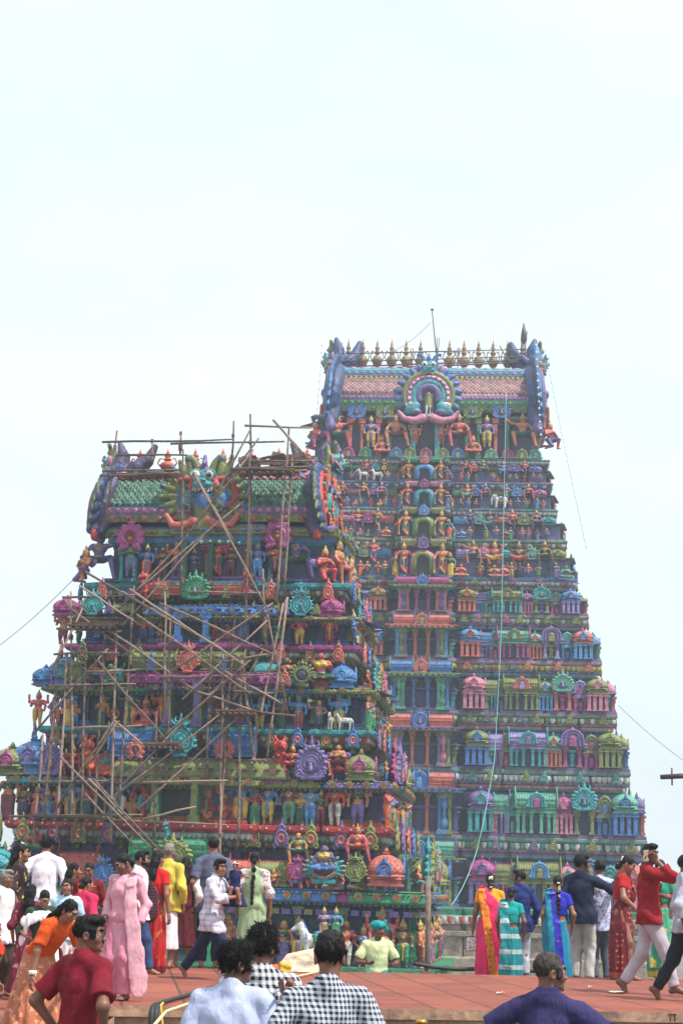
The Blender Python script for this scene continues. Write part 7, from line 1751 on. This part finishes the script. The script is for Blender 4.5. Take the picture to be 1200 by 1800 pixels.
q, H = stand(980, 1733, 1536, ZB)
p = Person('woman in a peacock blue and violet saree with a flower-tied braid, seen from behind', q, H, 180, 'f', fat=1.02, hair='flowerbraid', skin='mid')
tb, vb = C('turquoise silk', (20, 130, 160), None, None, .1, .4, .3), C('violet blue silk', (46, 40, 168), (190, 80, 170), 'dots', .16, .4, .3, .12)
make_saree(p, tb, vb, C('royal blue blouse', (40, 44, 170)), None); pallu(p, [tb, vb], .10, .085, .12, .125, .02, split=.15)
p.drape(tb, [(p.T(.19, .06, .40), .05, (1, .4, .3)), (p.T(.20, .07, .2), .07, (1, .5, 0)), (p.T(.2, .09, -.1), .09, (.8, .6, 0)), (p.T(.18, .09, -.35), .10, (.8, .6, 0))], .07, .014, 'saree_fold')

q, H = stand(1022, 1730, 1499, ZB)
p = Person('man in a dark navy shirt, arm round the shoulder of someone in white', q, H, 158, yaw=-62, skin='dark', hair='bushy', hands=((-.46, -.26, 1.40), None), poles=((-.3, .4, -1), None), fat=1.05)
p.shirt(C('midnight shirt', (24, 32, 58)), 'long', -.12); p.trousers(C('stone trousers', (186, 180, 178)))
q, H = stand(1056, 1730, 1508, ZB)
p = Person('person in a white blue-printed shirt and grey jeans hugged by the man in navy', q + V3(.02, .12, 0), H, 182, hair='short', skin='dark')
p.shirt(C('printed white shirt', (206, 208, 230), (130, 136, 190), 'floral', .035), 'rolled', -.18); p.trousers(C('grey jeans', (84, 92, 104)))

q, H = stand(1092, 1722, 1503)
p = Person('woman in a maroon gold-dotted saree walking right with her head bowed', q, H * 1.02, 68, 'f', fat=1.14, lean=5, yaw=6, pitch=24, hair='flowerbun', skin='mid', feet=((-.09, -.12, .08), (.09, .13, .08)), hands=((-.22, -.28, .92), None), poles=((-.6, .6, 0), None))
mr, cop = C('maroon buta silk', (104, 20, 36), (198, 112, 80), 'dots', .075, .5, .25, .23), C('copper zari', (178, 82, 60), (150, 60, 48), 'stripes', .05, .4, .3, .5)
make_saree(p, mr, cop, C('red blouse', (156, 26, 30)), None)
b = MB()
for dz in (.01, .03): b.lathe([(.032, -.006), (.036, 0), (.032, .006)], p.wr[0].lerp(p.el[0], dz * 4), 12)
link('bangles', b.mesh('bangles'), [GOLDF], p.root)

q, H = stand(1142, 1748, 1477)
k = H / 1.7
p = Person('young man in a red shirt striding right with a phone held to his ear', q, H, 76, yaw=-38, hz=.885, hair='short', skin='dark', feet=((-.08, -.28, .075), (.08, .30, .12, 0, 52)), hands=((-.15, -.11, 1.46), (.26, -.16, 1.08)), poles=((-.25, -.2, -1), (.4, 1, 0)), hk=('grip', 'relax'), thumb=((0, 0, 1), None), vox=.0105)
p.shirt(C('red shirt', (136, 16, 28)), 'rolled', -.11, amp=.009); p.trousers(C('pale grey jeans', (178, 170, 180)), .012, wide=.004)
ph = q + Matrix.Rotation(R(76), 3, 'Z') @ (p.W(-.095, -.02, -.02)); b = SDF(); b.box((0, 0, 0), (.006, .035, .07), .005)
tag(link('phone', b.mesh('phone', .004), [C('phone case', (206, 190, 160), (60, 50, 50), 'floral', .02)], None, ph, R(76)), 'patterned phone at the ear of the man in the red shirt', 'phone')

q, H = stand(1170, 1722, 1511)
p = Person('woman in a sea green and yellow saree behind the man in the red shirt', q + V3(0, .3, 0), H * 1.02, 165, 'f', hair='flowerbraid', skin='mid')
sg = C('sea green chiffon', (70, 160, 130), (200, 190, 90), 'floral', .16, .6, .2, .36); make_saree(p, sg, C('yellow border', (196, 180, 80)), C('green blouse', (40, 140, 110)), None); pallu(p, [sg], .15, .09, .12, .12, .05)
q, H = stand(1207, 1760, 1496)
p = Person('man in a pale grey shirt and black trousers stepping at the right edge', q, H, 88, hair='short', skin='dark', hz=.885, feet=((-.08, -.25, .08), (.08, .34, .12, 0, 50)), hands=((-.24, .05, .84), None))
p.shirt(C('pale grey shirt', (166, 170, 184)), 'rolled', -.12); p.trousers(C('black trousers', (26, 26, 34)))

# ------------------------------------------------------------------ left-hand group
q, H = stand(210, 1758, 1494)
p = Person('woman in a pale pink salwar suit and long net dupatta looking down', q, H, -22, 'f', fat=1.08, yaw=-30, pitch=26, hair='bun', skin='dark', hands=((-.19, -.10, .92), (.24, -.05, .86)), vox=.0105)
pnk = C('pink georgette', (216, 154, 172), (228, 186, 198), 'floral', .06, .75, .3, .42); pnp = C('pink cotton', (206, 132, 156)); 
p.trousers(pnp, .02, 'salwar', wide=.04); p.shirt(pnk, 'long', .0, female=True, collar=False, name='kameez', neck=.085); p.skirt([pnk], .96, .44, .165, .235, 'kameez_skirt', 9, .018, .74)
net = C('pale pink net', (222, 168, 182))
p.drape(net, [(p.T(.10, .10, .34), .06, (0, 1, 0)), (p.T(.12, .07, .50), .06, (0, .8, .6)), (p.T(.125, -.03, .53), .055, (0, -.3, 1)), (p.T(.13, -.11, .42), .065, (.1, -1, .3)), (p.T(.15, -.15, .2), .075, (.2, -1, 0)), (p.T(.20, -.15, -.05), .085, (.5, -1, 0)), (p.T(.25, -.13, -.35), .095, (.7, -1, 0)), (p.T(.28, -.10, -.62), .105, (.7, -1, 0)), (p.T(.29, -.09, -.76), .10, (.7, -1, 0))], .1, .012, 'dupatta', amp=.007)

q, H = stand(236, 1712, 1490)
p = Person('bearded man in glasses and a white shirt walking behind the pink salwar', q, H, 92, beard=1, glasses=True, skin='mid', hz=.89, feet=((-.08, -.2, .08), (.08, .2, .1, 0, 30)))
p.shirt(C('white shirt', (226, 228, 232)), 'short', -.16); p.trousers(C('blue jeans', (52, 72, 116)))
q, H = stand(266, 1711, 1491)
p = Person('woman in a red blouse and dark purple saree with a red gold lower part', q, H, 150, 'f', hair='loose', skin='mid', hands=((-.26, .02, .82), (.2, -.2, 1.0)), fat=1.03)
rd, pu = C('red gold silk', (180, 30, 34), (206, 130, 50), 'floral', .08, .5, .25, .36), C('aubergine silk', (56, 30, 52), (120, 50, 60), 'stripes', .04, .5, .25, .3)
make_saree(p, rd, C('dark red border', (120, 22, 34)), C('scarlet blouse', (206, 32, 36)), None)
p.drape(pu, [(p.T(.10, .05, .52), .06, (0, .3, 1)), (p.T(.08, .13, .36), .11, (0, 1, 0)), (p.T(-.0, .145, .12), .16, (0, 1, 0)), (p.T(-.02, .15, -.06), .16, (0, 1, 0))], .1, .016, 'pallu')
q, H = stand(286, 1702, 1479)
p = Person('elderly man with grey hair in a yellow shirt and white dhoti', q, H, 166, hair='short', hmat=HG, skin='mid')
p.shirt(C('yellow shirt', (200, 184, 74)), 'long', -.14); p.skirt([C('white dhoti', (224, 222, 228))], .95, .25, .15, .2, 'dhoti', 8, .02, .8)
q, H = stand(318, 1701, 1503)
p = Person('girl in a maroon pinafore over a white dotted blouse, seen from behind', q, H, 180, 'f', hair='loose', skin='mid')
p.shirt(C('dotted white blouse', (222, 218, 224), (150, 140, 160), 'dots', .035, thr=.2), 'long', .0, female=True, collar=False); mrn = C('maroon crepe', (84, 26, 36))
p.shirt(mrn, 'none', .0, .022, 'pinafore_bodice', False, female=True, neck=.12); p.skirt([mrn], .94, .31, .155, .225, 'pinafore', 10, .014, .74)
q, H = stand(366, 1702, 1467)
p = Person('tall man in a slate blue shirt and navy trousers behind the striding father', q, H, 186, skin='mid', yaw=10, fat=1.05)
p.shirt(C('slate shirt', (92, 98, 122), (60, 64, 90), 'check', .03, thr=.2), 'short', -.2); p.trousers(C('navy trousers', (30, 36, 60)))

q, H = stand(368, 1722, 1496)
p = Person('moustached man in a pale plaid shirt striding right with a baby on his arm', q, H * .995, 66, yaw=-22, hz=.84, side=0, lean=6, hair='short', skin='mid', fat=1.08, feet=((-.07, -.30, .08), (.10, .46, .13, 0, 52)), hands=((-.06, -.36, 1.10), (.10, -.34, 1.04)), poles=((-1, .5, -.3), (1, .5, -.3)), hk=('grip', 'grip'), thumb=((0, -.3, 1), (0, -.3, 1)), vox=.0105)
p.shirt(C('pale plaid', (212, 206, 216), (160, 158, 184), 'check', .07, thr=.4), 'rolled', -.20, amp=.008); p.trousers(C('dark denim', (30, 40, 70)))
f_pos, f_rot = q, Matrix.Rotation(R(66), 3, 'Z')
bq = q + f_rot @ V3(.10, -.25, 1.06)
p = Person('baby in a navy dress and white headband carried by the man in plaid', bq, .72, 0, 'f', yaw=-25, hz=.10, hair='tight', skin='mid', feet=((-.16, -.42, -.28), (.2, -.40, -.30)), hands=((-.28, -.35, .55), (.25, -.3, .45)), vox=.008)
nv = C('navy frock', (30, 34, 84)); p.shirt(nv, 'none', .0, collar=False, name='frock', neck=.08); p.skirt([nv], .16, -.42, .16, .36, 'frock_skirt', 9, .03, .85, dy=-.05)
b = MB(); b.tube([p.W(.088 * math.cos(R(a)), .012 + .104 * math.sin(R(a)), .06) for a in range(0, 361, 20)], .010 * p.k, 6); b.lathe([(.004, -.02), (.02, 0), (.004, .02)], p.W(.03, -.10, .085), 8); link('headband', b.mesh('headband'), [WHITEF], p.root)

q, H = stand(440, 1706, 1493)
p = Person('woman in a pale green kurta with a long black braid, seen from behind', q, H, 180, 'f', hair='braid', skin='mid', fat=1.1, hands=((-.25, -.02, .84), (.25, -.02, .86)))
gr = C('pale green cotton', (150, 172, 136)); p.trousers(gr, .02, 'salwar', wide=.03)
p.shirt(gr, 'none', .0, female=True, collar=False, name='kurta', neck=.085); p.skirt([gr], .96, .30, .165, .235, 'kurta_skirt', 9, .014, .74)
p.shirt(C('floral net', (206, 200, 196), (140, 110, 120), 'floral', .03), 'elbow', .2, .013, 'floral_sleeves', False, female=True, neck=.1)

q, H = stand(68, 1700, 1466)
p = Person('man with bushy hair in a plain white shirt, seen from behind at far left', q, H, 180, hair='bushy', skin='mid', fat=1.1, hands=((-.24, -.16, 1.0), (.24, -.16, 1.0)))
p.shirt(C('plain white shirt', (230, 228, 240)), 'rolled', -.2); p.trousers(C('dark trousers', (44, 44, 56)))
q, H = stand(20, 1715, 1479)
p = Person('woman with long loose black hair and gold earring in profile at the left edge', q, H, 100, 'f', hair='loose', skin='mid')
dk = C('dark print', (52, 36, 44), (190, 170, 70), 'floral', .07, thr=.4); p.shirt(dk, 'elbow', .0, female=True, collar=False); p.skirt([dk], .96, .1, .16, .24, 'skirt', 9, .015)
b = MB(); b.lathe([(.002, -.02), (.012, -.01), (.004, .012)], p.W(-.084, .012, -.05), 8); b.lathe([(.002, -.02), (.012, -.01), (.004, .012)], p.W(.084, .012, -.05), 8); link('earrings', b.mesh('earrings'), [GOLDF], p.root)
q, H = stand(-6, 1752, 1525)
p = Person('grey-haired man in a white shirt cut off by the left edge', q, H, 70, hair='short', hmat=HG, skin='dark', fat=1.05); p.shirt(C('off white shirt', (226, 226, 230)), 'short', -.2); p.trousers(C('brown trousers', (70, 56, 50)))
q, H = stand(42, 1758, 1551)
p = Person('girl with a bushy curly ponytail and maroon dress, seen from behind', q, H, 182, 'f', hair='curly', skin='mid'); mp_ = C('maroon print', (110, 34, 52), (180, 130, 140), 'floral', .05, thr=.42)
p.shirt(mp_, 'elbow', .0, female=True, collar=False); p.skirt([mp_], .96, .1, .16, .26, 'skirt', 9, .016)
q, H = stand(64, 1778, 1558)
p = Person('woman looking down with a white shawl across her shoulders over dark green', q, H, 12, 'f', yaw=8, pitch=34, hair='bun', skin='mid', hands=((-.22, -.2, 1.02), (.2, -.22, .98)), vox=.0105)
dg = C('bottle green', (48, 66, 52)); p.shirt(dg, 'elbow', .0, female=True, collar=False); p.skirt([dg], .96, .06, .16, .25, 'skirt', 9, .015)
wsh = C('white shawl', (232, 228, 234))
p.drape(wsh, [(p.T(-.26, .02, .08), .11, (-1, 0, .2)), (p.T(-.21, -.05, .34), .11, (-1, -.6, .5)), (p.T(-.08, -.13, .39), .08, (-.2, -1, .5)), (p.T(.06, -.14, .39), .08, (.1, -1, .5)), (p.T(.19, -.04, .38), .10, (1, -.6, .5)), (p.T(.24, -.03, .2), .09, (1, -.4, 0)), (p.T(.24, -.06, -.2), .09, (1, -.5, 0))], .1, .022, 'shawl', amp=.012)
q, H = stand(107, 1752, 1541)
p = Person('woman facing the camera in a light blue top with hair tied back', q, H, -4, 'f', hair='bun', skin='mid', yaw=-6, vox=.0105); lb = C('light blue knit', (172, 206, 230)); p.shirt(lb, 'elbow', -.1, female=True, collar=False); p.skirt([C('white skirt', (216, 212, 216))], .9, .08, .16, .25, 'skirt', 10, .018)
b = MB(); b.tube([p.T(.07 * math.cos(R(a)), -.055 - .055 * math.sin(R(a)) * (1 if math.sin(R(a)) > 0 else .2), .475 - .045 * max(0, math.sin(R(a)))) for a in range(-20, 201, 20)], .004, 5); link('necklace', b.mesh('necklace'), [GOLDF], p.root)
q, H = stand(140, 1742, 1537)
p = Person('woman in a magenta top turned away beside the one in light blue', q, H, 150, 'f', hair='bun', skin='mid', yaw=-20); mg = C('magenta knit', (196, 40, 88)); p.shirt(mg, 'elbow', -.1, female=True, collar=False); p.skirt([C('plum skirt', (84, 30, 60))], .9, .08, .16, .25, 'skirt', 10, .018)
q, H = stand(147, 1720, 1512)
p = Person('woman in maroon with an orange scarf, her head bowed', q, H, -8, 'f', hair='bun', skin='dark', pitch=14); mo = C('maroon floral', (110, 26, 34), (190, 90, 60), 'floral', .05, thr=.44); p.shirt(mo, 'elbow', .0, female=True, collar=False); p.skirt([mo], .96, .08, .16, .25, 'skirt', 9, .016)
p.drape(C('orange scarf', (216, 110, 36)), [(p.T(-.06, .05, .53), .05, (0, .3, 1)), (p.T(-.09, -.09, .43), .05, (0, -1, .4)), (p.T(-.06, -.14, .2), .06, (0, -1, 0)), (p.T(-.06, -.14, 0), .06, (0, -1, 0))], .1, .016, 'scarf')
q, H = stand(117, 1716, 1513)
p = Person('black-haired woman facing right behind the woman in light blue', q, H, 110, 'f', hair='loose', skin='mid'); p.shirt(C('dark plum top', (64, 34, 50)), 'elbow', .0, female=True, collar=False); p.skirt([C('dark plum skirt', (54, 30, 46))], .96, .08, .16, .25, 'skirt', 9, .016)

# girl bending at the left, and the one cut off by the frame
q = on_floor(58, 1832); 
p = Person('girl in an orange blouse and copper silk skirt bending forward', q, 1.16, 48, 'f', lean=44, yaw=10, pitch=12, hair='loose', skin='mid', hands=((-.30, -.28, .66), (.15, -.45, .85)), poles=((-1, .2, 0), (1, .4, 0)), vox=.009)
ob = C('orange silk', (206, 82, 26)); cs = C('copper silk', (176, 104, 72), (214, 150, 118), 'floral', .05, .35, .35, .34); rb = C('red silk border', (160, 40, 30))
p.shirt(ob, 'short', .02, collar=False, name='blouse', neck=.09); p.skirt([cs, rb], .99, .04, .15, .40, 'skirt', 13, .022, .85, matfn=lambda x, y, z, m: (z < .17 * 1.16 / 1.7).astype(int))
p.drape(C('red dupatta', (150, 36, 30)), [(p.P + V3(.12, -.1, .02), .05, (1, -1, 0)), (p.P + V3(.16, -.12, -.2), .07, (1, -1, 0)), (p.P + V3(.2, -.13, -.45), .09, (1, -1, 0))], .1, .016, 'dupatta')
b = MB(); c = p.wr[0].lerp(p.el[0], .12); b.lathe([(.024, -.014), (.030, -.007), (.030, .007), (.024, .014)], c, 12); link('bangle', b.mesh('bangle'), [WHITEF], p.root); b = MB(); b.lathe([(.024, -.014), (.030, -.007), (.030, .007), (.024, .014)], p.wr[1].lerp(p.el[1], .12), 12); link('bangle', b.mesh('bangle'), [WHITEF], p.root)
q, H = ahead(-12, 1608, 11.2, 0)
p = Person('girl in a red and orange saree cut off by the left edge, green sleeve showing', q, H, 75, 'f', hair='long', skin='mid', hands=((-.16, -.05, .55), None), vox=.0105)
p.shirt(C('lime blouse', (90, 160, 80)), 'short', .1, female=True, collar=False); ro = C('red orange silk', (196, 56, 34)); p.skirt([ro], .98, .02, .15, .24, 'saree', 10, .016); p.drape(ro, [(p.T(-.12, .1, .1), .1, (-1, .5, 0)), (p.T(-.15, -.06, .25), .1, (-1, -.5, 0)), (p.T(-.02, -.13, .38), .09, (0, -1, .3)), (p.T(.12, -.04, .5), .07, (.3, -.5, 1))], .1, .016, 'saree_wrap')

# ------------------------------------------------------------------ near figures on the lower terrace
LO = -.72
q, H = ahead(163, 1602, 10.7, LO)
p = Person('young man with glasses in a maroon polo shirt, hands on hips', q - V3(.035, 0, 0), H, 142, yaw=-48, hair='fade', glasses=True, skin='dark', hands=((-.22, .0, .93), (.23, -.02, .93)), poles=((-1, .9, -.3), (1, .9, -.3)), vox=.0095)
p.shirt(C('maroon polo', (116, 14, 32)), 'short', -.16, amp=.006); p.trousers(C('charcoal trousers', (40, 40, 48)))
q, H = ahead(414, 1648, 9.1, LO)
p = Person('man with tousled black hair in a pale blue shirt, nearest the bottom', q, H, 170, yaw=-44, hair='bushy', skin='dark', fat=1.3, vox=.0095)
p.shirt(C('pale blue shirt', (170, 178, 208)), 'long', -.18, amp=.007); p.trousers(C('grey trousers', (70, 72, 80)))
q, H = ahead(461, 1619, 9.6, LO); hw_ = loc(q, 176, H, at(503, 1748, 9.1)); hw_ = tuple(a_ for a_ in hw_)
p = Person('man in a black and white check shirt pointing at the tower', q, H, 176, yaw=-20, hair='bushy', skin='dark', hands=(hw_, None), poles=((.1, .2, -1), None), hk=('point', 'relax'), thumb=((1, 0, .4), None), vox=.0095)
ck = C('black white check', (206, 208, 214), (22, 24, 32), 'check', .042, .8, .1, .5); p.shirt(ck, 'rolled', -.18, amp=.007); p.trousers(C('black jeans', (26, 28, 34)))
b = MB(); b.lathe([(.028, -.012), (.033, 0), (.028, .012)], p.wr[0].lerp(p.el[0], .14), 12); link('wrist_thread', b.mesh('wrist_thread'), [flat_mat('red thread', lin((190, 36, 30)), .8)], p.root)
q, H = ahead(581, 1628, 8.2, LO)
p = Person('man from behind in a grey and white checked shirt with neat black hair', q, H, 178, hair='short', skin='dark', fat=.92, hands=((-.25, -.1, .95), (.25, -.1, .95)), vox=.0095)
p.shirt(C('grey white check', (192, 196, 208), (30, 34, 46), 'check', .026, .8, .1, .52), 'long', -.18, amp=.007); p.trousers(C('blue grey jeans', (60, 66, 84)))
q, H = ahead(962, 1666, 9.4, LO)
p = Person('balding man in a purple shirt with arms held out, looking right', q, H, 160, yaw=-52, hair='tight', hmat=HS, skin='dark', fat=1.06, hands=((-.46, -.12, 1.0), (.46, -.12, 1.0)), poles=((-1, .7, -.1), (1, .7, -.1)), vox=.0095)
p.shirt(C('purple shirt', (46, 40, 84)), 'short', -.16, amp=.008); p.trousers(C('dark grey trousers', (50, 50, 56)))
q, H = ahead(740, 1791, 8.6, LO)
p = Person('person whose brown hair with gold clip just shows at the bottom edge', q, H, 180, 'f', hair='bun', hmat=hair_mat('brown hair', lin((92, 56, 36))), skin='mid'); p.shirt(C('beige top', (170, 140, 110)), 'short', -.1, female=True, collar=False); p.skirt([C('brown skirt', (90, 60, 50))], .92, .06, .16, .24)
b = MB(); b.lathe([(.02, -.01), (.035, .0), (.02, .012)], p.W(.0, .05, .125), 10); link('hair_clip', b.mesh('hair_clip'), [GOLDF], p.root)

# man sitting behind the platform edge in a turban
q = at(662, 1700, 24.0); zt = at(662, 1632, 24.0).z
p = Person('seated man in a teal turban and pale green shirt before the tower plinth', V3(q.x, 24.0, ZB), 1.62, 8, yaw=30, hz=.12, hair=None, skin='dark', feet=((.12, -.36, .07, -1), (-.12, -.38, .07, 1)), hands=((-.2, -.24, .30), (.2, -.26, .28)), fat=1.08, vox=.0115)
p.shirt(C('pale green shirt', (196, 208, 160)), 'short', .0); p.trousers(C('teal lungi', (40, 130, 120)))
b = SDF(); b.ell(p.W(0, .012, .065), (.102, .122, .062), .01, 0, M=p.Rh)
for i in range(7): b.arc(p.W(0, 0, .04 + .013 * i), .1, 0, 1, .02, .004, 0, n=1)
link('turban', b.mesh('turban', .008, p.folds(.008)), [C('teal turban', (22, 140, 140))], p.root)
# ------------------------------------------------------------------ sky, sun, view
SUN_EL, SUN_AZ = 60, 58       # azimuth: degrees to the right of the direction from the scene to the camera
w = bpy.data.worlds.new("World"); SC.world = w; w.use_nodes = True
nt = w.node_tree; bg = nt.nodes['Background']
sky = N(nt, 'ShaderNodeTexSky', sky_type='NISHITA', sun_disc=False, sun_elevation=R(SUN_EL), air_density=1.4, dust_density=4.0, ozone_density=1.0)
sx, sy = math.sin(R(SUN_AZ)), -math.cos(R(SUN_AZ))
sky.sun_rotation = math.atan2(sx, sy)
tc = N(nt, 'ShaderNodeTexCoord')
mp = N(nt, 'ShaderNodeMapping'); mp.inputs['Scale'].default_value = (1, 1, 2.2)
nz = N(nt, 'ShaderNodeTexNoise', i_Scale=2.2, i_Detail=5.0, i_Roughness=.55)
nt.links.new(tc.outputs['Generated'], mp.inputs['Vector']); nt.links.new(mp.outputs['Vector'], nz.inputs['Vector'])
rp = ramp(nt, [(.35, (.66, .66, .66, 1)), (.7, (.96, .96, .96, 1))]); nt.links.new(nz.outputs['Fac'], rp.inputs['Fac'])
mx = N(nt, 'ShaderNodeMixRGB'); mx.inputs['Color2'].default_value = (8.1, 9.1, 9.6, 1)    # thin bright cloud veil
nt.links.new(rp.outputs['Color'], mx.inputs['Fac']); nt.links.new(sky.outputs['Color'], mx.inputs['Color1']); nt.links.new(mx.outputs['Color'], bg.inputs['Color'])
bg.inputs['Strength'].default_value = 0.10
sd = bpy.data.lights.new('sun', 'SUN'); sd.energy = 4.2; sd.angle = R(1.0); sd.color = (1, .95, .87)
so = bpy.data.objects.new('sun', sd); COL.objects.link(so)
dirv = Vector((sx * math.cos(R(SUN_EL)), sy * math.cos(R(SUN_EL)), math.sin(R(SUN_EL))))
so.rotation_euler = dirv.to_track_quat('Z', 'Y').to_euler(); so.location = (20, -20, 40)
SC.view_settings.view_transform = 'Standard'; SC.view_settings.look = 'None'; SC.view_settings.exposure = 0.47; SC.view_settings.gamma = 1
SC.cycles.max_bounces = 5; SC.cycles.diffuse_bounces = 3; SC.cycles.glossy_bounces = 2; SC.cycles.use_denoising = True
SC.cycles.volume_bounces = 0; SC.cycles.volume_step_rate = 4.0
